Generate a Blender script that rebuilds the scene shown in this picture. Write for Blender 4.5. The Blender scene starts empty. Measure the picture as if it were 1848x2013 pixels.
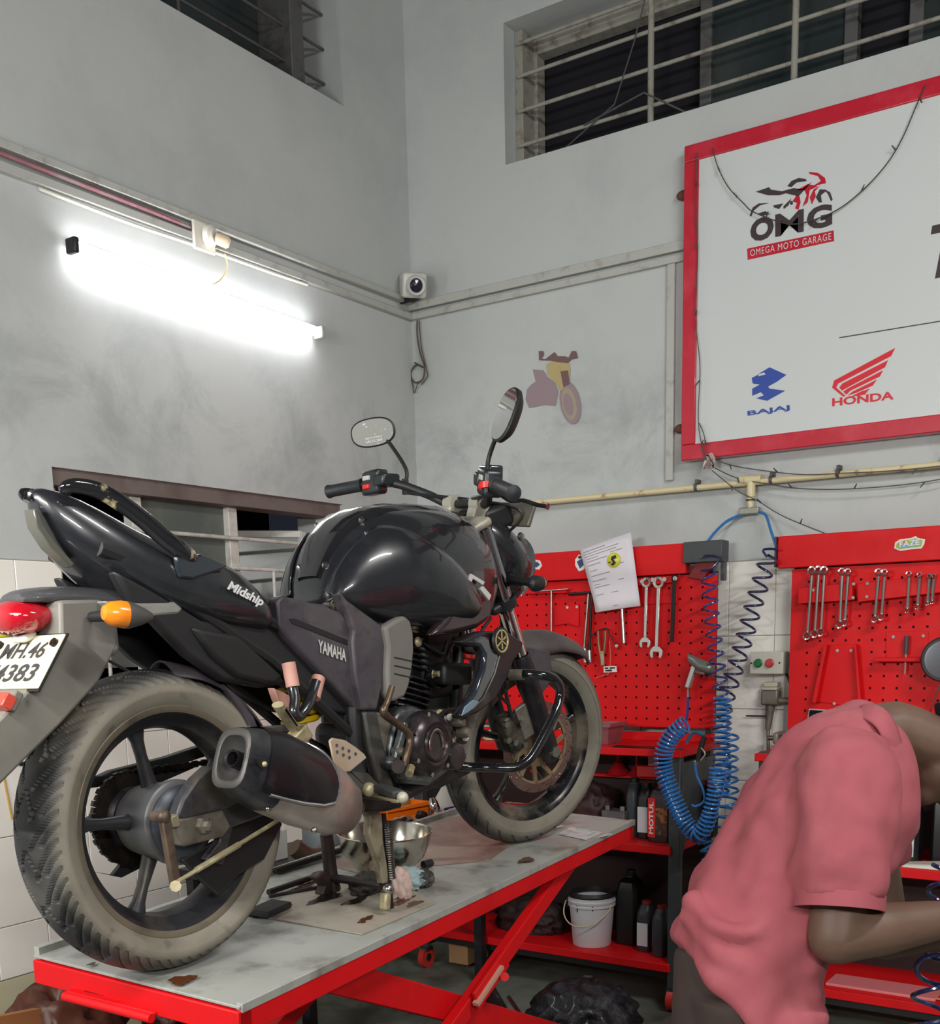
import bpy, bmesh, math, random
import numpy as np
from mathutils import Vector, Matrix
random.seed(7)
PI=math.pi
SC=bpy.context.scene
COL=SC.collection
# ---------------- camera (photograph 1848 x 2013, eye 1.55 m above the floor) ----------------
F,PX,PY=2200.0,927.0,1660.0
PITCH,ROLL,YAW=-.1822,-.0224,.9757
EYE=np.array([0.,0.,1.55])
def _basis():
    cy,sy=math.cos(YAW),math.sin(YAW);cp,sp=math.cos(PITCH),math.sin(PITCH);cr,sr=math.cos(ROLL),math.sin(ROLL)
    M=[]
    for r,fw,u in ((cy,sy,0),(-sy,cy,0),(0,0,1)):
        fw2=fw*cp+u*sp;u2=-fw*sp+u*cp
        M.append((r*cr+u2*sr,fw2,-r*sr+u2*cr))
    return np.array(M)
_M=_basis();RT,FW,UP=_M[:,0],_M[:,1],_M[:,2]
cam=bpy.data.objects.new('camera',bpy.data.cameras.new('camera'));COL.objects.link(cam)
cam.matrix_world=Matrix([[RT[i],UP[i],-FW[i],EYE[i]] for i in range(3)]+[[0,0,0,1]])
cam.data.sensor_fit='HORIZONTAL';cam.data.sensor_width=36;cam.data.lens=F/1848*36
cam.data.shift_x=-(PX-924)/1848;cam.data.shift_y=(PY-1006.5)/1848
cam.data.clip_start=.05;cam.data.clip_end=60
SC.camera=cam
# ---------------- world, exposure ----------------
w=bpy.data.worlds.new('night');SC.world=w;w.use_nodes=True
w.node_tree.nodes['Background'].inputs[0].default_value=(.012,.014,.02,1);w.node_tree.nodes['Background'].inputs[1].default_value=1
SC.view_settings.view_transform='Standard';SC.view_settings.look='None';SC.view_settings.gamma=1
SC.view_settings.use_curve_mapping=False;SC.view_settings.exposure=0.07
# ---------------- lamps of the room outside the frame, plus one added fill ----------------
def area(name,loc,target,sx,sy,power,col=(1,.98,.95)):
    l=bpy.data.lights.new(name,'AREA');l.shape='RECTANGLE';l.size=sx;l.size_y=sy;l.energy=power;l.color=col
    o=bpy.data.objects.new(name,l);COL.objects.link(o);o.location=loc
    d=Vector(target)-Vector(loc);o.rotation_euler=d.to_track_quat('-Z','Y').to_euler();return o
area('tube_lamp_ceiling',(1.7,-1.0,3.8),(3.6,1.2,.0),1.2,.06,66)
area('tube_lamp_behind',(-1.4,1.6,2.3),(2.2,2.4,.2),1.2,.06,64)
area('tube_lamp_entrance',(-.6,-1.6,2.5),(3.2,1.8,.3),1.2,.08,66)
# tube on the left wall: its own light (the glowing tube mesh is built with its fixture)
area('tube_lamp_wall',(3.245,3.25,2.82),(3.2,1.2,.9),1.15,.04,2)
area('added_fill_left',(.35,1.9,1.95),(2.7,3.3,.5),1.2,.06,20)  # added fill without a known source, brightens the tiles behind the rear wheel

# ---------------- pixel -> point helpers ----------------
def ray(x,y): return RT*(x-PX)/F+FW-UP*(y-PY)/F
def onX(x,y,X): r=ray(x,y);return EYE+r*X/r[0]
def onY(x,y,Y): r=ray(x,y);return EYE+r*Y/r[1]
def onZ(x,y,Z): r=ray(x,y);return EYE+r*(Z-1.55)/r[2]
def atD(x,y,d): return EYE+ray(x,y)*d
# ---------------- geometry helpers ----------------
def nrm(v): v=np.array(v,float);n=np.linalg.norm(v);return v/n if n>1e-9 else v
def perp(d):
    a=np.array([0,0,1.]) if abs(d[2])<.9 else np.array([1.,0,0])
    u=nrm(np.cross(a,d));return u,np.cross(d,u)
class G:
    def __init__(s): s.v=[];s.f=[]
    def add(s,V,Fs):
        n=len(s.v);s.v.extend([tuple(map(float,p)) for p in V]);s.f.extend([tuple(i+n for i in q) for q in Fs]);return s
    def box(s,lo,hi):
        x0,y0,z0=lo;x1,y1,z1=hi
        return s.add([(x0,y0,z0),(x1,y0,z0),(x1,y1,z0),(x0,y1,z0),(x0,y0,z1),(x1,y0,z1),(x1,y1,z1),(x0,y1,z1)],
            [(0,3,2,1),(4,5,6,7),(0,1,5,4),(1,2,6,5),(2,3,7,6),(3,0,4,7)])
    def obox(s,c,ax,half):   # oriented box: centre, 3 axes rows, half sizes
        c=np.array(c,float);A=[nrm(a)*h for a,h in zip(ax,half)]
        V=[c+sx*A[0]+sy*A[1]+sz*A[2] for sz in(-1,1) for sx,sy in((-1,-1),(1,-1),(1,1),(-1,1))]
        return s.add(V,[(0,3,2,1),(4,5,6,7),(0,1,5,4),(1,2,6,5),(2,3,7,6),(3,0,4,7)])
    def bar(s,a,b,w,h,up=(0,0,1)):  # rectangular bar a->b
        a=np.array(a,float);b=np.array(b,float);d=nrm(b-a);u=nrm(np.cross(up,d)) if abs(np.dot(nrm(up),d))<.98 else perp(d)[0]
        v=np.cross(d,u)
        return s.obox((a+b)/2,(d,u,v),(np.linalg.norm(b-a)/2,w/2,h/2))
    def loft(s,rings,cap=True,closed=False):
        n=len(rings[0]);V=[p for r in rings for p in r];Fs=[]
        m=len(rings)
        for i in range(m if closed else m-1):
            j=(i+1)%m
            for k in range(n):
                l=(k+1)%n;Fs.append((i*n+k,i*n+l,j*n+l,j*n+k))
        if cap and not closed: Fs.append(tuple(range(n-1,-1,-1)));Fs.append(tuple((m-1)*n+k for k in range(n)))
        return s.add(V,Fs)
    def sheet(s,grid):
        m,n=len(grid),len(grid[0]);V=[p for r in grid for p in r]
        return s.add(V,[(i*n+k,i*n+k+1,(i+1)*n+k+1,(i+1)*n+k) for i in range(m-1) for k in range(n-1)])
    def cyl(s,a,b,r,r2=None,n=16,cap=True):
        a=np.array(a,float);b=np.array(b,float);u,v=perp(nrm(b-a));r2=r if r2 is None else r2
        t=[2*PI*k/n for k in range(n)]
        return s.loft([[p+(u*math.cos(q)+v*math.sin(q))*rr for q in t] for p,rr in((a,r),(b,r2))],cap)
    def tube(s,pts,r,n=10,closed=False,flat=1.0,cap=True):
        P=[np.array(p,float) for p in pts];m=len(P);R=r if hasattr(r,'__len__') else [r]*m
        rings=[];u=None
        for i in range(m):
            if closed: d=nrm(P[(i+1)%m]-P[i-1])
            else: d=nrm(P[min(i+1,m-1)]-P[max(i-1,0)])
            if u is None: u,v=perp(d)
            else:
                u=u-d*np.dot(u,d)
                u=nrm(u) if np.linalg.norm(u)>1e-6 else perp(d)[0]
                v=np.cross(d,u)
            v=np.cross(d,u)
            rings.append([P[i]+(u*math.cos(2*PI*k/n)+v*math.sin(2*PI*k/n)*flat)*R[i] for k in range(n)])
        return s.loft(rings,cap,closed)
    def lathe(s,prof,o=(0,0,0),ax=(0,0,1),n=32,closed=False,ref=None,cap=False):
        # prof: (r, h) along axis
        ax=nrm(ax);u,v=perp(ax)
        if ref is not None: u=nrm(np.array(ref)-ax*np.dot(ref,ax));v=np.cross(ax,u)
        o=np.array(o,float);m=len(prof);V=[];Fs=[]
        for k in range(n):
            q=2*PI*k/n
            for r,h in prof: V.append(o+(u*math.cos(q)+v*math.sin(q))*max(r,1e-5)+ax*h)
        for k in range(n):
            l=(k+1)%n
            for i in range(m if closed else m-1):
                j=(i+1)%m;Fs.append((k*m+i,l*m+i,l*m+j,k*m+j))
        return s.add(V,Fs)
    def prism(s,poly,d):   # poly: 3D points (planar), extruded by vector d
        P=[np.array(p,float) for p in poly];n=len(P);d=np.array(d,float)
        return s.add(P+[p+d for p in P],[tuple(range(n)),tuple(range(2*n-1,n-1,-1))]+[(k,k+n,(k+1)%n+n,(k+1)%n) for k in range(n)])
    def ball(s,c,r,sc=(1,1,1),n=12,m=8):
        V=[];c=np.array(c,float)
        rings=[[c+np.array([math.cos(2*PI*k/n)*math.sin(t)*sc[0],math.sin(2*PI*k/n)*math.sin(t)*sc[1],math.cos(t)*sc[2]])*r for k in range(n)] for t in [PI*(i+.02)/(m+.04) for i in range(m+1)]]
        return s.loft(rings,True)
    def xf(s,fn): s.v=[tuple(map(float,fn(p))) for p in s.v];return s
    def build(s,name,mat,parent=None,smooth=40,bevel=0,sub=0,seg=2,mods=None):
        me=bpy.data.meshes.new(name);me.from_pydata(s.v,[],s.f)
        bm=bmesh.new();bm.from_mesh(me);bmesh.ops.recalc_face_normals(bm,faces=bm.faces);bm.to_mesh(me);bm.free()
        if mat: me.materials.append(mat)
        if smooth:
            me.polygons.foreach_set('use_smooth',[True]*len(me.polygons));me.set_sharp_from_angle(angle=math.radians(smooth))
        o=bpy.data.objects.new(name,me);COL.objects.link(o)
        if parent is not None: o.parent=parent
        if bevel:
            b=o.modifiers.new('bevel','BEVEL');b.width=bevel;b.segments=seg;b.limit_method='ANGLE';b.angle_limit=math.radians(35);b.use_clamp_overlap=True
            if hasattr(b,'harden_normals'): b.harden_normals=False
        if sub:
            b=o.modifiers.new('sub','SUBSURF');b.levels=sub;b.render_levels=sub
        return o
def empty(name,loc=(0,0,0),label=None,cat=None,group=None,mw=None):
    o=bpy.data.objects.new(name,None);COL.objects.link(o);o.empty_display_size=.05
    if mw is not None: o.matrix_world=mw
    else: o.location=loc
    tag(o,label,cat,group);return o
def tag(o,label=None,cat=None,group=None,kind=None):
    if label: o['label']=label
    if cat: o['category']=cat
    if group: o['group']=group
    if kind: o['kind']=kind
    return o
def lab(o,l): o['label']=l;return o
def dup(o,parent=None,loc=None):
    c=o.copy();COL.objects.link(c);c.parent=parent
    for ch in list(o.children): dup(ch,c)
    if loc is not None: c.location=loc
    return c
def smooth_path(P,n=6,closed=False):
    P=[np.array(p,float) for p in P];m=len(P);out=[]
    for i in range(m if closed else m-1):
        if closed: a,b,c,d=P[i-1],P[i],P[(i+1)%m],P[(i+2)%m]
        else: a,b,c,d=P[max(i-1,0)],P[i],P[i+1],P[min(i+2,m-1)]
        for k in range(n):
            t=k/n;out.append(.5*((2*b)+(-a+c)*t+(2*a-5*b+4*c-d)*t*t+(-a+3*b-3*c+d)*t**3))
    if not closed: out.append(P[-1])
    return out
def coil(path,r,turns,n=14,ph=0):
    # helix around a path (list of pts); r scalar or list
    P=np.array(smooth_path(path,8));m=len(P);seg=np.linalg.norm(np.diff(P,axis=0),axis=1);L=np.concatenate([[0],np.cumsum(seg)]);L/=L[-1]
    T=np.gradient(P,axis=0);out=[];N=int(turns*n)
    u=None
    for i in range(N+1):
        t=i/N;p=np.array([np.interp(t,L,P[:,k]) for k in range(3)]);d=nrm([np.interp(t,L,T[:,k]) for k in range(3)])
        if u is None: u,_=perp(d)
        u=nrm(u-d*np.dot(u,d));v=np.cross(d,u);q=2*PI*turns*t+ph
        rr=r if not hasattr(r,'__len__') else np.interp(t,np.linspace(0,1,len(r)),r)
        out.append(p+(u*math.cos(q)+v*math.sin(q))*rr)
    return out
# ---------------- materials ----------------
MATS={}
def srgb(r,g,b):
    f=lambda c:(c/255/12.92) if c/255<=.04045 else ((c/255+.055)/1.055)**2.4
    return (f(r),f(g),f(b))
def mat(name,col=None,rough=.5,metal=0,coat=0,dirt=None,bump=None,em=None,spec=None,trans=0,alpha=1,dirt2=None,rvar=0):
    if name in MATS: return MATS[name]
    m=bpy.data.materials.new(name);m.use_nodes=True;nt=m.node_tree;b=nt.nodes['Principled BSDF']
    c=(*col,1);b.inputs['Base Color'].default_value=c;b.inputs['Roughness'].default_value=rough;b.inputs['Metallic'].default_value=metal
    b.inputs['Coat Weight'].default_value=coat;b.inputs['Coat Roughness'].default_value=.06
    if trans: b.inputs['Transmission Weight'].default_value=trans
    if alpha<1: b.inputs['Alpha'].default_value=alpha
    if spec is not None: b.inputs['Specular IOR Level'].default_value=spec
    tc=None
    def noise(scale,detail=5,rg=.6):
        nonlocal tc
        if tc is None: tc=nt.nodes.new('ShaderNodeTexCoord')
        n=nt.nodes.new('ShaderNodeTexNoise');n.inputs['Scale'].default_value=scale;n.inputs['Detail'].default_value=detail;n.inputs['Roughness'].default_value=rg
        nt.links.new(tc.outputs['Object'],n.inputs['Vector']);return n
    cur=None
    for d in (dirt,dirt2):
        if d:
            dc,scale,lo,hi,amt=d
            n=noise(scale);mr=nt.nodes.new('ShaderNodeMapRange');mr.inputs[1].default_value=lo;mr.inputs[2].default_value=hi;mr.inputs[4].default_value=amt
            nt.links.new(n.outputs['Fac'],mr.inputs[0])
            mx=nt.nodes.new('ShaderNodeMix');mx.data_type='RGBA';mx.inputs[6].default_value=c;mx.inputs[7].default_value=(*dc,1)
            if cur is not None: nt.links.new(cur,mx.inputs[6])
            nt.links.new(mr.outputs[0],mx.inputs[0]);cur=mx.outputs[2]
            nt.links.new(cur,b.inputs['Base Color'])
    if rvar:
        n=noise(9);mr=nt.nodes.new('ShaderNodeMapRange');mr.inputs[1].default_value=.35;mr.inputs[2].default_value=.7
        mr.inputs[3].default_value=rough;mr.inputs[4].default_value=min(1,rough+rvar);nt.links.new(n.outputs['Fac'],mr.inputs[0]);nt.links.new(mr.outputs[0],b.inputs['Roughness'])
    if bump:
        n=noise(bump[0],6);bp=nt.nodes.new('ShaderNodeBump');bp.inputs['Strength'].default_value=bump[1];bp.inputs['Distance'].default_value=bump[2] if len(bump)>2 else .002
        nt.links.new(n.outputs['Fac'],bp.inputs['Height']);nt.links.new(bp.outputs[0],b.inputs['Normal'])
    if em: b.inputs['Emission Color'].default_value=(*em[0],1);b.inputs['Emission Strength'].default_value=em[1]
    MATS[name]=m;return m
def text_geo(body,bold=0.0,shear=0.0,space=1.0):
    c=bpy.data.curves.new('txt','FONT');c.body=body;c.size=1;c.offset=bold;c.shear=shear;c.space_character=space;c.resolution_u=3
    o=bpy.data.objects.new('txt',c);me=bpy.data.meshes.new_from_object(o)
    V=np.array([v.co[:] for v in me.vertices]);Fs=[tuple(p.vertices) for p in me.polygons]
    bpy.data.objects.remove(o);bpy.data.meshes.remove(me);bpy.data.curves.remove(c)
    V[:,0]-=V[:,0].min();V[:,1]-=V[:,1].min();W=V[:,0].max();H=V[:,1].max()
    V[:,0]/=W;V[:,1]/=H
    return V,Fs
def text_on(name,body,mat_,parent,p00,p10,p01,lift=(0,0,0),**k):
    # unit square -> p00 (lower-left), p10 (lower-right), p01 (upper-left)
    V,Fs=text_geo(body,**k);p00=np.array(p00,float);a=np.array(p10)-p00;b=np.array(p01)-p00;lf=np.array(lift)
    g=G();g.add([p00+a*v[0]+b*v[1]+lf for v in V],Fs);return g.build(name,mat_,parent,smooth=0)
# palette
M_wall=None
RED=srgb(212,12,20)
m_red=mat('red_paint',RED,.48,0,0,dirt=(srgb(170,8,14),6,.5,.75,.4),rvar=.15,spec=.3)
m_black=mat('black_gloss',(.010,.011,.014),.30,0,1,bump=(3,.06,.004),dirt=(srgb(84,84,90),10,.5,.8,.18))
m_blackm=mat('black_matt',(.012,.012,.013),.5)
m_plastic=mat('grey_plastic',srgb(66,62,68),.5,dirt=(srgb(110,104,100),8,.45,.75,.5),dirt2=(srgb(48,36,48),22,.52,.66,.6))
m_tail=mat('dusty_plastic',srgb(104,102,97),.5,dirt=(srgb(134,129,116),6,.45,.7,.5),dirt2=(srgb(76,75,73),4,.5,.7,.5))
m_steel=mat('steel',srgb(170,168,162),.28,1,dirt=(srgb(90,84,76),20,.5,.75,.5))
m_chrome=mat('chrome',srgb(215,215,215),.08,1)
m_alu=mat('aluminium_dusty',srgb(130,124,112),.55,.5,dirt=(srgb(70,66,62),25,.45,.7,.7))
m_cast=mat('cast_black',srgb(36,34,38),.42,.3,dirt=(srgb(84,80,78),18,.5,.75,.5))
m_grease=mat('greasy_metal',srgb(48,42,38),.35,.6,dirt=(srgb(20,16,14),12,.4,.6,.8))
m_rubber=mat('rubber',srgb(28,28,30),.7,dirt=(srgb(70,68,64),20,.5,.8,.4))
m_white=mat('white_paint',srgb(222,222,218),.5)
m_zinc=mat('worn_gold_zinc',srgb(176,166,132),.45,.35,dirt=(srgb(96,84,62),24,.45,.7,.7))
# ================= structure =================
WY=3.393;WX=4.605;H=5.0
def wall_mat():
    m=bpy.data.materials.new('grey_emulsion');m.use_nodes=True;nt=m.node_tree;b=nt.nodes['Principled BSDF'];N=nt.nodes.new;L=nt.links.new
    tc=N('ShaderNodeTexCoord')
    def noise(s,d=6,r=.6,vec=None,dist=0):
        n=N('ShaderNodeTexNoise');n.inputs['Scale'].default_value=s;n.inputs['Detail'].default_value=d;n.inputs['Roughness'].default_value=r;n.inputs['Distortion'].default_value=dist
        L(vec or tc.outputs['Object'],n.inputs['Vector']);return n
    def mr(src,a,b_,c,d):
        q=N('ShaderNodeMapRange');q.inputs[1].default_value=a;q.inputs[2].default_value=b_;q.inputs[3].default_value=c;q.inputs[4].default_value=d;L(src,q.inputs[0]);return q.outputs[0]
    def mix(f,a,col):
        q=N('ShaderNodeMix');q.data_type='RGBA';L(f,q.inputs[0])
        if isinstance(a,tuple): q.inputs[6].default_value=(*a,1)
        else: L(a,q.inputs[6])
        q.inputs[7].default_value=(*col,1);return q.outputs[2]
    base=(.49,.515,.505)
    c=mix(mr(noise(1.3,8,.7).outputs['Fac'],.48,.72,0,.55),base,(.36,.385,.39))
    c=mix(mr(noise(.6,3).outputs['Fac'],.5,.7,0,.4),c,(.56,.57,.55))
    # damp band between 2.0 and 2.75 m
    sx=N('ShaderNodeSeparateXYZ');L(tc.outputs['Object'],sx.inputs[0])
    up=mr(sx.outputs[2],1.9,2.35,0,1);dn=mr(sx.outputs[2],2.45,2.8,1,0)
    mu=N('ShaderNodeMath');mu.operation='MULTIPLY';L(up,mu.inputs[0]);L(dn,mu.inputs[1])
    m2=N('ShaderNodeMath');m2.operation='MULTIPLY';L(mu.outputs[0],m2.inputs[0]);L(mr(noise(2.6,9,.72,dist=.6).outputs['Fac'],.47,.66,0,.75),m2.inputs[1])
    c=mix(m2.outputs[0],c,(.30,.325,.32))
    # specks
    c=mix(mr(noise(38,3).outputs['Fac'],.75,.78,0,.6),c,(.2,.2,.2))
    L(c,b.inputs['Base Color']);b.inputs['Roughness'].default_value=.75
    bp=N('ShaderNodeBump');bp.inputs['Strength'].default_value=.35;bp.inputs['Distance'].default_value=.006;L(noise(7,8,.65).outputs['Fac'],bp.inputs['Height']);L(bp.outputs[0],b.inputs['Normal'])
    return m
M_wall=wall_mat()
M_grout=mat('grout',srgb(150,148,140),.9,dirt=(srgb(110,106,96),6,.4,.7,.6))
M_tile=mat('cream_tile',srgb(240,238,230),.22,0,dirt=(srgb(226,222,210),2,.4,.7,.6))
M_dado=mat('cream_dado',srgb(196,190,158),.7,dirt=(srgb(150,120,70),9,.6,.72,.8),dirt2=(srgb(120,112,90),3,.5,.7,.6))
def wall(name,axis,c,a0,a1,th,holes):
    g=G();S=sorted({a0,a1,*[h[0] for h in holes],*[h[1] for h in holes]});Z=sorted({0,H,*[h[2] for h in holes],*[h[3] for h in holes]})
    for i in range(len(S)-1):
        for j in range(len(Z)-1):
            s,z=(S[i]+S[i+1])/2,(Z[j]+Z[j+1])/2
            if any(h[0]<s<h[1] and h[2]<z<h[3] for h in holes): continue
            if axis=='y': g.box((S[i],c,Z[j]),(S[i+1],c+th,Z[j+1]))
            else: g.box((c,S[i],Z[j]),(c+th,S[i+1],Z[j+1]))
    return tag(g.build(name,M_wall,smooth=0),kind='structure')
HL=[(2.515,4.04,1.359,2.156),(2.1,4.155,3.825,4.62)]
HR=[(.2,2.855,3.605,4.168)]
wl=wall('wall_left','y',WY,-3.0,WX,.28,HL)
wr=wall('wall_right','x',WX,-4.0,WY+.28,.28,HR)
wall('wall_back','y',-4.28,-3.0,WX,.28,[]);wall('wall_front','x',-3.28,-4.28,WY+.28,.28,[(-3.0,.6,0,3.0)])
m_floor=mat('floor_concrete',srgb(118,124,116),.4,dirt=(srgb(60,60,54),1.6,.45,.6,.8),dirt2=(srgb(150,156,150),4,.5,.7,.5),bump=(12,.3,.003))
tag(G().box((-3.3,-4.3,-.1),(4.9,3.7,0)).build('floor',m_floor,smooth=0),kind='structure')
tag(G().box((-3.3,-4.3,H),(4.9,3.7,H+.1)).build('ceiling',mat('ceiling_paint',(.14,.14,.135),.9),smooth=0),kind='structure')
# dado tiles: 0.2 x 0.305 m, 1.84 m high down to the painted skirting at 0.44 m
rows=[(.440,.618),(.621,.923),(.926,1.228),(1.231,1.533),(1.536,1.838)]
gb=G().box((2.0,WY-.004,.436),(2.515,WY,1.842)).box((2.515,WY-.004,.436),(4.04,WY,1.355)).box((4.04,WY-.004,.436),(WX,WY,1.842))
gb.build('grout_bed',M_grout,wl,smooth=0)
G().box((WX-.004,-.6,.436),(WX,WY-.004,1.842)).build('grout_bed',M_grout,wr,smooth=0)
G().box((2.0,WY-.006,0),(WX,WY,.436)).build('painted_skirting',M_dado,wl,smooth=0)
G().box((WX-.006,-.6,0),(WX,WY-.006,.436)).build('painted_skirting',M_dado,wr,smooth=0)
tcache={}
def tile(parent,axis,s,z0,z1,wd=.198):
    key=(axis,round(z1-z0,3),round(wd,3))
    if key not in tcache:
        g=G();h=z1-z0;b=.002;t=.009
        F0=[(0,0),(wd,0),(wd,h),(0,h)];F1=[(b,b),(wd-b,b),(wd-b,h-b),(b,h-b)]
        mk=(lambda p,d:(p[0],-d,p[1])) if axis=='y' else (lambda p,d:(-d,p[0],p[1]))
        g.loft([[mk(p,.003) for p in F0],[mk(p,t-b) for p in F0],[mk(p,t) for p in F1]])
        o=g.build('tile',M_tile,None,smooth=0);tcache[key]=o;first=True
    else: o=tcache[key].copy();COL.objects.link(o)
    o.parent=parent;o.location=(s,WY,z0) if axis=='y' else (WX,s,z0);return o
for z0,z1 in rows:
    for k in range(13):
        s=1.931+.2*k
        if z1>1.36 and s+.2>2.515 and s<4.04:
            # cut tiles around the window
            if z0<1.36 and s>2.5 and s<4.0: tile(wl,'y',s,z0,1.352)
            elif s<2.5: pass
            if s<2.515<s+.2 and 2.515-s>.01: tile(wl,'y',s,z0,z1,2.512-s)
            continue
        if s+.198<WX-.01: tile(wl,'y',s,z0,z1)
        elif WX-.012-s>.02: tile(wl,'y',s,z0,z1,WX-.012-s)
    for k in range(19):
        s=WY-.012-.2*(k+1)
        tile(wr,'x',s,z0,z1)
# ---------------- windows ----------------
m_frame=mat('window_frame_paint',srgb(205,203,196),.5,dirt=(srgb(120,112,100),10,.5,.7,.6))
m_fdark=mat('frame_brown',srgb(116,104,100),.6,dirt=(srgb(80,64,60),8,.45,.7,.6))
m_pane=mat('dark_glass',srgb(84,92,88),.25,0,dirt=(srgb(108,112,102),5,.45,.7,.7))
m_pane2=mat('night_glass',srgb(40,48,50),.3,0,dirt=(srgb(62,68,66),3,.45,.7,.7))
m_night=mat('night_void',(.004,.004,.008),.9)
m_bar=mat('grille_bar_paint',srgb(150,148,138),.55,dirt=(srgb(96,84,72),18,.5,.7,.8))
m_bard=mat('grille_bar_dark',srgb(84,84,84),.55,dirt=(srgb(60,54,50),18,.5,.7,.8))
def strc(o): o['kind']='structure';return o
# window_1: low window behind the motorcycle's tail (recess .10 m)
w1=empty('window_1');strc(w1)
y0=WY+.10
g=G();g.box((2.515,WY+.02,2.10),(4.04,y0+.03,2.156));g.build('window_lintel',m_fdark,w1,smooth=0)
for x in (2.525,2.90,3.395,3.98):
    G().box((x,y0-.03,1.36),(x+.05,y0+.02,2.10)).build('window_frame',m_frame,w1,bevel=.004)
G().box((2.515,y0-.03,1.359),(4.04,y0+.02,1.39)).build('window_frame',m_fdark,w1,bevel=.004)
for x0,x1,z0,z1,mm in((2.575,2.90,1.39,1.62,m_pane),(2.95,3.395,1.39,2.10,m_pane)):
    G().box((x0,y0,z0),(x1,y0+.006,z1)).build('pane',mm,w1,smooth=0)
G().box((2.575,y0,1.39),(2.9,y0+.008,1.47)).build('pane',mat('blue_pane',srgb(40,66,84),.4),w1,smooth=0)
# security grille in front of the panes
for z in (1.565,1.72,1.855,1.975): G().cyl((2.515,y0-.05,z),(4.02,y0-.05,z),.008).build('grille_bar',m_frame,w1)
for x,z0,z1 in ((2.73,1.37,1.72),(3.62,1.37,1.855)): G().cyl((x,y0-.05,z0),(x,y0-.05,z1),.007).build('grille_bar',m_frame,w1)
# opened casement
ax=np.array([3.93,y0+.06,0]);dx=nrm([-.75,.66,0]);
g=G();W_=.40
for a,b in(((0,1.42),(0,2.04)),((W_,1.42),(W_,2.04)),((0,2.03),(W_,2.03)),((0,1.43),(W_,1.43))):
    pa=ax+dx*a[0]+np.array([0,0,a[1]]);pb=ax+dx*b[0]+np.array([0,0,b[1]]);g.bar(pa,pb,.03,.03)
cs=g.build('opened_casement',m_frame,w1,bevel=.003)
G().obox(ax+dx*W_/2+np.array([0,0,1.73]),(dx,(0,0,1),np.cross(dx,(0,0,1))),(W_/2,.30,.003)).build('pane',m_pane,cs,smooth=0)
strc(G().box((2.3,WY+.9,1.0),(4.5,WY+.95,2.5)).build('night_backdrop_wall',m_night,smooth=0)).name='night_sheet_1'  # black sheet added behind the low window as night darkness
# window_2: high window, left wall
w2=empty('window_2');strc(w2);y0=WY+.24
for x in (2.2,3.12,4.06): G().box((x,y0-.02,3.83),(x+.045,y0+.03,4.62)).build('window_frame',m_bard,w2,bevel=.003)
G().box((2.1,y0-.02,3.825),(4.155,y0+.03,3.86)).build('window_frame',m_bard,w2,bevel=.003)
G().box((2.1,y0,3.86),(3.9,y0+.006,4.62)).build('pane',m_pane2,w2,smooth=0)
G().box((3.9,WY+.06,3.83),(3.98,y0+.02,4.62)).build('mullion',m_bard,w2,bevel=.004)
for z in (3.935,4.07,4.205,4.34,4.475): G().cyl((2.1,WY+.1,z),(4.15,WY+.1,z),.006).build('grille_bar',m_bard,w2)
for x in (2.5,3.32,): G().cyl((x,WY+.1,3.825),(x,WY+.1,4.62),.008).build('grille_bar',m_bard,w2)
strc(G().box((2.0,WY+.3,3.7),(4.3,WY+.34,4.75)).build('night_sheet_2',m_night,smooth=0))  # backing sheet with the dark of the night put into its colour
# window_3: high window, right wall
w3=empty('window_3');strc(w3);x0=WX+.22
G().box((x0-.03,2.80,3.605),(x0+.04,2.855,4.168)).build('window_frame',m_bar,w3,bevel=.003)
G().box((WX+.09,2.815,3.605),(x0-.03,2.855,4.168)).build('inner_jamb',m_bar,w3,bevel=.003)
G().box((x0-.03,.2,4.10),(x0+.04,2.8,4.168)).build('window_frame',m_bar,w3,bevel=.003)
for yy in (2.03,1.44,1.20,.62): G().box((x0-.02,yy-.05,3.605),(x0+.03,yy,4.10)).build('mullion',m_bard,w3,bevel=.003)
for a,b in((1.44,1.98),(.67,1.15)): G().box((x0,a,3.69),(x0+.006,b,4.10)).build('pane',m_pane2,w3,smooth=0)
for z in (3.70,3.84,3.98,4.11): G().cyl((WX+.08,.2,z),(WX+.08,2.83,z),.008).build('grille_bar',m_bar,w3)
for yy in (2.193,1.591,.99): G().cyl((WX+.08,yy,3.605),(WX+.08,yy,4.168),.013).build('grille_post',m_bar,w3)
G().tube([(WX+.07,2.62,3.62),(WX+.06,2.35,3.74),(WX+.06,2.26,3.95),(WX+.07,2.21,4.12)],.003,n=5).build('dry_twig',m_bard,w3)
G().tube([(WX+.07,2.50,3.70),(WX+.03,2.2,3.735),(WX+.04,2.02,3.62)],.004,n=5).build('dry_twig',m_bard,w3)
strc(G().box((WX+.27,-.1,3.5),(WX+.3,3.1,4.3)).build('night_sheet_3',m_night,smooth=0))  # black sheet stands for the dark outside this window
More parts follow.
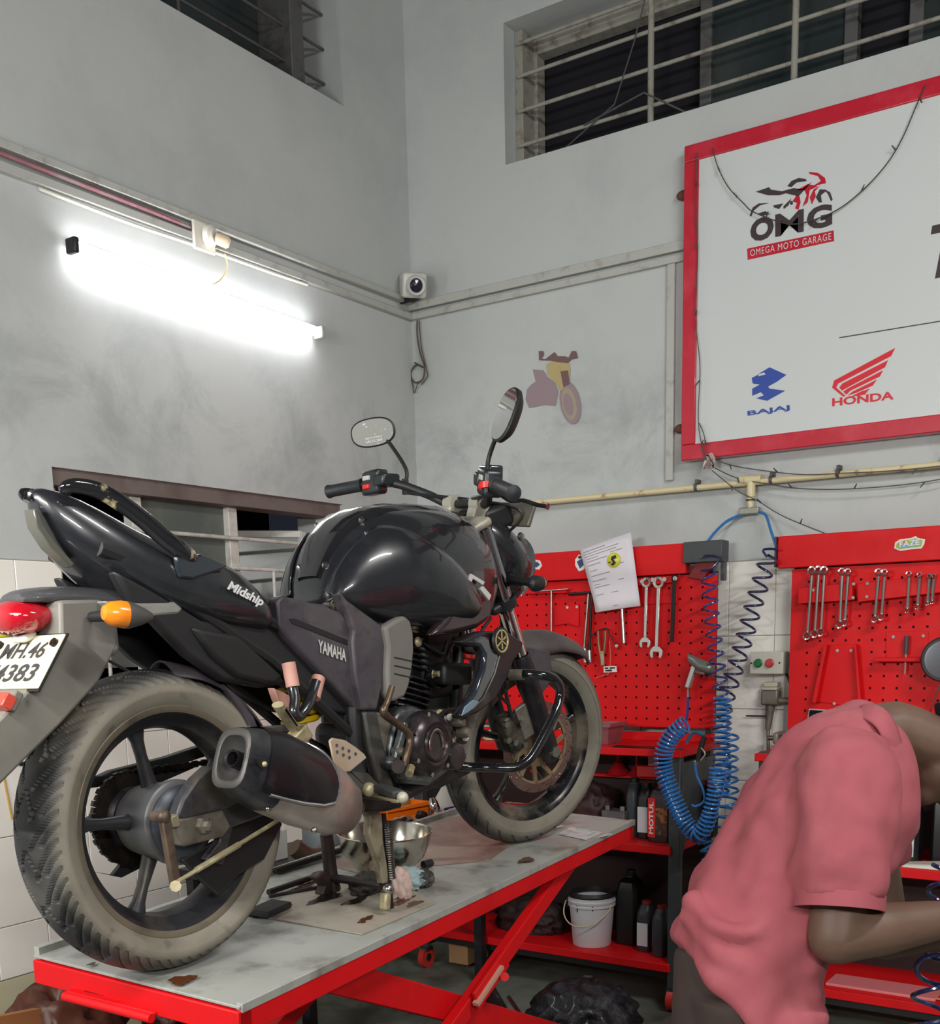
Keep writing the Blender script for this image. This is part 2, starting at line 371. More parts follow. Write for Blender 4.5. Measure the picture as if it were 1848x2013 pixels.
# ---------------- cable trunking ----------------
m_trunk=mat('trunking_grey',srgb(176,178,172),.5,dirt=(srgb(120,112,104),14,.55,.72,.6))
m_pink=mat('pink_cable',srgb(150,104,108),.5,dirt=(srgb(150,140,138),10,.45,.6,.9))
g=G().box((1.2,WY-.030,3.108),(WX-.03,WY,3.135));strc(g.build('trim_1',m_trunk,bevel=.003))
g=G().box((1.2,WY-.022,3.042),(WX-.022,WY,3.072));strc(g.build('trim_2',m_trunk,bevel=.003))
strc(G().box((WX-.030,1.985,3.085),(WX,WY,3.122)).build('trim_3',m_trunk,bevel=.003))
strc(G().box((WX-.022,1.985,3.045),(WX,WY,3.074)).build('trim_4',m_trunk,bevel=.003))
g=G().box((WX-.018,2.035,2.19),(WX,2.07,3.045));strc(g.build('trim_5',m_trunk,bevel=.003))
tag(G().tube([(1.2,WY-.02,3.094),(2.4,WY-.022,3.092),(3.0,WY-.02,3.088),(3.2,WY-.015,3.085)],.008,n=6).build('pink_power_cable',m_pink),'thin pink cable lying between the two wall trunkings above the tube light','cable')
tag(G().tube(smooth_path([(2.55,WY-.012,3.032),(2.9,WY-.012,3.025),(3.25,WY-.012,3.03),(3.6,WY-.012,3.03),(3.85,WY-.012,3.034)]),.006,n=6).build('white_cable',mat('white_pvc',srgb(214,212,200),.45)),'thin white cable running just under the trunking over the tube light','cable')
# ---------------- tube light ----------------
tl=empty('tube_light',(2.64,WY,2.87),'glowing white tube light fixed to the left wall under the trunking','light')
m_glow=mat('tube_glow',(1,1,1),.5,em=((1,.985,1),19))
A=np.array([2.645,WY-.05,2.872]);B_=np.array([3.86,WY-.05,2.842])
def rel(g,p): return g.xf(lambda q:np.array(q)-np.array(p))
base=(2.64,WY,2.87)
rel(G().cyl(A,B_,.019,n=16),base).build('glass_tube',m_glow,tl)
rel(G().bar(A+[0,.034,.016],B_+[0,.034,.016],.028,.026),base).build('batten_body',mat('batten_white',(.85,.85,.85),.4,em=((1,1,1),.6)),tl,bevel=.008)
for p,d in((A,-1),(B_,1)): rel(G().bar(p+[d*.0,0,0],p+[d*.022,0,0],.05,.05),base).build('end_cap',m_blackm if d<0 else m_trunk,tl,bevel=.006)
o=G().tube(smooth_path([(3.36,WY-.03,3.03),(3.37,WY-.03,2.985),(3.33,WY-.03,2.93),(3.27,WY-.045,2.895)]),.0035,n=6).build('tube_light_flex',mat('cream_flex',srgb(220,205,160),.5));tag(o,'short cream flex curving from the bulb holder down to the tube light','cable')
bh=empty('bulb_holder',(3.26,WY,3.07),'white ceiling-rose bulb holder clipped on the wall trunking','lamp holder')
base=(3.26,WY,3.07);mw_=mat('white_bakelite',srgb(225,222,210),.35)
rel(G().box((3.20,WY-.035,3.01),(3.31,WY-.022,3.115)),base).build('mounting_block',mw_,bh,bevel=.01)
rel(G().lathe([(0,0),(.04,0),(.038,.02),(.022,.032),(.018,.03),(0,.03)],(3.27,WY-.035,3.07),(0.3,-1,-.1)),base).build('rose',mw_,bh)
rel(G().lathe([(.02,0),(.022,.02),(.022,.045),(.016,.055),(0,.055)],(3.29,WY-.055,3.065),(.8,-.8,-.4)),base).build('socket',mat('cream_bakelite',srgb(225,205,175),.35),bh)
# ---------------- security camera in the corner ----------------
cc=np.array([4.50,WY-.09,3.165]);cv=empty('security_camera',cc,'small white bullet security camera in the corner above the trunking','camera')
d=nrm(np.array([.12,-1,-.10])+0*cc);d=nrm(EYE+RT*.9-cc)
u=nrm(np.cross((0,0,1),d));v=np.cross(d,u)
g=G().obox(-d*.01,(d,u,v),(.066,.056,.052));g.build('camera_body',mat('camera_white',srgb(205,205,200),.35),cv,bevel=.014,seg=3)
G().lathe([(.036,0),(.044,.01),(.044,.05),(.040,.058),(.030,.05),(.030,.03)],d*.045+u*.0,d,24).build('lens_hood',mat('camera_white',(.7,.7,.7)),cv)
G().lathe([(.030,0),(.014,.004),(0,.006)],d*.084,d,24).build('lens',mat('lens_dark',(.02,.018,.03),.15),cv)
G().tube([(0,0,-.03),(.02,.03,-.05),(.02,.09,-.05)],.012).build('bracket',m_blackm,cv)
# cable tangle below the corner
m_wire=mat('brown_wire',srgb(84,72,62),.6)
P=lambda x,y:onX(x,y,WX-.02)
g=G()
g.tube(smooth_path([P(820,630),P(820,660),P(826,695),P(834,720),P(831,745),P(815,752),P(808,735),P(817,718),P(832,722)]),.004,n=5)
g.tube(smooth_path([P(824,630),P(828,680),P(838,725),P(840,740),P(828,756)]),.003,n=5)
g.tube(smooth_path([P(808,745),P(812,760),P(815,772),P(822,752)]),.0025,n=5)
g.tube([P(815,713),P(832,722)],.004,n=5)
tag(g.build('loose_wire_tangle',m_wire),'tangle of loose brown wire hanging in the corner under the security camera','wire')
# ---------------- painted motorcycle sticker on the wall ----------------
SX=WX-.003
st=empty('motorcycle_sticker',onX(1090,760,WX),'faded purple and yellow motorcycle picture stuck on the wall','sticker')
base_=onX(1090,760,WX)
def flat(name,pts,m,par,X,th=.0015,base=(0,0,0)):
    P=[onX(x,y,X)-np.array(base) for x,y in pts];return G().prism(P,(th,0,0)).build(name,m,par,smooth=0)
m_pur=mat('faded_purple',srgb(146,128,134),.7);m_yel=mat('faded_yellow',srgb(176,160,112),.7);m_pdk=mat('faded_plum',srgb(110,84,84),.7)
flat('tail_and_body',[(1047,726),(1068,728),(1075,740),(1090,752),(1098,770),(1092,798),(1070,796),(1052,800),(1040,802),(1033,785),(1036,765),(1044,756),(1053,750)],m_pur,st,SX,base=base_)
flat('tank',[(1074,716),(1085,710),(1100,708),(1118,712),(1121,726),(1120,745),(1122,760),(1112,770),(1100,765),(1088,748),(1076,735)],m_yel,st,SX-.001,base=base_)
flat('handlebar',[(1059,690),(1068,690),(1069,698),(1064,705),(1072,706),(1082,698),(1090,692),(1096,700),(1110,700),(1118,703),(1124,690),(1132,690),(1136,704),(1124,706),(1116,714),(1098,712),(1082,709),(1060,708)],m_pdk,st,SX-.002,base=base_)
ell=lambda cx,cy,a,b,rot,n=28:[(cx+a*math.cos(t)*math.cos(rot)-b*math.sin(t)*math.sin(rot),cy+a*math.cos(t)*math.sin(rot)+b*math.sin(t)*math.cos(rot)) for t in [2*PI*k/n for k in range(n)]]
flat('front_wheel',ell(1121,792,20,42,-.18),m_pur,st,SX-.002,base=base_)
flat('wheel_disc',ell(1119,794,14,33,-.18),mat('faded_tan',srgb(160,146,128),.7),st,SX-.003,base=base_)
flat('wheel_hub',ell(1117,795,9,22,-.18),m_pur,st,SX-.004,base=base_)
flat('fork',[(1094,722),(1100,720),(1108,765),(1102,768)],m_yel,st,SX-.004,base=base_)
flat('fork_shadow',[(1100,730),(1116,728),(1120,755),(1108,760)],m_pdk,st,SX-.0035,base=base_)
# ---------------- big sign board ----------------
XS=WX-.065
sb=empty('sign_board',onX(1350,910,XS),'large white workshop sign board with a red frame on the right wall','sign')
b0=onX(1350,910,XS)
m_sw=mat('sign_white',srgb(203,208,207),.35);m_sred=mat('sign_red_tape',srgb(190,34,54),.28,0,.3,dirt=(srgb(216,84,100),5,.5,.75,.6));m_sdk=mat('sign_dark',srgb(66,54,58),.4);m_sblue=mat('sign_blue',srgb(48,76,160),.4)
yl,yr,zb,zt=1.979,.55,2.256,3.452
R_=lambda g:g.xf(lambda q:np.array(q)-b0)
R_(G().box((XS+.006,yr,zb+.01),(WX-.02,yl-.004,zt-.01))).build('panel',m_sw,sb,smooth=0)
fr=.062
for a,b in(((XS,yr,zb),(WX-.012,yl,zb+fr)),((XS,yr,zt-fr),(WX-.012,yl,zt)),((XS,yl-fr,zb+fr),(WX-.012,yl,zt-fr)),((XS,yr,zb+fr),(WX-.012,yr+fr,zt-fr))):
    R_(G().box(a,b)).build('frame_bar',m_sred,sb,bevel=.004)
XP=XS+.0058
def sp(name,pts,m,k=0): 
    P=[onX(x,y,XP-.0003*k)-b0 for x,y in pts];return G().prism(P,(-.0012,0,0)).build(name,m,sb,smooth=0)
def stext(body,m,ll,lr,ul,k=0,**kw):
    p=[onX(*q,XP-.0014-.0003*k)-b0 for q in(ll,lr,ul)];return text_on('lettering',body,m,sb,*p,**kw)
# OMG logo
stext('O',m_sdk,(1474,478),(1520,468),(1476,432),bold=.05);stext('M',m_sdk,(1524,466),(1580,455),(1524,422),bold=.018);stext('G',m_sdk,(1586,454),(1636,444),(1586,409),bold=.045)
sp('logo_banner',[(1469,489),(1639,453),(1640,474),(1470,511)],m_sred)
stext('OMEGA MOTO GARAGE',m_sw,(1475,504),(1634,471),(1475,491),k=2,space=1.15)
for pts,m in (([(1486,377),(1512,368),(1516,373),(1537,376),(1560,370),(1578,372),(1590,362),(1596,358),(1570,386),(1545,380),(1532,384),(1510,384)],m_sdk),
 ([(1548,366),(1556,356),(1570,350),(1584,352),(1586,356),(1566,359),(1556,368)],m_sdk),
 ([(1474,424),(1480,408),(1492,400),(1512,399),(1494,404),(1482,414),(1477,426)],m_sdk),
 ([(1520,404),(1540,400),(1532,411),(1522,408)],m_sdk),([(1490,420),(1505,415),(1514,421),(1496,425)],m_sdk),
 ([(1540,406),(1556,390),(1550,404),(1541,411)],m_sdk),
 ([(1558,396),(1566,384),(1572,386),(1574,398),(1570,412),(1563,410),(1567,399)],m_sred),
 ([(1566,374),(1588,362),(1608,366),(1592,374),(1588,398),(1578,406),(1586,384),(1582,374)],m_sred),
 ([(1590,338),(1608,340),(1622,350),(1624,360),(1612,363),(1598,366),(1614,356),(1608,346),(1592,342)],m_sred),
 ([(1604,388),(1612,372),(1626,374),(1614,384),(1616,398),(1610,398)],m_sdk),([(1620,372),(1632,378),(1637,392),(1634,396),(1628,382)],m_sdk),
 ([(1596,402),(1604,386),(1602,376),(1612,366),(1600,372),(1592,388)],m_sred)): sp('logo_stroke',pts,m)
sp('logo_stroke',ell(1556,399,3,4,0,10),m_sdk)
# bajaj
for pts in ([(1478,743),(1492,736),(1490,740),(1506,736),(1502,732),(1490,736),(1513,722),(1546,737),(1528,750),(1510,760),(1513,764),(1544,768),(1508,788),(1487,783),(1502,777),(1496,771),(1479,778),(1479,764),(1494,756),(1480,754)],):
    sp('emblem',pts,m_sblue)
stext('BAJAJ',m_sblue,(1470,820),(1553,808),(1469,808),bold=.03)
# honda wing
m_hr=mat('sign_hot_red',srgb(212,36,50),.35)
for pts in ([(1636,762),(1640,748),(1760,684),(1752,700),(1648,754),(1644,762),(1662,778),(1658,780)],[(1650,762),(1656,754),(1746,708),(1740,722),(1662,764),(1656,768)],[(1658,770),(1666,764),(1736,728),(1730,740),(1672,768),(1664,776)],[(1666,778),(1676,770),(1724,746),(1716,758),(1684,772)],[(1672,780),(1692,770),(1710,764),(1700,776)]): sp('wing_emblem',pts,m_hr)
stext('HONDA',m_hr,(1636,799),(1757,785),(1636,783),bold=.03)
sp('lettering',[(1833,444),(1900,428),(1896,446),(1880,450),(1850,545),(1838,548),(1856,456),(1830,461)],m_sdk)
sp('rule_line',[(1650,663),(1900,622),(1900,624),(1650,665)],m_sdk)
# rusty brackets
for n,(x,y) in enumerate(((1345,384),(1340,843))):
    p=onX(x,y,XS+.04);o=G().ball((0,0,0),.022,(1,1.5,.9)).build('sign_bracket',mat('rust',srgb(96,60,44),.8));o.location=p
    tag(o,['rusty bracket stub at the upper left edge of the sign board','rusty bracket stub at the lower left edge of the sign board'][n],'bracket',None)
# tape lump at the lower-left corner
mt=mat('clear_tape',srgb(190,170,160),.12,0,.5,dirt=(srgb(130,70,60),40,.45,.6,.9))
g=G();p0=onX(1394,905,XS-.01)
for i in range(9):
    a=random.random()*6;g.tube(smooth_path([(0,math.cos(a+k)*.022,math.sin(a*2+k*1.3)*.028-.005) for k in range(4)]),.006,n=5,flat=.4)
o=g.build('tape_lump',mt);o.location=p0;tag(o,'crumpled clear tape and wire lump at the lower left corner of the sign','tape')
# fairy light strings
m_fw=mat('fairy_wire',srgb(70,66,62),.5)
def fairy(pts,X,label,nb):
    P=smooth_path([onX(x,y,X) for x,y in pts],8);rt=empty('fairy_light_string',P[0],label,'string lights')
    G().tube([p-P[0] for p in P],.0022,n=5).build('wire',m_fw,rt)
    for k in range(nb):
        q=P[int((k+.6)/nb*(len(P)-1))];s=1 if k%2 else -1
        G().cyl(q-P[0],q-P[0]+np.array([-.012,.012*s,.016 if k%3 else -.02]),.0035,.002,n=6).build('bulb',m_fw,rt)
fairy([(1400,290),(1412,330),(1432,368),(1460,398),(1484,418),(1550,440),(1600,432),(1650,410),(1700,370),(1745,320),(1775,270),(1802,207),(1820,165)],XS-.012,'dark string of tiny lights sagging across the sign board',7)
fairy([(1370,300),(1367,400),(1372,500),(1367,620),(1376,720),(1373,830),(1386,905)],XS-.012,'dark string of tiny lights running down the left frame of the sign',5)
fairy([(1375,832),(1385,860),(1388,905)],XS-.014,'short end of light string dangling over the lower left sign corner',1)
fairy([(1405,920),(1450,940),(1520,953),(1570,960),(1640,962),(1720,958),(1800,950),(1860,940)],WX-.05,'string of tiny lights sagging below the cream air pipe',4)
fairy([(1410,905),(1440,915),(1500,925),(1580,933),(1660,930),(1760,925),(1860,915)],WX-.075,'string of tiny lights looped along the front of the cream air pipe',4)
fairy([(1400,925),(1450,965),(1490,985),(1540,1015),(1625,1050)],WX-.09,'string of tiny lights slanting down to the right tool board',3)
# ---------------- air pipe ----------------
m_pipe=mat('cream_pvc_pipe',srgb(212,200,160),.35,dirt=(srgb(140,90,60),14,.58,.7,.9))
ap=empty('air_pipe',(WX,1.683,2.15),'cream pvc air pipe along the right wall with a tee','pipe');base=(WX,1.683,2.15)
xp=WX-.035
rel(G().cyl((xp,2.75,2.150),(xp,.3,2.141),.0125,n=20),base).build('pipe_run',m_pipe,ap)
rel(G().cyl((xp,1.73,2.157),(xp,1.64,2.156),.019,n=20).cyl((xp,1.684,2.155),(xp,1.684,2.09),.018,n=20),base).build('tee_fitting',m_pipe,ap)
rel(G().cyl((xp,1.684,2.12),(xp,1.684,2.045),.014,n=20),base).build('drop_pipe',m_pipe,ap)
for yy in (1.92,1.60,1.335,.95): rel(G().cyl((xp,yy+.006,2.149),(xp,yy-.006,2.149),.017,n=16).box((xp-.004,yy-.006,2.16),(WX,yy+.006,2.18)),base).build('pipe_clip',m_bard,ap)
rel(G().cyl((xp-.0,1.684,2.08),(xp,1.684,2.075),.02,n=16),base).build('pipe_clip',m_blackm,ap)
rel(G().obox((xp,1.688,2.035),((0,1,0),(1,0,0),(0,0,1)),(.042,.014,.014)),base).build('manifold_block',mat('manifold_grey',srgb(150,150,140),.4,.6),ap,bevel=.004)
# ================= motorcycle =================
def frame_axes(h,t,l):
    f=np.array([math.cos(h)*math.cos(t),math.sin(h)*math.cos(t),math.sin(t)]);lf=np.array([-math.sin(h),math.cos(h),0]);u=np.cross(f,lf)
    return f,lf*math.cos(l)+u*math.sin(l),-lf*math.sin(l)+u*math.cos(l)
BO=np.array([1.4918,1.7525,1.55-.6448]);bf,bl,bu=frame_axes(-.032,.0301,-.0166);STA=-.2915
bike=empty('motorcycle',label='black and grey motorcycle with its seat off, standing on the red lift table',cat='motorcycle',mw=Matrix([[bf[i],bl[i],bu[i],BO[i]] for i in range(3)]+[[0,0,0,1]]))
def B(px,py,y):
    r=ray(px,py);o=EYE-BO;s=(y-o@bl)/(r@bl);p=o+r*s;return np.array([p@bf,y,p@bu])
def wB(p): return BO+bf*p[0]+bl*p[1]+bu*p[2]
_ax=np.array([-.4226,0,.9063]);_ao=np.array([1.017,0,.9])
def stv(p):
    v=np.array(p,float)-_ao;c,s=math.cos(STA),math.sin(STA);return _ao+v*c+np.cross(_ax,v)*s+_ax*(_ax@v)*(1-c)
def unst(p):
    v=np.array(p,float)-_ao;c,s=math.cos(-STA),math.sin(-STA);return _ao+v*c+np.cross(_ax,v)*s+_ax*(_ax@v)*(1-c)
m_tyre=mat('tyre_rubber',srgb(62,60,56),.62,dirt=(srgb(36,36,38),9,.45,.65,.75),dirt2=(srgb(112,104,88),5,.5,.7,.8))
def tyre_mat(name,r_in,r_out,side,tread):
    m=bpy.data.materials.new(name);m.use_nodes=True;nt=m.node_tree;b=nt.nodes['Principled BSDF'];N=nt.nodes.new;L=nt.links.new
    tc=N('ShaderNodeTexCoord');sx=N('ShaderNodeSeparateXYZ');L(tc.outputs['Object'],sx.inputs[0])
    cb=N('ShaderNodeCombineXYZ');L(sx.outputs[0],cb.inputs[0]);L(sx.outputs[2],cb.inputs[2])
    ln=N('ShaderNodeVectorMath');ln.operation='LENGTH';L(cb.outputs[0],ln.inputs[0])
    mr=N('ShaderNodeMapRange');mr.inputs[1].default_value=r_in;mr.inputs[2].default_value=r_out;L(ln.outputs['Value'],mr.inputs[0])
    def nz(s,a,b_,hi):
        n=N('ShaderNodeTexNoise');n.inputs['Scale'].default_value=s;n.inputs['Detail'].default_value=6;L(tc.outputs['Object'],n.inputs['Vector'])
        q=N('ShaderNodeMapRange');q.inputs[1].default_value=a;q.inputs[2].default_value=b_;q.inputs[4].default_value=hi;L(n.outputs['Fac'],q.inputs[0]);return q.outputs[0]
    def mix(f,a,c):
        q=N('ShaderNodeMix');q.data_type='RGBA';L(f,q.inputs[0])
        if isinstance(a,tuple): q.inputs[6].default_value=(*a,1)
        else: L(a,q.inputs[6])
        if isinstance(c,tuple): q.inputs[7].default_value=(*c,1)
        else: L(c,q.inputs[7])
        return q.outputs[2]
    s=mix(nz(7,.45,.7,.7),side,srgb(96,90,78));s=mix(nz(22,.6,.75,.6),s,srgb(56,52,48))
    t=mix(nz(8,.42,.62,.85),tread,srgb(30,31,34));t=mix(nz(5,.52,.7,.7),t,srgb(104,92,70))
    L(mix(mr.outputs[0],s,t),b.inputs['Base Color']);b.inputs['Roughness'].default_value=.6
    return m
def make_tyre(R,w,rim_r,name,parent,fn,matl,na=720):
    # cross-section profile angle parameter; tread carries cut grooves
    hb=w/2;prof=[(rim_r-.004,hb*.62),(rim_r+.006,hb*.78),(rim_r+.018,hb*.90),(rim_r+.032,hb*.985),(R-.042,hb*1.0),(R-.034,hb*.975)]
    nt_=40;a0=math.asin(.93);
    for k in range(nt_+1):
        t=k/nt_;a=a0*(1-2*t) # from +a0..-a0
        prof.append((R-.030+.030*((math.cos(a)-math.cos(a0))/(1-math.cos(a0))),hb*.955*math.sin(a)/math.sin(a0)))
    prof+= [(r,-y) for r,y in prof[5::-1]]
    prof=[(r,y) for r,y in prof];V=[];Fs=[];m=len(prof)
    for i in range(na):
        q=2*PI*i/na
        for j,(r,y) in enumerate(prof):
            d=0
            if 6<=j<=6+nt_: d=fn(q,(y/(hb*.955)))
            rr=r-d;V.append((rr*math.cos(q),y,rr*math.sin(q)))
    for i in range(na):
        l=(i+1)%na
        for j in range(m-1): Fs.append((i*m+j,l*m+j,l*m+j+1,i*m+j+1))
    return G().add(V,Fs).build(name,matl,parent,smooth=50)
def grooves_rear(q,v):
    av=abs(v);s=1 if v>0 else -1
    N=34;ph=(q*N/(2*PI)+ (.25 if s>0 else 0))
    a=(ph+av*1.9)%1
    d=0
    sm=lambda x,w:max(0,min(1,(w-abs(x))/(w*.45)))
    if .25<av<.95: d=max(d,.0075*sm(a-.5,.12))
    b=(ph*1+av*1.9+.5)%1
    if .60<av<1.0: d=max(d,.006*sm(b-.5,.10))
    c=(q*17/(2*PI)-av*1.2)%1
    if .05<av<.40: d=max(d,.007*sm(c-.5,.06))
    return d
def grooves_front(q,v):
    av=abs(v);s=1 if v>0 else -1
    N=30;a=(q*N/(2*PI)+av*1.5+(.3 if s>0 else 0))%1
    d=0
    sm=lambda x,w:max(0,min(1,(w-abs(x))/(w*.45)))
    if .35<av<1.0: d=max(d,.0075*sm(a-.5,.13))
    if .13<av<.2: d=.005
    b=(q*15/(2*PI)-av*1.0)%1
    if .2<av<.6: d=max(d,.007*sm(b-.5,.07))
    return d
m_rim=mat('rim_rear',srgb(52,52,56),.42,.4,dirt=(srgb(110,104,92),7,.5,.72,.8))
m_rimf=mat('rim_front',srgb(24,24,28),.3,.3,dirt=(srgb(124,116,100),8,.46,.68,.85))
m_std0=mat('adjuster_pale',srgb(150,142,118),.5,.4)
def make_rim(r,hw,hub_r,hub_h,ang0,name,mtl,parent,n=5,sw=.03):
    # r = bead flange radius
    prof=[(r,hw),(r+.003,hw-.004),(r-.008,hw-.008),(r-.012,hw*.70),(r-.026,hw*.55),(r-.031,0),(r-.026,-hw*.55),(r-.012,-hw*.70),(r-.008,-hw+.008),(r+.003,-hw+.004),(r,-hw),
          (r-.012,-hw+.002),(r-.018,-hw+.01),(r-.022,-hw*.66),(r-.036,-hw*.5),(r-.042,0),(r-.036,hw*.5),(r-.022,hw*.66),(r-.018,hw-.01),(r-.012,hw-.002)]
    o=G().lathe(prof,(0,0,0),(0,1,0),96,closed=True,ref=(1,0,0)).build(name,mtl,parent,smooth=35)
    for k in range(n):
        a=ang0+2*PI*k/n;d=np.array([math.cos(a),0,math.sin(a)]);tt=np.array([-math.sin(a),0,math.cos(a)])
        rings=[]
        for s,wd,th in((hub_r*.75,sw*1.5,.017),(hub_r+.02,sw*1.05,.016),(r*.6,sw*.72,.013),(r-.06,sw*.85,.014),(r-.030,sw*1.55,.019)):
            c=d*s;rings.append([c+tt*wd/2*math.cos(q)*(1 if abs(math.cos(q))<.9 else 1)+np.array([0,1,0])*th*math.sin(q) for q in [2*PI*i/10 for i in range(10)]])
        G().loft(rings).build('spoke',mtl,o,smooth=40)
    return o
# ---- rear wheel ----
rw=make_rim(.226,.052,.06,.05,math.radians(101),'rear_wheel',m_rim,bike);rw.location=(0,0,.30)
rw.rotation_euler=(0,0,0)
mt_r=tyre_mat('tyre_rear_dusty',.262,.286,srgb(132,126,113),srgb(80,78,75))
make_tyre(.30,.142,.222,'rear_tyre',rw,grooves_rear,mt_r,1300)
m_lip=mat('rim_lip_dusty',srgb(112,104,88),.5,.3,dirt=(srgb(60,60,62),9,.5,.7,.7))
for sy in(-1,1): G().lathe([(.2285,sy*.0525),(.2315,sy*.0515),(.2315,sy*.0555),(.2285,sy*.0575),(.222,sy*.0565),(.216,sy*.0535),(.216,sy*.0505)],(0,0,0),(0,1,0),96,closed=True).build('rim_lip',m_lip,rw)
G().lathe([(.02,.06),(.062,.058),(.070,.045),(.074,.02),(.080,-.03),(.085,-.05),(.085,-.062),(.080,-.066),(.02,-.066)],(0,0,0),(0,1,0),48).build('brake_drum',mat('drum_grey',srgb(96,96,98),.45,.5,dirt=(srgb(120,112,98),10,.45,.7,.7)),rw)
G().lathe([(.02,-.067),(.074,-.067),(.076,-.074),(.066,-.084),(.03,-.09),(0,-.09)],(0,0,0),(0,1,0),48).build('brake_panel',mat('panel_blue_grey',srgb(64,68,76),.4,.4,dirt=(srgb(40,38,38),14,.5,.7,.6)),rw)
g=G();n=43
pts=[]
for k in range(n):
    for da,r in((-.3,.090),(-.12,.097),(.12,.097),(.3,.090)):
        a=2*PI*(k+da)/n;pts.append((r*math.cos(a),.078,r*math.sin(a)))
g.prism(pts,(0,.006,0));g.build('rear_sprocket',m_grease,rw,smooth=0)
G().lathe([(.03,.06),(.062,.062),(.066,.078),(.03,.08)],(0,0,0),(0,1,0),32).build('sprocket_carrier',m_cast,rw)
# brake arm, rod
_b0=B(322,1606,-.145)-[0,0,.30];g=G().bar(_b0,B(345,1738,-.14)-[0,0,.30],.014,.020).ball(_b0,.014,(1,.9,1)).cyl(_b0,_b0+[0,.03,0],.011)
g.build('brake_arm',mat('rusty_steel',srgb(104,88,74),.5,.4,dirt=(srgb(40,32,28),20,.45,.7,.8)),rw,bevel=.003)
pr=B(345,1735,-.125)-[0,0,.30]
# ---- chain, chain guard, swing arm ----
g=G()
ch=[]
A0=np.array([0,.084,.30]);A1=np.array([.50,.084,.345])
for a in np.linspace(100,262,14): ch.append(A0+[.094*math.cos(math.radians(a)),0,.094*math.sin(math.radians(a))])
ch=[A1+[0,0,.035]]+ch[:]+[A1+[0,0,-.035]]
L_=np.array(ch);seg=np.linalg.norm(np.diff(L_,axis=0),axis=1);cs_=np.concatenate([[0],np.cumsum(seg)]);tot=cs_[-1];nl=int(tot/.0127)
for k in range(nl):
    t=(k+.5)*.0127;p=np.array([np.interp(t,cs_,L_[:,i]) for i in range(3)]);q=np.array([np.interp(min(t+.004,tot),cs_,L_[:,i]) for i in range(3)])
    g.bar(p-(q-p)*1.35,p+(q-p)*1.35,.014 if k%2 else .009,.009,up=(0,1,0))
tag(g.build('drive_chain',m_grease,bike,smooth=0),kind='stuff')
def bplate(name,pts,y,th,mtl,par=bike,bev=.003,yy=None,smooth=30):
    """outline given in photo pixels, read on the bike plane at side offset y; real thickness th towards +y"""
    P=[B(px,py,y if yy is None else yy[i]) for i,(px,py) in enumerate(pts)]
    return G().prism(P,(0,th,0)).build(name,mtl,par,bevel=bev,smooth=smooth)
m_sw=mat('swingarm_paint',srgb(58,58,62),.45,.2,dirt=(srgb(110,100,86),9,.48,.7,.75))
g=G().bar((-.07,.115,.30),(.50,.09,.345),.032,.045)
g.build('swing_arm_left',m_sw,bike,bevel=.006)
g=G().bar((.02,-.112,.302),(.50,-.10,.345),.034,.055);g.build('swing_arm_right',m_sw,bike,bevel=.006)
bplate('axle_block',[(340,1612),(360,1608),(440,1592),(456,1625),(440,1645),(362,1665),(352,1640)],-.135,.03,m_alu,bev=.005)
bplate('chain_adjuster',[(336,1605),(352,1600),(356,1625),(340,1628)],-.142,.02,m_std0)
G().lathe([(0,0),(.017,0),(.017,.012),(.010,.014),(.010,.024),(0,.026)],B(397,1622,-.136),(0,-1,0),6).build('axle_nut',m_alu,bike,smooth=0)
# curved brake-side fin over the swing arm
o=bplate('swing_arm_guard',[(348,1605),(360,1570),(388,1530),(415,1505),(470,1520),(500,1560),(450,1590),(400,1603),(362,1613)],-.135,.03,m_sw,bev=.006)
bplate('swing_arm_stay',[(440,1592),(462,1612),(440,1700),(405,1690),(432,1655)],-.115,.02,m_sw)
# black plate standing in for shadow and the tyre's dark inside behind the hub
bplate('wheel_shade_plate',[(358,1690),(430,1650),(460,1610),(540,1600),(556,1620),(520,1690),(470,1720),(430,1760),(400,1735)],-.085,.012,m_blackm)
g=G().tube([B(343,1737,-.15),B(548,1612,-.15)],.0045,n=8)
g.tube([B(385,1711,-.15),B(470,1660,-.15)],.0065,n=8)
g.build('brake_rod',m_zinc,bike)
G().cyl(B(345,1742,-.16),B(345,1742,-.125),.011,n=8).build('brake_rod_nut',m_zinc,bike)
# chain guard (far side), seen through the wheel
g=G().prism([(-.12,.10,.375),(-.02,.10,.40),(.12,.10,.41),(.34,.10,.44),(.40,.10,.42),(.12,.10,.385),(-.06,.10,.372)],(0,.025,0)).build('chain_guard',m_blackm,bike,bevel=.003)
G().prism([(-.14,.10,.40),(-.10,.10,.375),(.06,.10,.372),(.06,.10,.36),(-.04,.10,.33),(-.11,.10,.31),(-.10,.10,.29),(-.02,.10,.30),(-.01,.10,.22),(-.05,.10,.19),(-.09,.10,.205),(-.03,.10,.18),(.02,.10,.19),(.05,.10,.35),(.2,.10,.38),(.06,.10,.385)],(0,.012,0)).build('sprocket_guard',m_blackm,bike,bevel=.002)
# ---- hugger over the rear tyre ----
g=G();rings=[]
for a in np.linspace(82,22,16):
    ra=math.radians(a);rr=.318;row=[]
    wdt=.075*(1 if a<74 else .6+.4*(82-a)/8)
    for t in np.linspace(-1,1,9): row.append((rr*(1-.10*t*t)*math.cos(ra),wdt*t,.30+rr*(1-.10*t*t)*math.sin(ra)))
    rings.append(row)
g.sheet(rings);o=g.build('hugger_fender',m_plastic,bike);mm=o.modifiers.new('s','SOLIDIFY');mm.thickness=.004
bplate('hugger_side',[(440,1345),(470,1370),(500,1410),(512,1440),(500,1468),(470,1450),(492,1428),(478,1400)],-.078,.02,m_plastic)
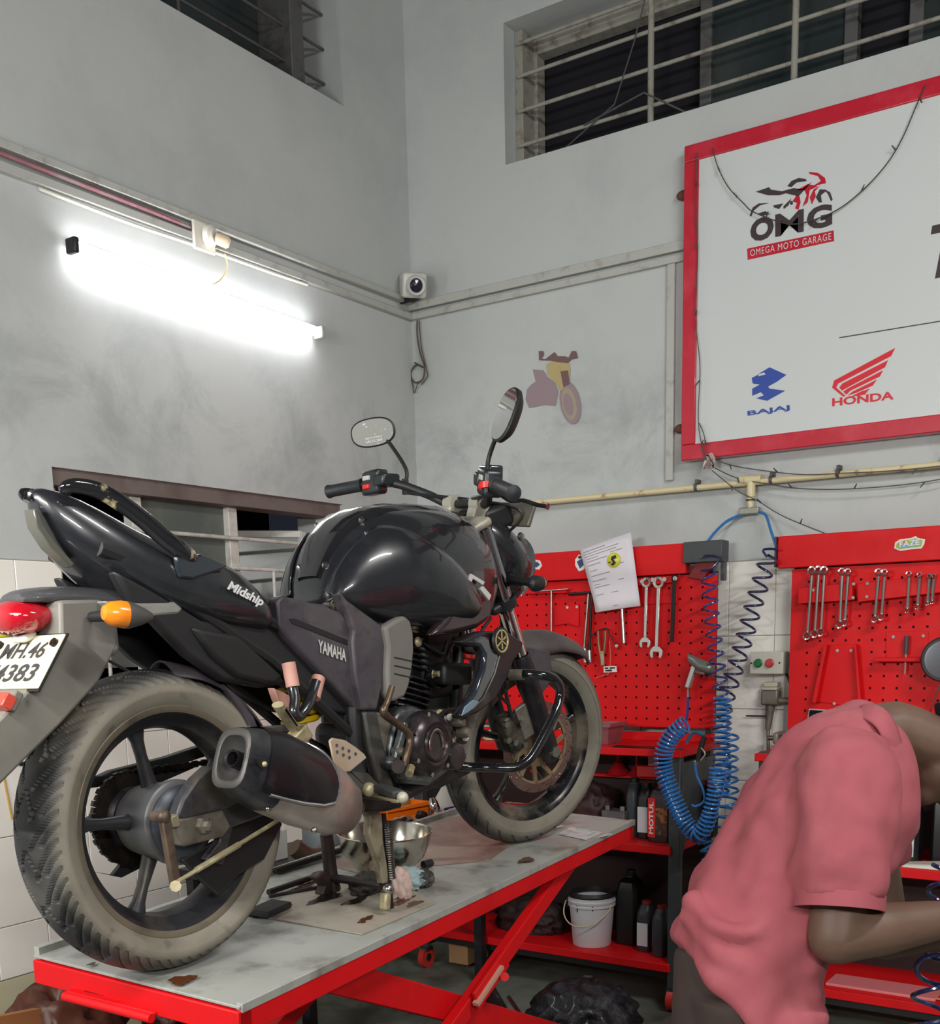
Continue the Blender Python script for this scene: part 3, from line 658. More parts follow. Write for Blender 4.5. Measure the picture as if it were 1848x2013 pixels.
# ---- frame, subframe, shock ----
g=G()
for s in(-1,1):
    g.tube(smooth_path([(1.02,s*.03,.80),(.85,s*.07,.72),(.62,s*.09,.66),(.50,s*.10,.52),(.49,s*.10,.36),(.52,s*.09,.27)]),.019,n=10)
    g.tube([(.50,s*.10,.60),(.30,s*.10,.66),(.10,s*.09,.74),(-.12,s*.07,.82)],.014,n=8)
    g.tube([(.48,s*.10,.42),(.25,s*.10,.60),(.05,s*.09,.72)],.012,n=8)
    g.tube([(1.03,s*.02,.74),(.97,s*.05,.58),(.90,s*.08,.40),(.80,s*.09,.27),(.60,s*.1,.25)],.016,n=10)
g.cyl((1.065,0,.80),(1.02,0,.93),.032,n=16)
g.build('frame',m_blackm,bike)
g=G().box((.02,-.075,.60),(.50,.075,.66)).box((.50,-.08,.46),(.56,.08,.64)).xf(lambda p:(p[0],p[1],p[2]+(.50-p[0])*.28*0+ max(0,.3-p[0])*.35))
g.build('battery_tray',m_blackm,bike,bevel=.006)
# shock absorber with yellow spring
s0=B(582,1325,-.03);s1=B(592,1420,-.03)
g=G().cyl(s0,s1,.022).cyl(s0+(s0-s1)*.2,s1+(s1-s0)*.25,.012).build('shock_absorber',m_blackm,bike)
m_ys=mat('yellow_spring',srgb(196,160,20),.4,dirt=(srgb(70,56,20),16,.55,.75,.7))
G().tube(coil([s0,s1],.038,6,16),.0075,n=8).build('spring',m_ys,g)
# ---- undertail plastics ----
for s in(1,-1):
    y=-.098
    pts=[(226,1120),(300,1160),(400,1220),(548,1215),(600,1275),(668,1330),(712,1390),(700,1408),(640,1398),(560,1345),(520,1352),(440,1338),(372,1290),(300,1215),(255,1178)]
    P=[B(px,py,y)*[1,s,1] for px,py in pts];G().prism(P,(0,.03*s,0)).build('undertail_panel',m_blackm,bike,bevel=.008,seg=3)
    P=[B(px,py,-.11)*[1,s,1] for px,py in [(380,1232),(470,1248),(560,1330),(540,1350),(470,1332),(420,1290)]];G().prism(P,(0,.02*s,0)).build('inner_fender_panel',mat('plastic_dark_dusty',srgb(26,26,27),.6),bike,bevel=.01,seg=3)
    # grey side panel
    pts=[(545,1180),(556,1170),(640,1192),(672,1202),(697,1236),(700,1300),(712,1396),(695,1390),(640,1330),(575,1262),(549,1232)]
    P=[B(px,py,-.118)*[1,s,1] for px,py in pts];sd=G().prism(P,(0,.03*s,0)).build('side_panel',m_plastic,bike,bevel=.007,seg=3)
    if s==1:
        P=[B(px,py,-.1195) for px,py in [(568,1216),(580,1216),(640,1240),(694,1262),(692,1272),(640,1252),(575,1226)]];G().prism(P,(0,.004,0)).build('side_panel_slot',m_blackm,sd,bevel=.001)
        q=[B(*p,-.1205) for p in((625,1282),(680,1301),(625,1257))];text_on('lettering','YAMAHA',mat('silver_print',srgb(190,190,186),.4),sd,*q,bold=.03,lift=(0,-.001,0))
    # front scoop / knee panel
    pts=[(670,1164),(684,1180),(722,1208),(760,1236),(756,1290),(752,1350),(742,1396),(712,1396),(700,1330),(694,1262),(697,1240),(686,1205)]
    P=[B(px,py,-.135)*[1,s,1] for px,py in pts];G().prism(P,(0,.035*s,0)).build('knee_panel',m_plastic,bike,bevel=.009,seg=3)
    # pale grey fin in front of it
    pts=[(758,1232),(780,1218),(797,1210),(808,1220),(814,1245),(815,1280),(811,1320),(805,1350),(797,1370),(775,1380),(765,1372),(763,1320),(765,1270)]
    P=[B(px,py,-.150)*[1,s,1] for px,py in pts];fn=G().prism(P,(0,.03*s,0)).build('side_cowl_fin',mat('pale_dusty_plastic',srgb(110,108,102),.6,dirt=(srgb(96,92,86),9,.5,.7,.6)),bike,bevel=.008,seg=3)
    if s==1:
        for k in range(3):
            P=[B(px,py+k*16,-.1515) for px,py in((776,1291),(811,1299),(811,1301),(776,1293.5))];G().prism(P,(0,.003,0)).build('vent_line',m_blackm,fn,smooth=0)
G().box((.10,-.09,.695),(.46,.09,.71)).xf(lambda p:(p[0],p[1],p[2]+(.44-p[0])*.10)).build('seat_base',m_plastic,bike,bevel=.004)
g=G()
for a,b in((655,1188),(690,1205)): g.tube(coil([B(a,b-3,-.09),B(a+18,b+3,-.09)],.006,3,8),.0025,n=5)
g.bar(B(640,1190,-.08),B(690,1206,-.08),.02,.012);g.build('seat_lock',m_alu,bike)
# ---- tail cowl (glossy black) ----
secs=[# x, ztop, zbot, halfwidth
(-.200,.922,.908,.012),(-.185,.930,.865,.035),(-.150,.925,.805,.060),(-.10,.905,.770,.085),(-.03,.868,.725,.105),(.03,.845,.698,.115),(.09,.828,.678,.124),(.15,.815,.664,.130),(.20,.795,.658,.132),(.235,.755,.656,.131),(.255,.70,.658,.126)]
rings=[]
for x,zt,zb,hw in secs:
    h=zt-zb;row=[(x,-hw*.55,zb),(x,-hw*.92,zb+h*.10),(x,-hw,zb+h*.38),(x,-hw*.93,zb+h*.66),(x,-hw*.72,zb+h*.88),(x,-hw*.35,zt),(x,hw*.35,zt),(x,hw*.72,zb+h*.88),(x,hw*.93,zb+h*.66),(x,hw,zb+h*.38),(x,hw*.92,zb+h*.10),(x,hw*.55,zb)]
    rings.append(row)
tc_=G().loft(rings).build('tail_cowl',m_black,bike,smooth=60,sub=1)
q=[B(*p,-.133) for p in((444,1163),(514,1198),(450,1140))];q[2]=q[0]+(q[2]-q[0])
text_on('lettering','Midship',mat('silver_print'if 0 else 'white_print',srgb(214,214,214),.4),tc_,*q,bold=.035,shear=.25,lift=(0,-.001,0))
# tail end lens strip
bplate('tail_lower_lens',[(66,1000),(73,1036),(100,1078),(142,1115),(147,1108),(110,1066),(85,1030),(75,1000)],-.03,.03,mat('smoke_lens',srgb(84,84,76),.2),bev=.002)
G().tube([B(52,985,0),B(56,972,0),B(66,967,0),B(78,969,0)],.006,n=8).build('tail_tip_trim',m_chrome,bike)
# grab rails
m_gr=mat('grab_rail_worn',(.008,.008,.01),.12,0,1,dirt=(srgb(196,182,142),9,.60,.66,.9))
for s in(1,-1):
    rl=[(130,972),(128,960),(150,955),(190,963),(232,985),(280,1020),(320,1055),(350,1078),(378,1100),(392,1110)]
    P=smooth_path([B(px,py,-.056-.055*min(1,i/7))*[1,s,1] for i,(px,py) in enumerate(rl)],5)
    R=[.009+.008*math.sin(min(1,i/(len(P)*.75))*PI*.55) for i in range(len(P))];R=[r*(1 if i<len(P)*.85 else max(.35,(len(P)-i)/(len(P)*.15))) for i,r in enumerate(R)]
    G().tube(P,R,n=12,flat=.6).build('grab_rail',m_gr,bike)
    P=[B(px,py,-.118)*[1,s,1] for px,py in [(345,1092),(372,1100),(396,1088),(450,1112),(430,1122),(380,1138),(355,1135)]];G().prism(P,(0,.012*s,0)).build('rail_mount_cover',mat('gloss_blue_black',(.02,.026,.034),.15,0,1),bike,bevel=.004)
# pillion pad remnant on top
# ---- rear fender, tail light, plate ----
tf=G();rows=[]
for x,z,w_,h in((.02,.725,.085,.036),(-.08,.742,.08,.030),(-.17,.748,.070,.024),(-.235,.744,.058,.016),(-.268,.738,.048,.010)):
    rows.append([(x,-w_,z-h),(x,-w_,z-h*.3),(x,-w_*.7,z+.008),(x,0,z+.014),(x,w_*.7,z+.008),(x,w_,z-h*.3),(x,w_,z-h),(x,0,z-h)])
tf.loft(rows).build('tail_light_fairing',mat('fairing_dark',srgb(62,62,64),.28,0,.4,dirt=(srgb(96,94,90),7,.5,.72,.5)),bike,smooth=50,sub=1)
G().loft([[(x,-w_,z-h),(x,-w_,z),(x,w_,z),(x,w_,z-h)] for x,z,w_,h in((-.10,.705,.075,.07),(-.17,.70,.072,.09),(-.21,.68,.066,.10))]).build('fender_bracket',m_tail,bike,bevel=.01)
m_lens=mat('red_lens',srgb(150,12,26),.12,0,.6,dirt=(srgb(190,60,70),6,.55,.75,.5))
rows=[]
for x,s in((-.212,.85),(-.24,1),(-.272,.95),(-.285,.6)):
    rows.append([(x,math.cos(q)*.056*s,.706+math.sin(q)*.030*s) for q in [2*PI*k/16 for k in range(16)]])
G().loft(rows).build('tail_light',m_lens,bike,smooth=60)
G().obox((-.245,0,.672),((1,0,.3),(0,1,0),(0,0,1)),(.014,.02,.007)).build('plate_lamp',mat('clear_lens',srgb(200,196,186),.2),bike,bevel=.005)
# swept mudguard tongue
for nm,pts,y,th in(('mudguard_tongue',[(118,1180),(200,1178),(226,1200),(232,1270),(196,1340),(120,1425),(0,1545),(-60,1600),(-120,1560),(-60,1470),(60,1350),(120,1262)],-.075,.15),):
    P=[B(px,py,y) for px,py in pts];G().prism(P,(0,th,0)).build(nm,m_tail,bike,bevel=.006)
P=[B(px,py,-.10) for px,py in [(205,1180),(240,1185),(345,1183),(362,1196),(352,1208),(300,1212),(283,1200),(225,1200)]];G().prism(P,(0,.2,0)).build('tool_tray',mat('dusty_grey_pale',srgb(130,130,124),.6,dirt=(srgb(90,88,84),8,.5,.7,.6)),bike,bevel=.006)
# number plate: pale sheet across the bike
pt=np.array([-.238,0,.668]);pb_=np.array([-.297,0,.590]);up_=nrm(pt-pb_);hgt=np.linalg.norm(pt-pb_)
m_pl=mat('plate_ivory',srgb(206,200,170),.4,dirt=(srgb(200,190,150),8,.55,.75,.5));m_ink=mat('plate_ink',srgb(52,50,50),.5)
fwd_=np.cross(up_,(0,1,0))*1.0
if fwd_[0]>0: fwd_=-fwd_
npl=G().obox((pt+pb_)/2,((0,1,0),up_,fwd_),(.106,hgt/2+.006,.002)).build('number_plate',m_pl,bike,bevel=.002)
def ptx(body,yl_,yr_,t0,t1,**k):
    c=lambda y,t:pb_+up_*hgt*t+np.array([0,y,0])+fwd_*.0028
    text_on('lettering',body,m_ink,npl,c(yl_,t0),c(yr_,t0),c(yl_,t1),**k)
ptx('MH.46',.058,-.074,.56,.90,bold=.02,shear=.15);ptx('T4383',.078,-.082,.07,.44,bold=.02,shear=.15)
for y in(-.092,.072): G().cyl(pt+[0,y,0]-up_*.014,pt+[0,y,0]-up_*.014+fwd_*.008,.008,n=10).build('plate_bolt',m_grease,npl)
fr_=G().obox((pt+pb_)/2-fwd_*.004,((0,1,0),up_,fwd_),(.106,hgt/2+.010,.002)).build('plate_backing',m_blackm,bike)
G().obox(B(5,1378,-.045),((0,1,0),(.6,0,.8),(.8,0,-.6)),(.04,.018,.008)).build('reflector_bracket',m_tail,bike,bevel=.003)
G().obox(B(2,1379,-.055)+np.array([-.004,0,0]),((0,1,0),(.6,0,.8),(.8,0,-.6)),(.032,.013,.010)).build('reflector',mat('red_reflector',srgb(196,70,54),.3),bike,bevel=.002)
# rear indicators
m_amb=mat('amber_lens',srgb(226,128,22),.25,0,.5,dirt=(srgb(200,96,20),14,.5,.75,.5))
def indicator(c,out,tip,nm='indicator'):
    c=np.array(c,float);o_=nrm(out);t=nrm(tip)
    st_=G().cyl(c-o_*.09,c,.009,.011).build(nm,m_blackm,bike)
    G().lathe([(0,-.038),(.012,-.036),(.020,-.026),(.0235,-.008),(.0235,.004)],c,t,20).build('amber_lens',m_amb,st_)
    G().lathe([(.0240,.003),(.023,.012),(.016,.032),(.007,.052),(0,.056)],c,t,20).build('indicator_shell',mat('indicator_grey',srgb(84,84,80),.4,.2),st_)
indicator(B(243,1208,-.175),(0,-1,0),(.98,-.2,-.12))
indicator(B(243,1208,-.175)*[1,-1,1],(0,1,0),(.98,.2,-.12))
# ---- fuel tank ----
secs=[# x, ztop, zbot, halfw, shoulder z frac
(.474,.735,.705,.045),(.490,.782,.69,.070),(.514,.828,.675,.090),(.548,.868,.66,.108),(.594,.902,.648,.130),(.65,.926,.638,.152),(.72,.937,.63,.168),(.80,.941,.625,.181),(.88,.940,.625,.187),(.95,.928,.63,.184),(1.005,.888,.645,.168),(1.04,.82,.67,.135),(1.058,.77,.70,.08)]
rings=[]
for i,(x,zt,zb,hw) in enumerate(secs):
    h=zt-zb;row=[]
    prof=[(.45,.0),(.72,.04),(.88,.16),(.97,.33),(1,.52),(.965,.68),(.87,.82),(.70,.92),(.48,.975),(.2,1.0)]
    for a,b in prof: row.append((x,-hw*a,zb+h*b))
    for a,b in prof[::-1]: row.append((x,hw*a,zb+h*b))
    rings.append(row)
tank=G().loft(rings).build('fuel_tank',m_black,bike,smooth=70,sub=2)
# raised centre cover strip with screws (follows the tank's back)
def tank_pt(x,a):  # a: across -1..1 ; returns surface point
    X=[s[0] for s in secs];zt=np.interp(x,X,[s[1] for s in secs]);zb=np.interp(x,X,[s[2] for s in secs]);hw=np.interp(x,X,[s[3] for s in secs]);h=zt-zb
    pa=[1,.965,.87,.70,.48,.2,0];pz=[.52,.68,.82,.92,.975,1,1]
    z=zb+h*np.interp(-abs(a),[-q for q in pa],pz);return np.array([x,a*hw,z])
rows=[]
for x in np.linspace(.486,.95,24):
    rows.append([tank_pt(x,a)+np.array([-.004,0,.006])*(1 if abs(a)<.5 else -.3) for a in np.linspace(-.56,.56,13)])
G().sheet(rows).build('tank_centre_cover',mat('black_gloss_panel',(.010,.010,.012),.1,0,1,bump=(4,.1,.004)),tank,smooth=70)
for x,a in((.500,-.50),(.60,-.52),(.500,.5),(.60,.52)):
    p=tank_pt(x,a);nn=nrm(np.array([-.4,a,.8]));G().lathe([(0,.008),(.006,.007),(.008,.002),(.008,-.004)],p,nn,12).build('cover_screw',m_steel,tank)
# side cover (big convex scoop) each side
for s in(1,-1):
    X0=[(.50,.72,.655),(.50,.90,.70)]
    rows=[]
    top=[(.480,.735),(.500,.785),(.532,.828),(.575,.864),(.62,.884),(.68,.872),(.76,.832),(.84,.775),(.895,.715)]
    bot=[(.476,.715),(.498,.69),(.525,.672),(.56,.662),(.61,.656),(.66,.650),(.73,.645),(.81,.645),(.875,.655)]
    for (xt,zt),(xb,zb) in zip(smooth_path([(a,0,b) for a,b in top],3)and[(p[0],p[2]) for p in smooth_path([(a,0,b) for a,b in top],3)],[(p[0],p[2]) for p in smooth_path([(a,0,b) for a,b in bot],3)]):
        row=[]
        for t in np.linspace(0,1,12):
            x=xb+(xt-xb)*t;z=zb+(zt-zb)*t;X=[q[0] for q in secs];hw=np.interp(x,X,[q[3] for q in secs]);zt_=np.interp(x,X,[q[1] for q in secs]);zb_=np.interp(x,X,[q[2] for q in secs])
            f=np.interp((z-zb_)/(zt_-zb_),[0,.04,.16,.33,.52,.68,.82,.92,.975,1],[.45,.72,.88,.97,1,.965,.87,.70,.48,.2])
            row.append((x,s*-(hw*f+.024*max(0,math.sin(PI*min(1,t*1.0)))**.6),z))
        rows.append(row)
    o=G().sheet(rows).build('tank_side_cover',m_black,tank,smooth=70,sub=1);mm=o.modifiers.new('s','SOLIDIFY');mm.thickness=.006;mm.offset=-1 if s>0 else 1
# fz mark: pale angular strokes near the front of the tank
msv=mat('silver_print')
q=[B(922,1140,-.188),B(930,1130,-.188),B(944,1140,-.188),B(940,1150,-.188)]
def mark(pts): G().prism([B(px,py,-.196) for px,py in pts],(0,.006,0)).build('tank_mark',msv,tank,smooth=0)
mark([(921,1139),(927,1128),(953,1144),(950,1150),(930,1137),(927,1144)]);mark([(944,1158),(950,1152),(966,1170),(962,1180)])
# lower grey-plum tank edge / air scoop under the tank
for s in(1,-1):
    P=[B(px,py,-.170)*[1,s,1] for px,py in [(895,1120),(925,1125),(962,1155),(972,1190),(966,1218),(940,1236),(900,1246),(850,1250),(880,1215),(905,1170)]]
    G().prism(P,(0,.04*s,0)).build('tank_front_scoop',mat('plum_black_plastic',srgb(36,24,28),.3,0,.4,dirt=(srgb(70,52,56),7,.5,.7,.6)),tank,bevel=.014,seg=3)
# ---- engine ----
cu=nrm([.27,0,.965]);cf=nrm(np.cross((0,1,0),cu));cy_=np.array([0,1,0.])
c0=np.array([.742,0,.435])
g=G();g.obox(c0+cu*.075,(cf,cy_,cu),(.052,.055,.085));cyl_=g.build('engine_cylinder',m_cast,bike,bevel=.01)
for k in range(13):
    c=c0+cu*(.004+k*.0145);hw=.085 if k<7 else .078;hh=.074 if k<7 else .066
    if k==7: continue
    pts=[]
    for q in range(24):
        a=2*PI*q/24;ca,sa=math.cos(a),math.sin(a);pts.append(c+cf*hh*math.copysign(abs(ca)**.55,ca)+cy_*hw*math.copysign(abs(sa)**.55,sa))
    o=G().prism(pts,cu*.0035).build('cooling_fin',mat('fin_metal',srgb(74,72,76),.3,.7,dirt=(srgb(30,28,30),14,.45,.65,.8)),cyl_,smooth=0)
G().obox(c0+cu*.215,(cf,cy_,cu),(.060,.06,.028)).build('cylinder_head_cover',m_cast,bike,bevel=.012)
G().ball(B(822,1262,-.09),.013,(1,.6,1)).build('head_bolt',m_zinc,cyl_)
G().lathe([(0,0),(.012,0),(.012,.016),(.008,.02),(.008,.035),(0,.036)],B(842,1325,-.075),(0,-1,0),6).build('spark_plug_cap',m_zinc,cyl_,smooth=0)
g=G().box((.54,-.09,.26),(.80,.09,.44)).build('crankcase',m_cast,bike,bevel=.03,seg=4)
m_cc=mat('case_blue_grey',srgb(112,118,118),.35,.6,dirt=(srgb(44,40,44),14,.45,.6,.85))
bplate('crankcase_cover',[(778,1408),(790,1392),(815,1388),(840,1398),(890,1420),(900,1450),(898,1490),(880,1520),(845,1545),(795,1540),(770,1520),(766,1470),(772,1440)],-.122,.05,m_cc,bev=.01)
# clutch cover dome
m_cl=mat('clutch_bronze_black',srgb(60,52,54),.28,.5,dirt=(srgb(110,106,106),9,.5,.72,.6),dirt2=(srgb(20,14,14),4,.45,.6,.8))
cc0=B(845,1462,-.155)
o=G().lathe([(.078,.03),(.078,.0),(.070,-.014),(.052,-.022),(.046,-.018),(.020,-.018),(0,-.018)],cc0,(0,1,0),48).build('clutch_cover',m_cl,bike,smooth=50)
G().lathe([(.044,-.019),(.040,-.024),(.036,-.019)],cc0+np.array([-.0,0,0]),(0,1,0),36).build('cover_ring',m_cl,o)
G().tube([cc0+np.array([math.cos(a)*.028,-.020,math.sin(a)*.038-.004]) for a in np.linspace(-.2,PI+.2,12)],.005,n=8).build('cover_rib',m_steel,o)
for a in range(7):
    q=a*2*PI/7;G().cyl(cc0+np.array([math.cos(q)*.074,-.004,math.sin(q)*.074]),cc0+np.array([math.cos(q)*.074,-.016,math.sin(q)*.074]),.006,n=6).build('cover_bolt',m_steel,o)
oc=B(897,1487,-.165);G().lathe([(.034,.05),(.034,0),(.030,-.006),(0,-.008)],oc,(0,1,0),28).build('oil_filter_cap',m_cl,bike)
for (x,y,r) in((770,1500,.016),(790,1515,.02),(873,1440,.012),(880,1458,.010),(905,1420,.012),(915,1440,.014),(865,1488,.012),(788,1478,.012)):
    G().lathe([(0,-.012),(r*.7,-.012),(r,-.004),(r,.02)],B(x,y,-.15),(0,1,0),14).build('engine_boss',m_alu if r<.015 else m_cc,bike)
G().bar(B(795,1420,-.14),B(775,1500,-.14),.018,.02).build('case_rib',m_cc,bike,bevel=.005)
# brake pedal / kick lever
g=G().tube(smooth_path([B(771,1349,-.20),B(762,1378,-.20),B(754,1398,-.20),B(760,1408,-.19),B(788,1428,-.18),B(803,1442,-.178),B(806,1458,-.178),B(800,1482,-.178),B(795,1506,-.175)]),[.007]*10+[.009]*39,n=10)
g.build('kick_start_lever',mat('worn_lever',srgb(104,88,72),.38,.6,dirt=(srgb(60,46,40),12,.45,.65,.7)),bike)
G().cyl(B(783,1507,-.185),B(783,1507,-.14),.016,n=14).build('lever_pivot',m_grease,bike)
G().tube([B(808,1508,-.17),B(804,1522,-.18)],.010,n=8).build('gear_stub',m_zinc,bike)
bplate('engine_front_mount',[(846,1398),(880,1392),(908,1404),(926,1425),(920,1465),(900,1455),(872,1430)],-.085,.15,mat('front_mount_dirty',srgb(96,88,72),.5,.4,dirt=(srgb(40,34,30),16,.45,.62,.85)),bev=.008)
for _x,_y,_m in((865,1402,m_zinc),(885,1410,m_steel),(905,1428,m_grease),(895,1445,m_zinc),(915,1450,m_steel)): G().cyl(B(_x,_y,-.10),B(_x,_y,-.075),.010,n=8).build('mount_bolt',_m,bike)
bplate('down_tube_cover',[(838,1350),(905,1340),(915,1395),(880,1410),(842,1400)],-.05,.1,m_blackm,bev=.006)
# belly
bplate('engine_guard_plate',[(760,1530),(800,1548),(870,1550),(930,1520),(925,1500),(890,1500),(820,1525)],-.10,.2,m_blackm,bev=.01)
# carburettor / intake and head-pipe
G().cyl((.60,0,.56),(.50,0,.58),.03).build('intake_stub',m_blackm,bike)
g=G().tube(smooth_path([(.84,.03,.50),(.88,.04,.42),(.83,.03,.32),(.72,.0,.285),(.60,-.04,.28),(.5,-.10,.27),(.40,-.17,.268)]),.018,n=14);g.build('exhaust_header',mat('burnt_pipe',srgb(96,82,70),.45,.7,dirt=(srgb(50,40,34),8,.45,.65,.7)),bike)
g=G();
for a,b in (((860,1320),(905,1312)),):
    g.bar(B(858,1325,-.1),B(915,1325,-.1),.05,.055)
g.build('horn_box',m_blackm,bike,bevel=.01)
G().box((.80,-.07,.47),(.93,.07,.66)).box((.62,-.06,.60),(.98,.06,.67)).box((.55,-.07,.42),(.66,.07,.64)).build('airbox_and_wiring',m_blackm,bike,bevel=.02)
G().lathe([(.030,.0),(.034,-.01),(.03,-.03),(0,-.034)],B(868,1328,-.11),(-.3,-1,.1),24).build('ignition_coil_cap',m_black,bike)
m_redp=mat('red_plug',srgb(214,34,30),.4)
for i,(a,b) in enumerate((((905,1275),(928,1282)),((907,1290),(930,1293)))): G().bar(B(*a,-.06),B(*b,-.06),.03,.012).build('cable_connector',m_redp if i else m_blackm,bike,bevel=.003)
g=G()
for pts in([(832,1262,-.08),(850,1275,-.09),(870,1285,-.09),(878,1262,-.08)],[(878,1300,-.09),(885,1275,-.08),(905,1255,-.07)],[(820,1400,-.12),(850,1415,-.13),(880,1395,-.12),(905,1400,-.12)],[(870,1400,-.1),(895,1392,-.1),(912,1396,-.1)],[(965,1215,-.1),(940,1260,-.1),(950,1330,-.1),(1000,1385,-.1)]):
    g.tube(smooth_path([B(*p) for p in pts]),.0045,n=6)
g.build('cables',m_blackm,bike)
# lower frame leg (grey, dusty) behind the crankcase and foot-rest carrier
bplate('frame_leg',[(716,1398),(742,1398),(752,1450),(768,1520),(780,1560),(762,1566),(745,1530),(728,1470)],-.128,.03,mat('frame_leg_dusty',srgb(84,84,80),.5,.3,dirt=(srgb(52,44,44),10,.45,.65,.8)),bev=.006)
bplate('frame_cover_plate',[(735,1400),(768,1398),(775,1430),(762,1480),(768,1530),(752,1510),(742,1450)],-.11,.02,m_alu,bev=.006)
m_heel=mat('heel_guard_alu',srgb(186,172,152),.55,.2,dirt=(srgb(160,130,100),5,.45,.7,.6))
hg=bplate('heel_guard',[(648,1456),(654,1450),(680,1455),(700,1468),(717,1482),(722,1490),(700,1508),(690,1517),(672,1520),(662,1512),(655,1490)],-.175,.006,m_heel,bev=.003)
for x,y in((662,1465),(663,1478),(674,1471),(675,1484),(686,1476),(687,1489),(699,1482)): G().cyl(B(x,y,-.177),B(x,y,-.168),.0035,n=8).build('guard_hole',m_blackm,hg)
bplate('footrest_carrier',[(640,1470),(590,1445),(548,1440),(520,1428),(560,1425),(600,1438),(650,1478),(690,1515),(725,1520),(745,1540),(760,1560),(745,1575),(715,1565),(690,1540),(662,1530)],-.155,.018,mat('carrier_grey',srgb(84,82,78),.5,.3,dirt=(srgb(56,50,46),12,.45,.65,.8)),bev=.004)
# rider footrest
fp=B(742,1548,-.20);fe=B(785,1562,-.285)
g=G().bar(fp,fe,.030,.018);o=g.build('footrest',mat('footrest_rubber',srgb(56,58,58),.6),bike,bevel=.005)
d=fe-fp
G().bar(fp+[0,0,-.018],fe+d*.12+[0,0,-.012],.026,.008).build('footrest_plate',m_zinc,o,bevel=.003)
G().ball(fe+d*.14+[0,0,-.004],.013).build('footrest_knob',mat('pale_metal',srgb(190,186,166),.5,.2),o)
G().ball(B(725,1552,-.19),.018,(1,.8,.9)).build('footrest_pivot',m_zinc,o)
bplate('carrier_block',[(695,1562),(740,1568),(790,1572),(792,1588),(760,1596),(705,1598),(694,1580)],-.17,.03,m_grease,bev=.006)
G().box((0,0,0),(.03,.02,.02)).xf(lambda p:B(780,1580,-.22)+np.array(p)).build('brake_pedal_pad',mat('pad_tan',srgb(196,178,140),.5),bike,bevel=.004)
# pillion footrest, folded up
p0=B(584,1440,-.215);p1=B(546,1385,-.235)
g=G().tube([p0+[0,0,0],p1],.013,n=12,flat=.6);o=g.build('pillion_footrest',m_zinc,bike)
g=G().tube([p0+(p1-p0)*.25+[0,-.008,0],p0+(p1-p0)*.85+[0,-.009,0]],.006,n=8,flat=.5).build('footrest_groove',m_grease,o)
G().obox(p0+[.004,.0,-.008],((1,0,.6),(0,1,0),(-.6,0,1)),(.022,.016,.016)).build('footrest_hinge',m_zinc,o,bevel=.004)
# footrest loop with pink sleeves
m_pks=mat('pink_sleeve',srgb(196,146,132),.6)
P=smooth_path([B(568,1306,-.16),B(574,1345,-.165),B(580,1375,-.175),B(578,1400,-.18),B(588,1408,-.18),B(606,1385,-.18),B(614,1365,-.17),B(622,1340,-.165)],5)
G().tube(P,.0115,n=12).build('footrest_loop',m_black,bike)
for a,b in(((567,1303),(576,1350)),((626,1332),(616,1372))): G().tube([B(*a,-.16),B(*b,-.168)],.0145,n=12).build('pink_sleeve',m_pks,bike)
bplate('muffler_strap',[(538,1352),(560,1362),(585,1376),(600,1388),(560,1392),(548,1380)],-.12,.02,m_pks,bev=.002)
# ---- muffler ----
t0=B(460,1492,-.235);t1=B(694,1584,-.19);ad=nrm(t1-t0);Lm=np.linalg.norm(t1-t0);mu_=nrm(np.cross((0,1,0),ad));mv=np.cross(ad,mu_)
if mu_[2]<0: mu_=-mu_
def mring(t,a,b,k=.75,n=24,dz=0):
    c=t0+ad*Lm*t+mu_*dz;return [c+mu_*a*math.copysign(abs(math.sin(q))**k,math.sin(q))+np.array([0,1,0])*b*math.copysign(abs(math.cos(q))**k,math.cos(q)) for q in [2*PI*i/n for i in range(n)]]
m_mb=mat('muffler_brown_silver',srgb(186,176,168),.42,.6,dirt=(srgb(146,106,98),3,.45,.65,.8),dirt2=(srgb(96,98,92),5,.45,.65,.6))
m_mk=mat('muffler_black',srgb(20,21,26),.36,.2,.15,dirt=(srgb(72,74,80),8,.58,.75,.6));m_mc=mat('muffler_cap',srgb(44,46,54),.35,.4,dirt=(srgb(90,90,86),9,.5,.72,.6))
mf=G().loft([mring(.16,.074,.058),mring(.3,.080,.064),mring(.55,.080,.064,dz=-.004),mring(.78,.070,.058,dz=-.010),mring(.92,.055,.05,dz=-.014),mring(1.0,.030,.030,dz=-.014)]).build('muffler',m_mb,bike,smooth=60)
G().loft([mring(-.02,.058,.046,.6),mring(.02,.064,.050,.6),mring(.12,.073,.058,.65),mring(.24,.078,.062,.7)],cap=False).build('muffler_end_cap',m_mc,mf,smooth=50)
G().loft([mring(-.02,.058,.046,.6),mring(-.028,.052,.041,.6),mring(-.022,.044,.034,.65),mring(.03,.038,.030,.8),mring(.06,.02,.018,.9)],cap=False).build('muffler_end_rim',mat('cap_rim_worn',srgb(78,76,74),.5,.4,dirt=(srgb(60,56,50),12,.5,.7,.7)),mf,smooth=50)
G().loft([mring(.05,.036,.028,.9),mring(.055,.03,.02,.9)]).build('muffler_baffle',m_blackm,mf)
c=t0+ad*Lm*.0;G().lathe([(.013,.07),(.013,-.005),(.017,-.008),(.018,.07)],c,ad,20).build('exhaust_tip',m_cast,mf)
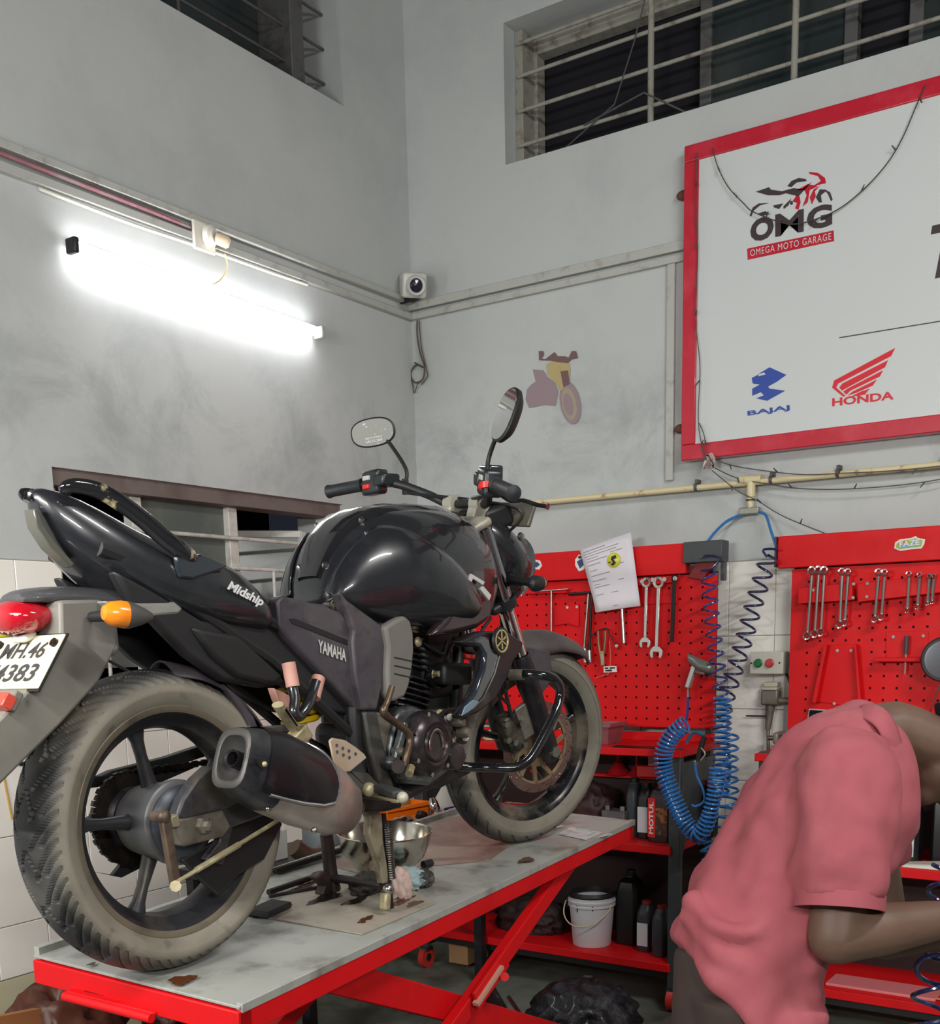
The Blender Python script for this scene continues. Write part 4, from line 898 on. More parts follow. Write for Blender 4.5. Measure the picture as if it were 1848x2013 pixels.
# black cover wrapped over the upper side, ending in a slanted silver edge
rows=[];edge=[]
for i,q in enumerate(np.linspace(-.62,PI*1.12,26)):
    q_=q if q<PI/2 else PI-q;tend=(.66-.24*(q_/(PI/2))**1.4) if q_>0 else .66-.50*(-q_/.62)**2
    row=[]
    for t in np.linspace(.10,max(.16,tend),10):
        a=np.interp(t,[.02,.12,.24,.3,.55,.78],[.066,.076,.082,.083,.083,.073]);b=np.interp(t,[.02,.12,.24,.3,.55,.78],[.052,.061,.066,.067,.067,.061]);dz=np.interp(t,[.3,.55,.78],[0,-.004,-.010])
        k=.75;cq,sq=math.cos(q),math.sin(q);row.append(t0+ad*Lm*t+mu_*(dz+a*math.copysign(abs(sq)**k,sq))+np.array([0,-1,0])*b*math.copysign(abs(cq)**k,cq))
    rows.append(row);edge.append(row[-1])
G().sheet(rows).build('muffler_cover',m_mk,mf,smooth=60)
G().tube(edge,.0035,n=6).build('cover_edge',mat('cover_edge_silver',srgb(200,196,196),.2,.9),mf)
for x,y in((527,1590),(618,1632)): G().ball(B(x,y,-.255),.007).build('muffler_rivet',m_steel,mf)
G().prism([B(503,1488,-.302),B(530,1495,-.302),B(521,1513,-.302)],(0,.01,0)).build('cap_recess',m_blackm,mf,bevel=.001)
G().ball(B(520,1502,-.303),.0055).build('cap_bolt',m_zinc,mf)
# ---- centre stand ----
cs_=empty('centre_stand');cs_.parent=bike
m_std=mat('stand_worn',srgb(150,140,118),.5,.4,dirt=(srgb(60,50,44),14,.48,.65,.85));m_std2=mat('stand_dark',srgb(44,34,34),.5,.3,dirt=(srgb(84,64,56),12,.5,.7,.6))
G().prism([B(px,py,-.135) for px,py in((722,1592),(735,1590),(752,1600),(754,1650),(762,1700),(766,1735),(754,1738),(748,1700),(738,1672),(726,1640),(729,1610))],(0,.022,0)).build('stand_leg',m_std,cs_,bevel=.004)
G().tube([B(752,1600,-.12),B(757,1660,-.12),B(762,1730,-.13),B(768,1785,-.13)],.0085,n=8).build('stand_rod',m_cast,cs_)
G().tube(coil([B(763,1622,-.14),B(771,1728,-.14)],.0075,24,8),.0022,n=5).build('stand_spring',m_steel,cs_)
G().obox(B(757,1772,-.14),(nrm([.2,0,1]),(0,1,0),nrm([1,0,-.2])),(.020,.011,.010)).build('stand_foot',m_zinc,cs_,bevel=.005)
G().ball(B(763,1748,-.14),.014).build('stand_joint',m_steel,cs_)
lp=[B(642,1640,.10),B(648,1700,.10),B(657,1760,.10)]
G().tube([lp[0],lp[1],lp[2]],.017,n=10).build('stand_leg',m_std2,cs_)
G().prism([B(px,py,.09) for px,py in((632,1716),(650,1712),(668,1730),(672,1748),(662,1762),(634,1760),(640,1742),(622,1726))],(0,.03,0)).build('stand_foot',m_std2,cs_,bevel=.004)
G().tube([B(655,1726,.09),B(700,1732,0),B(752,1740,-.12)],.011,n=8).build('stand_crossbar',m_std2,cs_)
# ---- front fork (steered) ----
fk=lambda s,y,off=0:np.array([1.335-.4226*s+.9063*off,y,.296+.9063*s+.4226*off])
S=lambda g:g.xf(stv)
forkroot=empty('front_fork');forkroot.parent=bike
for y in(-.100,.100):
    S(G().cyl(fk(.44,y),fk(.67,y),.0265,n=24)).build('fork_tube',mat('fork_chrome',srgb(150,150,156),.12,1),forkroot)
    S(G().cyl(fk(.28,y),fk(.455,y),.0205,n=24)).build('fork_stanchion',m_chrome,forkroot)
    S(G().lathe([(.022,-.03),(.0275,-.025),(.0275,.0),(.029,.04),(.029,.24),(.026,.30),(.024,.305)],fk(0,y),_ax,20)).build('fork_slider',m_cast,forkroot)
    S(G().lathe([(.0275,-.012),(.034,-.012),(.034,.014),(.0275,.014)],fk(.46,y),_ax,20)).build('fork_clamp_ring',m_blackm,forkroot)
m_tri=mat('triple_clamp_grey',srgb(186,182,168),.5,.4,dirt=(srgb(110,100,80),12,.5,.7,.6))
S(G().obox(fk(.685,0,-.02),((0,1,0),(.9063,0,.4226),_ax),(.135,.036,.012))).build('top_clamp',m_tri,forkroot,bevel=.01,seg=3)
S(G().obox(fk(.46,0,-.02),((0,1,0),(.9063,0,.4226),_ax),(.12,.035,.012))).build('lower_clamp',m_blackm,forkroot,bevel=.008)
for y in(-.055,.055): 
    S(G().loft([[np.array([1.06,y,.905])+[a*.020,b*.015,0] for a,b in((-1,-1),(1,-1),(1,1),(-1,1))],[np.array([1.075,y,.955])+[a*.020,b*.018,0] for a,b in((-1,-1),(1,-1),(1,1),(-1,1))]])).build('handlebar_riser',m_tri,forkroot,bevel=.004)
    S(G().cyl((1.078,y-.018,.963),(1.078,y+.018,.963),.022,n=18)).build('bar_clamp',m_tri,forkroot)
S(G().cyl(fk(.69,0,-.02),fk(.705,0,-.02),.018,n=6)).build('stem_nut',m_chrome,forkroot)
# handlebar
hb=smooth_path([(.905,-.385,.985),(.945,-.27,1.005),(.985,-.20,1.010),(1.045,-.13,.985),(1.078,-.08,.963),(1.078,0,.963),(1.078,.08,.963),(1.045,.13,.985),(.985,.20,1.010),(.945,.27,1.005),(.905,.385,.985)],6)
hbr=S(G().tube(hb,.0115,n=14)).build('handlebar',m_blackm,bike)
m_grip=mat('grip_rubber',srgb(34,36,40),.55,bump=(60,.5,.002))
m_sw2=mat('switch_plastic',srgb(30,34,38),.35,dirt=(srgb(70,76,80),14,.52,.7,.6))
for s in(-1,1):
    a=np.array([.903,s*.388,.984]);b=np.array([.943,s*.275,1.004]);d=nrm(a-b)
    S(G().lathe([(.0125,-.118),(.0185,-.116),(.0185,-.11),(.0165,-.108),(.0165,-.004),(.018,-.002),(.0185,.004),(.012,.006),(.006,.009),(0,.009)],a,d,20)).build('grip',m_grip,hbr)
    c=b-d*.035;u_,v_=perp(d)
    S(G().obox(c,(d,(0,0,1),np.cross(d,(0,0,1))),(.030,.032,.024))).build('switch_housing',m_sw2,hbr,bevel=.009,seg=3)
    for k in range(2): S(G().obox(c+np.array([-.026,0,.010-.022*k]),(d,(0,0,1),(1,0,0)),(.010,.006,.006))).build('switch_button',m_trunk if k==0 and s>0 else m_redp if k else m_trunk,hbr,bevel=.002)
    # lever + perch
    q=b-d*.075+np.array([.0,0,.0]);S(G().obox(q,(d,(1,0,0),(0,0,1)),(.018,.028,.016))).build('lever_perch',m_sw2,hbr,bevel=.006)
    _lv=[q+[.02,0,0],q+[.045,s*.03,-.004],q+[.03,s*.10,-.010],q+[.012,s*.155,-.018],q+[.0,s*.185,-.02]]
    if s<0: _lv=[q+[.02,0,-.01],unst(B(1000,982,-.25)),unst(B(1030,984,-.29)),unst(B(1055,992,-.33)),unst(B(1077,996,-.36))]
    S(G().tube(smooth_path(_lv),[.008]*8+[.0065]*16+[.010],n=10,flat=.8)).build('brake_lever' if s<0 else 'clutch_lever',m_black,hbr)
q=np.array([.945,-.22,1.02]);S(G().obox(q+[.03,.0,.012],((.3,1,0),(1,-.3,0),(0,0,1)),(.032,.020,.018))).build('brake_fluid_reservoir',m_black,hbr,bevel=.006,seg=3)
# mirrors : stalk positions read from the photo at their true offsets
def mirror(base,elbow,top,cen,nvec,upv,a,b,glass,red=False):
    rt=empty('mirror');rt.parent=bike
    G().tube(smooth_path([base,elbow,top,top+(cen-top)*.25],5),.0055,n=10).build('mirror_stalk',m_blackm,rt)
    G().cyl(base-[0,0,.03],base+[0,0,.012],.011,.009,n=8).build('mirror_boot',m_blackm,rt)
    if red: G().cyl(base-[0,0,.02],base-[0,0,.006],.018,n=10).build('mirror_nut',m_redp,rt)
    n_=nrm(nvec);u=nrm(np.array(upv)-n_*np.dot(upv,n_));v=np.cross(u,n_)
    R=lambda k,da,off,e=.8:[cen+v*(a*k+da)*math.copysign(abs(math.cos(t))**e,math.cos(t))+u*(b*k+da)*math.copysign(abs(math.sin(t))**e,math.sin(t))*(1+.0*math.cos(t))-n_*off for t in [2*PI*i/40 for i in range(40)]]
    G().loft([R(1,0,-.003),R(1.0,.003,0),R(1,.002,.010),R(.8,0,.022),R(.4,0,.028)]).build('mirror_shell',m_blackm,rt,smooth=50)
    G().loft([R(.97,0,-.0035),R(.97,0,-.0045)]).build('mirror_glass',glass,rt,smooth=0)
m_mg=mat('mirror_glass',srgb(235,235,235),.02,1)
m_mgd=mat('wet_mirror_glass',srgb(104,104,100),.45,.25,dirt=(srgb(190,190,184),70,.62,.68,.8))
# left mirror faces back toward the camera
def P3(px,py,y): return B(px,py,y)
mc=P3(733,850,.33);tocam=nrm(np.array([(EYE-wB(mc))@bf,(EYE-wB(mc))@bl,(EYE-wB(mc))@bu]))
mirror(P3(797,950,.215),P3(798,922,.215),P3(768,874,.28),mc,nrm([-.95,-.45,-.12]),nrm([0,.10,1]),.062,.036,m_mgd)
p=mc
for k in range(2):
    n_=nrm([-.95,-.45,-.12]);u=nrm(np.array([0,.10,1])-n_*np.dot([0,.10,1],n_));v=np.cross(u,n_)
    for q0,q1,q2,zz in (((-.024),.026,-.015-.008*k,.0055),):
        ll=mc+n_*.006+v*q1*1+u*(q2-.003);lr=mc+n_*.006+v*q0+u*(q2-.003);ul=mc+n_*.006+v*q1+u*(q2+.003)
        text_on('mirror_lettering',['OBJECTS IN MIRROR','ARE CLOSER'][k],m_white,bike,lr,ll,lr+(ul-ll),bold=.01)
mc=P3(993,815,-.30)
_wb=lambda v:np.array([v@bf,v@bl,v@bu])
_long=_wb(nrm(RT*.66+UP*.75));_tc=_wb(nrm(EYE-wB(mc)));_side=_wb(nrm(-RT*.80+UP*.60))
_tw=np.array([2.75,3.39,2.80])-wB(mc);_na=nrm(_tc+_wb(nrm(_tw)));_n=nrm(_na*.62+nrm(_tc*math.cos(.93)+_side*math.sin(.93))*.38);_long=nrm(_long-_n*(_n@_long))
mirror(P3(956,942,-.235),P3(961,900,-.235),P3(978,852,-.27),mc,_n,np.cross(_n,_long),.060,.043,m_mg,red=True)
# headlight pod (steered)
rows=[]
for x,z,hw,hh in((1.11,.83,.05,.05),(1.125,.83,.085,.095),(1.16,.825,.105,.12),(1.20,.82,.108,.125),(1.24,.815,.098,.112),(1.262,.81,.082,.095)):
    rows.append([(x-(.10*math.sin(q)if math.sin(q)>0 else .0)*.7,hw*math.copysign(abs(math.cos(q))**.8,math.cos(q))*(1-.25*max(0,-math.sin(q))),z+hh*math.sin(q)) for q in [2*PI*k/24 for k in range(24)]])
hl=S(G().loft(rows)).build('headlight_pod',m_black,bike,smooth=60,sub=1)
S(G().lathe([(.085,0),(.07,.012),(.04,.02),(0,.022)],(1.260,0,.80),(1,0,-.1),28)).build('headlight_lens',mat('headlight_lens',srgb(200,205,205),.05,0,.5),hl)
for x,y,z in((1.18,-.108,.885),(1.19,-.112,.755)): S(G().lathe([(0,.008),(.009,.006),(.011,0)],(x,y,z),(0,-1,0),14)).build('pod_screw',m_steel,hl)
S(G().obox((1.20,-.03,.940),((.35,0,1),(0,1,0),(1,0,-.35)),(.032,.10,.006))).build('instrument_panel',mat('instrument_grey',srgb(84,82,70),.35),hl,bevel=.004)
S(G().obox((1.14,0,.93),((1,0,.3),(0,1,0),(-.3,0,1)),(.05,.07,.03))).build('instrument_housing',m_blackm,hl,bevel=.012)
# cable bundle in front of the bars
g=G()
for k in range(6):
    y=.11-.045*k;g.tube(smooth_path([stv((1.0,-.18 if k<3 else .15,.985)),stv((1.13+.01*k,y*.8,.955)),stv((1.15,y*.5,.87)),stv((1.06,y*.4,.78))]),.0045,n=6)
g.build('control_cables',m_blackm,bike)
# front indicators
for s in(-1,1):
    b=np.array([1.165,s*.095,.775]);o=S(G().tube([b,b+[.0,s*.05,-.004],b+[.01,s*.075,-.004]],[.016,.010,.012],n=10)).build('front_indicator',m_blackm,bike)
    S(G().lathe([(0,-.045),(.014,-.038),(.02,-.015),(.021,.01),(.012,.03),(0,.034)],b+[.01,s*.09,-.006],nrm([-.9,s*.3,0]),18)).build('indicator_shell',m_blackm,o)
    S(G().lathe([(.0205,.0),(.018,.02),(.010,.036),(0,.041)],b+[.01,s*.09,-.006],nrm([.9,-s*.2,0]),18)).build('amber_lens',m_amb,o)
# ---- front wheel ----
fw=make_rim(.228,.036,.04,.05,math.radians(20),'front_wheel',m_rimf,bike,sw=.026)
mt_f=tyre_mat('tyre_front_dusty',.258,.284,srgb(126,121,109),srgb(76,75,72))
ft=make_tyre(.296,.104,.224,'front_tyre',fw,grooves_front,mt_f,1100)
# position/orient through steering: matrix
def stmat(o,loc):
    c,s=math.cos(STA),math.sin(STA)
    Rm=np.array([stv(_ao+e)-_ao for e in np.eye(3)]).T
    l=stv(loc);o.matrix_local=Matrix([[Rm[i][0],Rm[i][1],Rm[i][2],l[i]] for i in range(3)]+[[0,0,0,1]])
stmat(fw,np.array([1.335,0,.296]))
G().lathe([(.012,-.06),(.034,-.058),(.036,-.04),(.03,-.02),(.03,.02),(.036,.04),(.034,.058),(.012,.06)],(0,0,0),(0,1,0),32).build('front_hub',m_rimf,fw)
# disc: outer band with drilled holes + golden carrier
def disc():
    g=G();n=144;rad=[.106,.1105,.115,.1195,.124,.1285,.1335]
    V=[];t=.004
    idx={}
    for side,y in((0,-.058),(1,-.054)):
        for i in range(n):
            a=2*PI*i/n
            for j,r in enumerate(rad): idx[(side,i,j)]=len(V);V.append((r*math.cos(a),y,r*math.sin(a)))
    Fs=[]
    hole=lambda i,j:(j in(1,3,5)and ((i%8)==(j-1)*1+1 ) ) or (j==4 and i%8==6)
    for i in range(n):
        k=(i+1)%n
        for j in range(6):
            if hole(i,j):
                a=[(i,j),(k,j),(k,j+1),(i,j+1)]
                for q in range(4):
                    p1,p2=a[q],a[(q+1)%4];Fs.append((idx[(0,*p1)],idx[(0,*p2)],idx[(1,*p2)],idx[(1,*p1)]))
                continue
            for sd in(0,1): Fs.append((idx[(sd,i,j)],idx[(sd,k,j)],idx[(sd,k,j+1)],idx[(sd,i,j+1)]))
        Fs.append((idx[(0,i,0)],idx[(0,k,0)],idx[(1,k,0)],idx[(1,i,0)]));Fs.append((idx[(0,i,6)],idx[(0,k,6)],idx[(1,k,6)],idx[(1,i,6)]))
    return g.add(V,Fs)
dk=disc().build('brake_disc',mat('disc_rust_steel',srgb(140,104,100),.3,.8,dirt=(srgb(170,150,140),6,.45,.7,.6)),fw,smooth=0)
m_gold=mat('disc_carrier',srgb(150,128,100),.5,.4,dirt=(srgb(110,92,70),10,.5,.7,.6))
g=G().lathe([(.03,-.06),(.056,-.058),(.056,-.053),(.03,-.052)],(0,0,0),(0,1,0),36)
for k in range(10):
    a=2*PI*k/10;d=np.array([math.cos(a),0,math.sin(a)]);d2=np.array([math.cos(a+.28),0,math.sin(a+.28)]);t=np.array([-math.sin(a),0,math.cos(a)])
    g.prism([d*.052+t*.008+[0,-.0595,0],d2*.107+t*.006+[0,-.0595,0],d2*.107-t*.007+[0,-.0595,0],d*.052-t*.008+[0,-.0595,0]],(0,.007,0))
g.lathe([(.100,-.0595),(.107,-.0595),(.107,-.0525),(.100,-.0525)],(0,0,0),(0,1,0),60,closed=True)
g.build('disc_carrier',m_gold,fw,smooth=30)
# caliper
cl=S(G().obox(fk(.11,-.075,-.095),((0,1,0),_ax,(.9063,0,.4226)),(.026,.055,.028))).build('brake_caliper',mat('caliper_dirty',srgb(96,90,78),.5,.5,dirt=(srgb(34,30,26),18,.42,.6,.9)),bike,bevel=.01,seg=3)
for ds,of in((.02,-.07),(-.02,-.11),(.045,-.12),(-.045,-.08),(.0,-.13)): S(G().cyl(fk(.11+ds,-.098,of),fk(.11+ds,-.112,of),.009,n=10)).build('caliper_bolt',m_steel,cl)
S(G().obox(fk(.12,-.09,-.03),((0,1,0),_ax,(.9063,0,.4226)),(.008,.05,.04))).build('caliper_bracket',m_alu,cl,bevel=.004)
S(G().tube(smooth_path([fk(.16,-.10,-.09),fk(.24,-.11,-.09),fk(.30,-.09,-.06),fk(.45,-.06,.02),fk(.62,-.06,.05)]),.0055,n=8)).build('brake_hose',m_blackm,cl)
S(G().lathe([(0,-.132),(.016,-.132),(.018,-.12),(.014,-.10),(.014,.13),(0,.13)],fk(0,0),(0,1,0),16)).build('front_axle',m_steel,bike)
# front fender
def fender():
    rows=[]
    for a in np.linspace(120,47,26):
        ra=math.radians(a);u=(120-a)/73;hw=.072*(1-.0*u);hw=np.interp(u,[0,.15,.5,.85,1],[.055,.074,.074,.062,.030]);dr=np.interp(u,[0,.4,.8,1],[.030,.036,.040,.036])
        row=[]
        for t in np.linspace(-1,1,15):
            drop=np.interp(abs(t),[0,.35,.75,1],[0,.004,.022,.052]) if True else 0
            drop*=np.interp(u,[0,.3,.7,1],[1.2,1.35,.9,.5])
            rr=.296+dr-drop;row.append((1.335+rr*math.cos(ra),hw*min(1,abs(t)*1.15)*(1 if t>0 else -1)*(1 if abs(t)>1e-6 else 0),.296+rr*math.sin(ra)))
        rows.append(row)
    return G().sheet(rows)
ff=S(fender()).build('front_fender',mat('fender_dusty',srgb(84,78,76),.5,dirt=(srgb(70,58,62),6,.5,.7,.8),dirt2=(srgb(140,134,120),4,.52,.7,.6)),bike,smooth=55);mm=ff.modifiers.new('s','SOLIDIFY');mm.thickness=.004
for s in(-1,1): S(G().prism([(1.33+.01,s*.076,.575),(1.19,s*.076,.60),(1.17,s*.076,.57),(1.25,s*.076,.44),(1.29,s*.076,.42),(1.36,s*.076,.50)],(0,-s*.006,0))).build('fender_stay',m_plastic,ff,bevel=.003)
# ---- radiator shrouds with emblem ----
m_shd=mat('shroud_gloss',(.018,.022,.03),.14,0,1,dirt=(srgb(60,66,70),9,.58,.75,.5))
m_shm=mat('shroud_matt',srgb(28,22,26),.4,dirt=(srgb(96,92,86),10,.56,.75,.6))
for s in(1,-1):
    Q=lambda pts,y:[B(px,py,y)*[1,s,1] for px,py in pts]
    a=G().prism(Q([(905,1262),(935,1245),(955,1240),(1000,1242),(1030,1262),(1026,1280),(1010,1300),(1000,1330),(975,1375),(940,1402),(912,1412),(906,1408),(930,1380),(950,1330),(955,1285),(950,1272),(930,1272)],-.195),(0,.035*s,0)).build('radiator_shroud',m_shm,bike,bevel=.008,seg=3)
    G().prism(Q([(925,1262),(945,1250),(962,1252),(968,1275),(985,1282),(972,1330),(950,1375),(925,1398),(907,1409),(912,1395),(935,1360),(952,1315),(955,1288),(945,1270)],-.203),(0,.02*s,0)).build('shroud_blade',m_shd,a,bevel=.007,seg=3)
    G().tube(Q([(984,1282),(972,1325),(950,1372),(928,1395)],-.205),.0025,n=6).build('blade_edge',m_steel,a)
    G().prism(Q([(908,1408),(914,1390),(930,1376),(942,1378),(938,1388),(922,1400)],-.206),(0,.004*s,0)).build('worn_tip',mat('worn_pale_blue',srgb(110,132,150),.4),a,bevel=.002)
    ec=B(985,1260,-.208)*[1,s,1];ny=np.array([0,-s,0.])
    G().lathe([(.0285,.003),(.034,.003),(.035,-.004)],ec,ny,36).build('emblem_bezel',m_blackm,a);e=G().lathe([(.0245,.001),(.0255,.004),(.0285,.004),(.029,-.002)],ec,ny,36).build('emblem_rim',mat('emblem_gold',srgb(196,184,130),.4,.4),a)
    G().lathe([(0,.0008),(.0275,.0008)],ec,ny,36).build('emblem_field',m_blackm,a)
    ug,vg=np.array([1,0,0.]),np.array([0,0,1.])
    g=G()
    for k in range(3):
        t=PI/2+k*2*PI/3;d=ug*math.cos(t)+vg*math.sin(t);g.bar(ec+ny*.003,ec+ny*.003+d*.027,.003,.002,up=ny)
        t+=PI/3;d=ug*math.cos(t)+vg*math.sin(t);g.bar(ec+ny*.003+d*.006,ec+ny*.003+d*.020,.0035,.002,up=ny)
    g.build('emblem_tuning_forks',mat('emblem_gold'),a,smooth=0)
# ---- crash guard ----
m_cg=mat('crash_bar_black',(.010,.011,.013),.16,.2,.8,dirt=(srgb(110,106,96),16,.62,.75,.6))
R_loop=[(1002,1330,-.10),(1025,1325,-.19),(1060,1327,-.24),(1085,1332,-.26),(1099,1347,-.27),(1101,1370,-.27),(1092,1400,-.27),(1072,1440,-.26),(1050,1480,-.25),(1033,1500,-.24),(1010,1509,-.22),(970,1509,-.18),(930,1508,-.13),(896,1507,-.10)]
for s in(1,-1):
    P=smooth_path([B(*p)*[1,s,1] for p in R_loop],4);G().tube(P,.0125,n=14).build('crash_guard',m_cg,bike)
G().cyl(B(1003,1327,-.16),B(1030,1326,-.20),.0145,n=14).build('guard_sleeve',m_alu,bike)
# ================= lift table =================
_c0=BO;_c1=wB(stv((1.335,0,.296)))-bu*.296
_u=nrm(_c1-_c0);_l=nrm(np.cross((0,0,1),_u));_l=nrm(_l+np.array([0,0,.05]));tu_=nrm(np.cross(_u,_l))
def _pl(px,py): r=ray(px,py);return EYE+r*(((_c0-EYE)@tu_)/(r@tu_))
TO=_pl(470,1979);_fr=_pl(1247,1613);LT=float(np.linalg.norm(_fr-TO));WT=.571
tf_=nrm(_fr-TO);tl_=np.cross(tu_,tf_)
table=empty('lift_table',label='red scissor lift table with a worn grey steel top carrying the motorcycle',cat='lift table',mw=Matrix([[tf_[i],tl_[i],tu_[i],TO[i]] for i in range(3)]+[[0,0,0,1]]))
def T(px,py,y=None,z=None):
    r=ray(px,py);o=EYE-TO
    if y is not None: s=(y-o@tl_)/(r@tl_)
    else: s=(z-o@tu_)/(r@tu_)
    p=o+r*s;return np.array([p@tf_,p@tl_,p@tu_])
wT=lambda p:TO+tf_*p[0]+tl_*p[1]+tu_*p[2]
m_top=mat('worn_table_steel',srgb(166,168,162),.42,.15,dirt=(srgb(98,92,82),6,.50,.68,.8),dirt2=(srgb(176,176,168),9,.55,.7,.6),rvar=.2,bump=(25,.15,.001))
m_top2=mat('worn_table_plate',srgb(170,162,148),.45,.15,dirt=(srgb(92,70,60),5,.5,.68,.7),dirt2=(srgb(168,160,146),11,.55,.7,.6),rvar=.2)
G().box((0,0,-.006),(LT,WT,0)).build('deck_sheet',m_top,table,bevel=.001)
G().box((0.005,-.004,-.014),(LT,.012,.004)).build('deck_lip',m_steel if 0 else m_top,table,bevel=.001)
G().box((0.005,WT-.012,-.014),(LT,WT+.004,.016)).build('deck_lip',m_top,table,bevel=.001)
G().box((0,0,-.062),(LT,.035,-.014)).build('side_beam',m_red,table,bevel=.003)
G().box((0,WT-.035,-.062),(LT,WT,-.014)).build('side_beam',m_red,table,bevel=.003)
G().box((-.004,0,-.062),(.035,WT,-.010)).build('end_beam',m_red,table,bevel=.003)
G().box((LT-.035,0,-.062),(LT,WT,-.012)).build('end_beam',m_red,table,bevel=.003)
for x in (.5,1.0,1.45): G().box((x,.035,-.055),(x+.04,WT-.035,-.012)).build('cross_member',m_red,table)
# loose plate lying on the deck
P=[T(x,y,z=.0015) for x,y in((512,1803),(712,1838),(856,1776),(760,1722),(590,1740))];G().prism(P,(0,0,.003)).build('deck_plate',m_top2,table)
P=[T(x,y,z=.0013) for x,y in((640,1700),(905,1600),(1010,1640),(1003,1662),(962,1692),(850,1702),(760,1730))];G().prism(P,(0,0,.002)).build('deck_plate',mat('brown_stained_plate',srgb(158,138,126),.45,.1,dirt=(srgb(110,76,66),4,.45,.65,.7),dirt2=(srgb(176,164,148),6,.52,.68,.8)),table)
m_oil=mat('dried_oil',srgb(86,46,22),.25);m_oilk=mat('black_oil',srgb(34,28,26),.25)
def splat(c,a,b,m,rot=0,n=18):
    P=[];ph=random.random()*6
    for k in range(n):
        q=2*PI*k/n;rr=1+.22*math.sin(3*q+ph)+.12*math.sin(7*q+ph*2);P.append(c+np.array([math.cos(q)*a*rr*math.cos(rot)-math.sin(q)*b*rr*math.sin(rot),math.cos(q)*a*rr*math.sin(rot)+math.sin(q)*b*rr*math.cos(rot),0]))
    return G().prism(P,(0,0,.0006)).build('oil_stain',m,table,smooth=0)
for (x,y,a,b,m) in((358,1926,.028,.022,m_oil),(722,1805,.022,.010,m_oil),(712,1812,.012,.008,m_oil),(590,1748,.035,.014,m_oilk),(640,1765,.06,.022,m_oilk),(700,1770,.05,.016,m_oilk),(790,1772,.05,.012,m_oil),(815,1776,.03,.012,m_oil),(605,1738,.03,.01,m_oil),(565,1780,.012,.008,m_oil),(515,1792,.05,.03,m_oilk),(1035,1690,.03,.018,m_oil),(180,1895,.010,.006,m_oilk)):
    splat(T(x,y,z=.0052),a,b,m)
G().obox(T(530,1786,z=.014),((1,.1,0),(-.1,1,0),(0,0,1)),(.05,.03,.008)).build('rubber_chock',m_rubber,table,bevel=.004)
# hinged flap on the rear end
p0,p1=T(165,1938,z=-.055),T(335,1980,z=-.055)
fl=G().obox((p0+p1)/2+np.array([-.02,0,-.0]),(nrm(p1-p0),nrm(np.cross((0,0,1),p1-p0)),(0,0,1)),(np.linalg.norm(p1-p0)/2,.028,.005)).build('hinged_flap',m_red,table,bevel=.003)
G().cyl(p0+[-.05,0,-.006],p1+[-.05,0,-.006],.010,n=12).build('flap_rod',m_red,fl)
for a in(.15,.55): G().bar(p0+(p1-p0)*a+[-.03,0,.0065],p0+(p1-p0)*(a+.28)+[-.03,0,.0065],.004,.001).build('flap_slot',m_blackm,fl)
# scissor arms
def arm(a,b,ya,w=.05,nm='scissor_arm'):
    d=b-a;return G().bar(a,b,.028,w,up=(0,1,0)) .build(nm,m_red,table,bevel=.003)
def armb(a,b,wd,th): 
    d=nrm(b-a);n=nrm(np.cross(d,(0,1,0)));return G().obox((a+b)/2,(d,n,(0,1,0)),(np.linalg.norm(b-a)/2,wd/2,th/2))
for yo in (.045,WT-.06):
    a=T(1122,1690,y=.045);b=T(905,1995,y=.045);d=b-a;a2=a.copy();b2=a+d*1.75
    a2[1]=b2[1]=yo;armb(a2,b2,.052,.03).build('scissor_arm',m_red,table,bevel=.003)
    a=T(640,1915,y=.11);b=T(960,2000,y=.11);d=b-a;a2=a-d*.1;b2=a+d*2.1;a2[1]=b2[1]=yo+.05 if yo<.3 else yo-.05
    armb(a2,b2,.075,.035).build('scissor_arm',m_red,table,bevel=.003)
G().box((.1,.06,-.86),(1.8,.11,-.80)).box((.1,.53,-.86),(1.8,.58,-.80)).box((.1,.06,-.86),(.16,.58,-.80)).box((1.74,.06,-.86),(1.8,.58,-.80)).build('base_frame',m_red,table,bevel=.004)
c=T(965,1925,y=.02);G().obox(c,(nrm(T(920,1985,y=.02)-T(1000,1870,y=.02)),(0,1,0),nrm(np.cross(T(920,1985,y=.02)-T(1000,1870,y=.02),(0,1,0)))),(.09,.006,.030)).build('lock_bracket',m_red,table,bevel=.003)
G().cyl(T(992,1920,y=.0),T(992,1920,y=.10),.012,n=12).build('pivot_pin',m_red,table)
G().bar(T(985,1900,y=.012),T(935,1975,y=.012),.01,.018,up=(0,1,0)).build('latch_strip',mat('worn_pinkish_metal',srgb(200,160,140),.5,.2),table)
G().cyl(T(950,1940,y=.25),T(1015,2050,y=.25),.032,n=16).build('hydraulic_ram',m_blackm,table)
G().cyl(T(1000,1960,y=.2),T(1036,2013,y=.2),.007,n=8).build('steel_rod',m_steel,table)
G().bar(T(690,1905,y=.25),T(790,1800,y=.25),.03,.02,up=(0,1,0)).build('brace_bar',m_red,table)
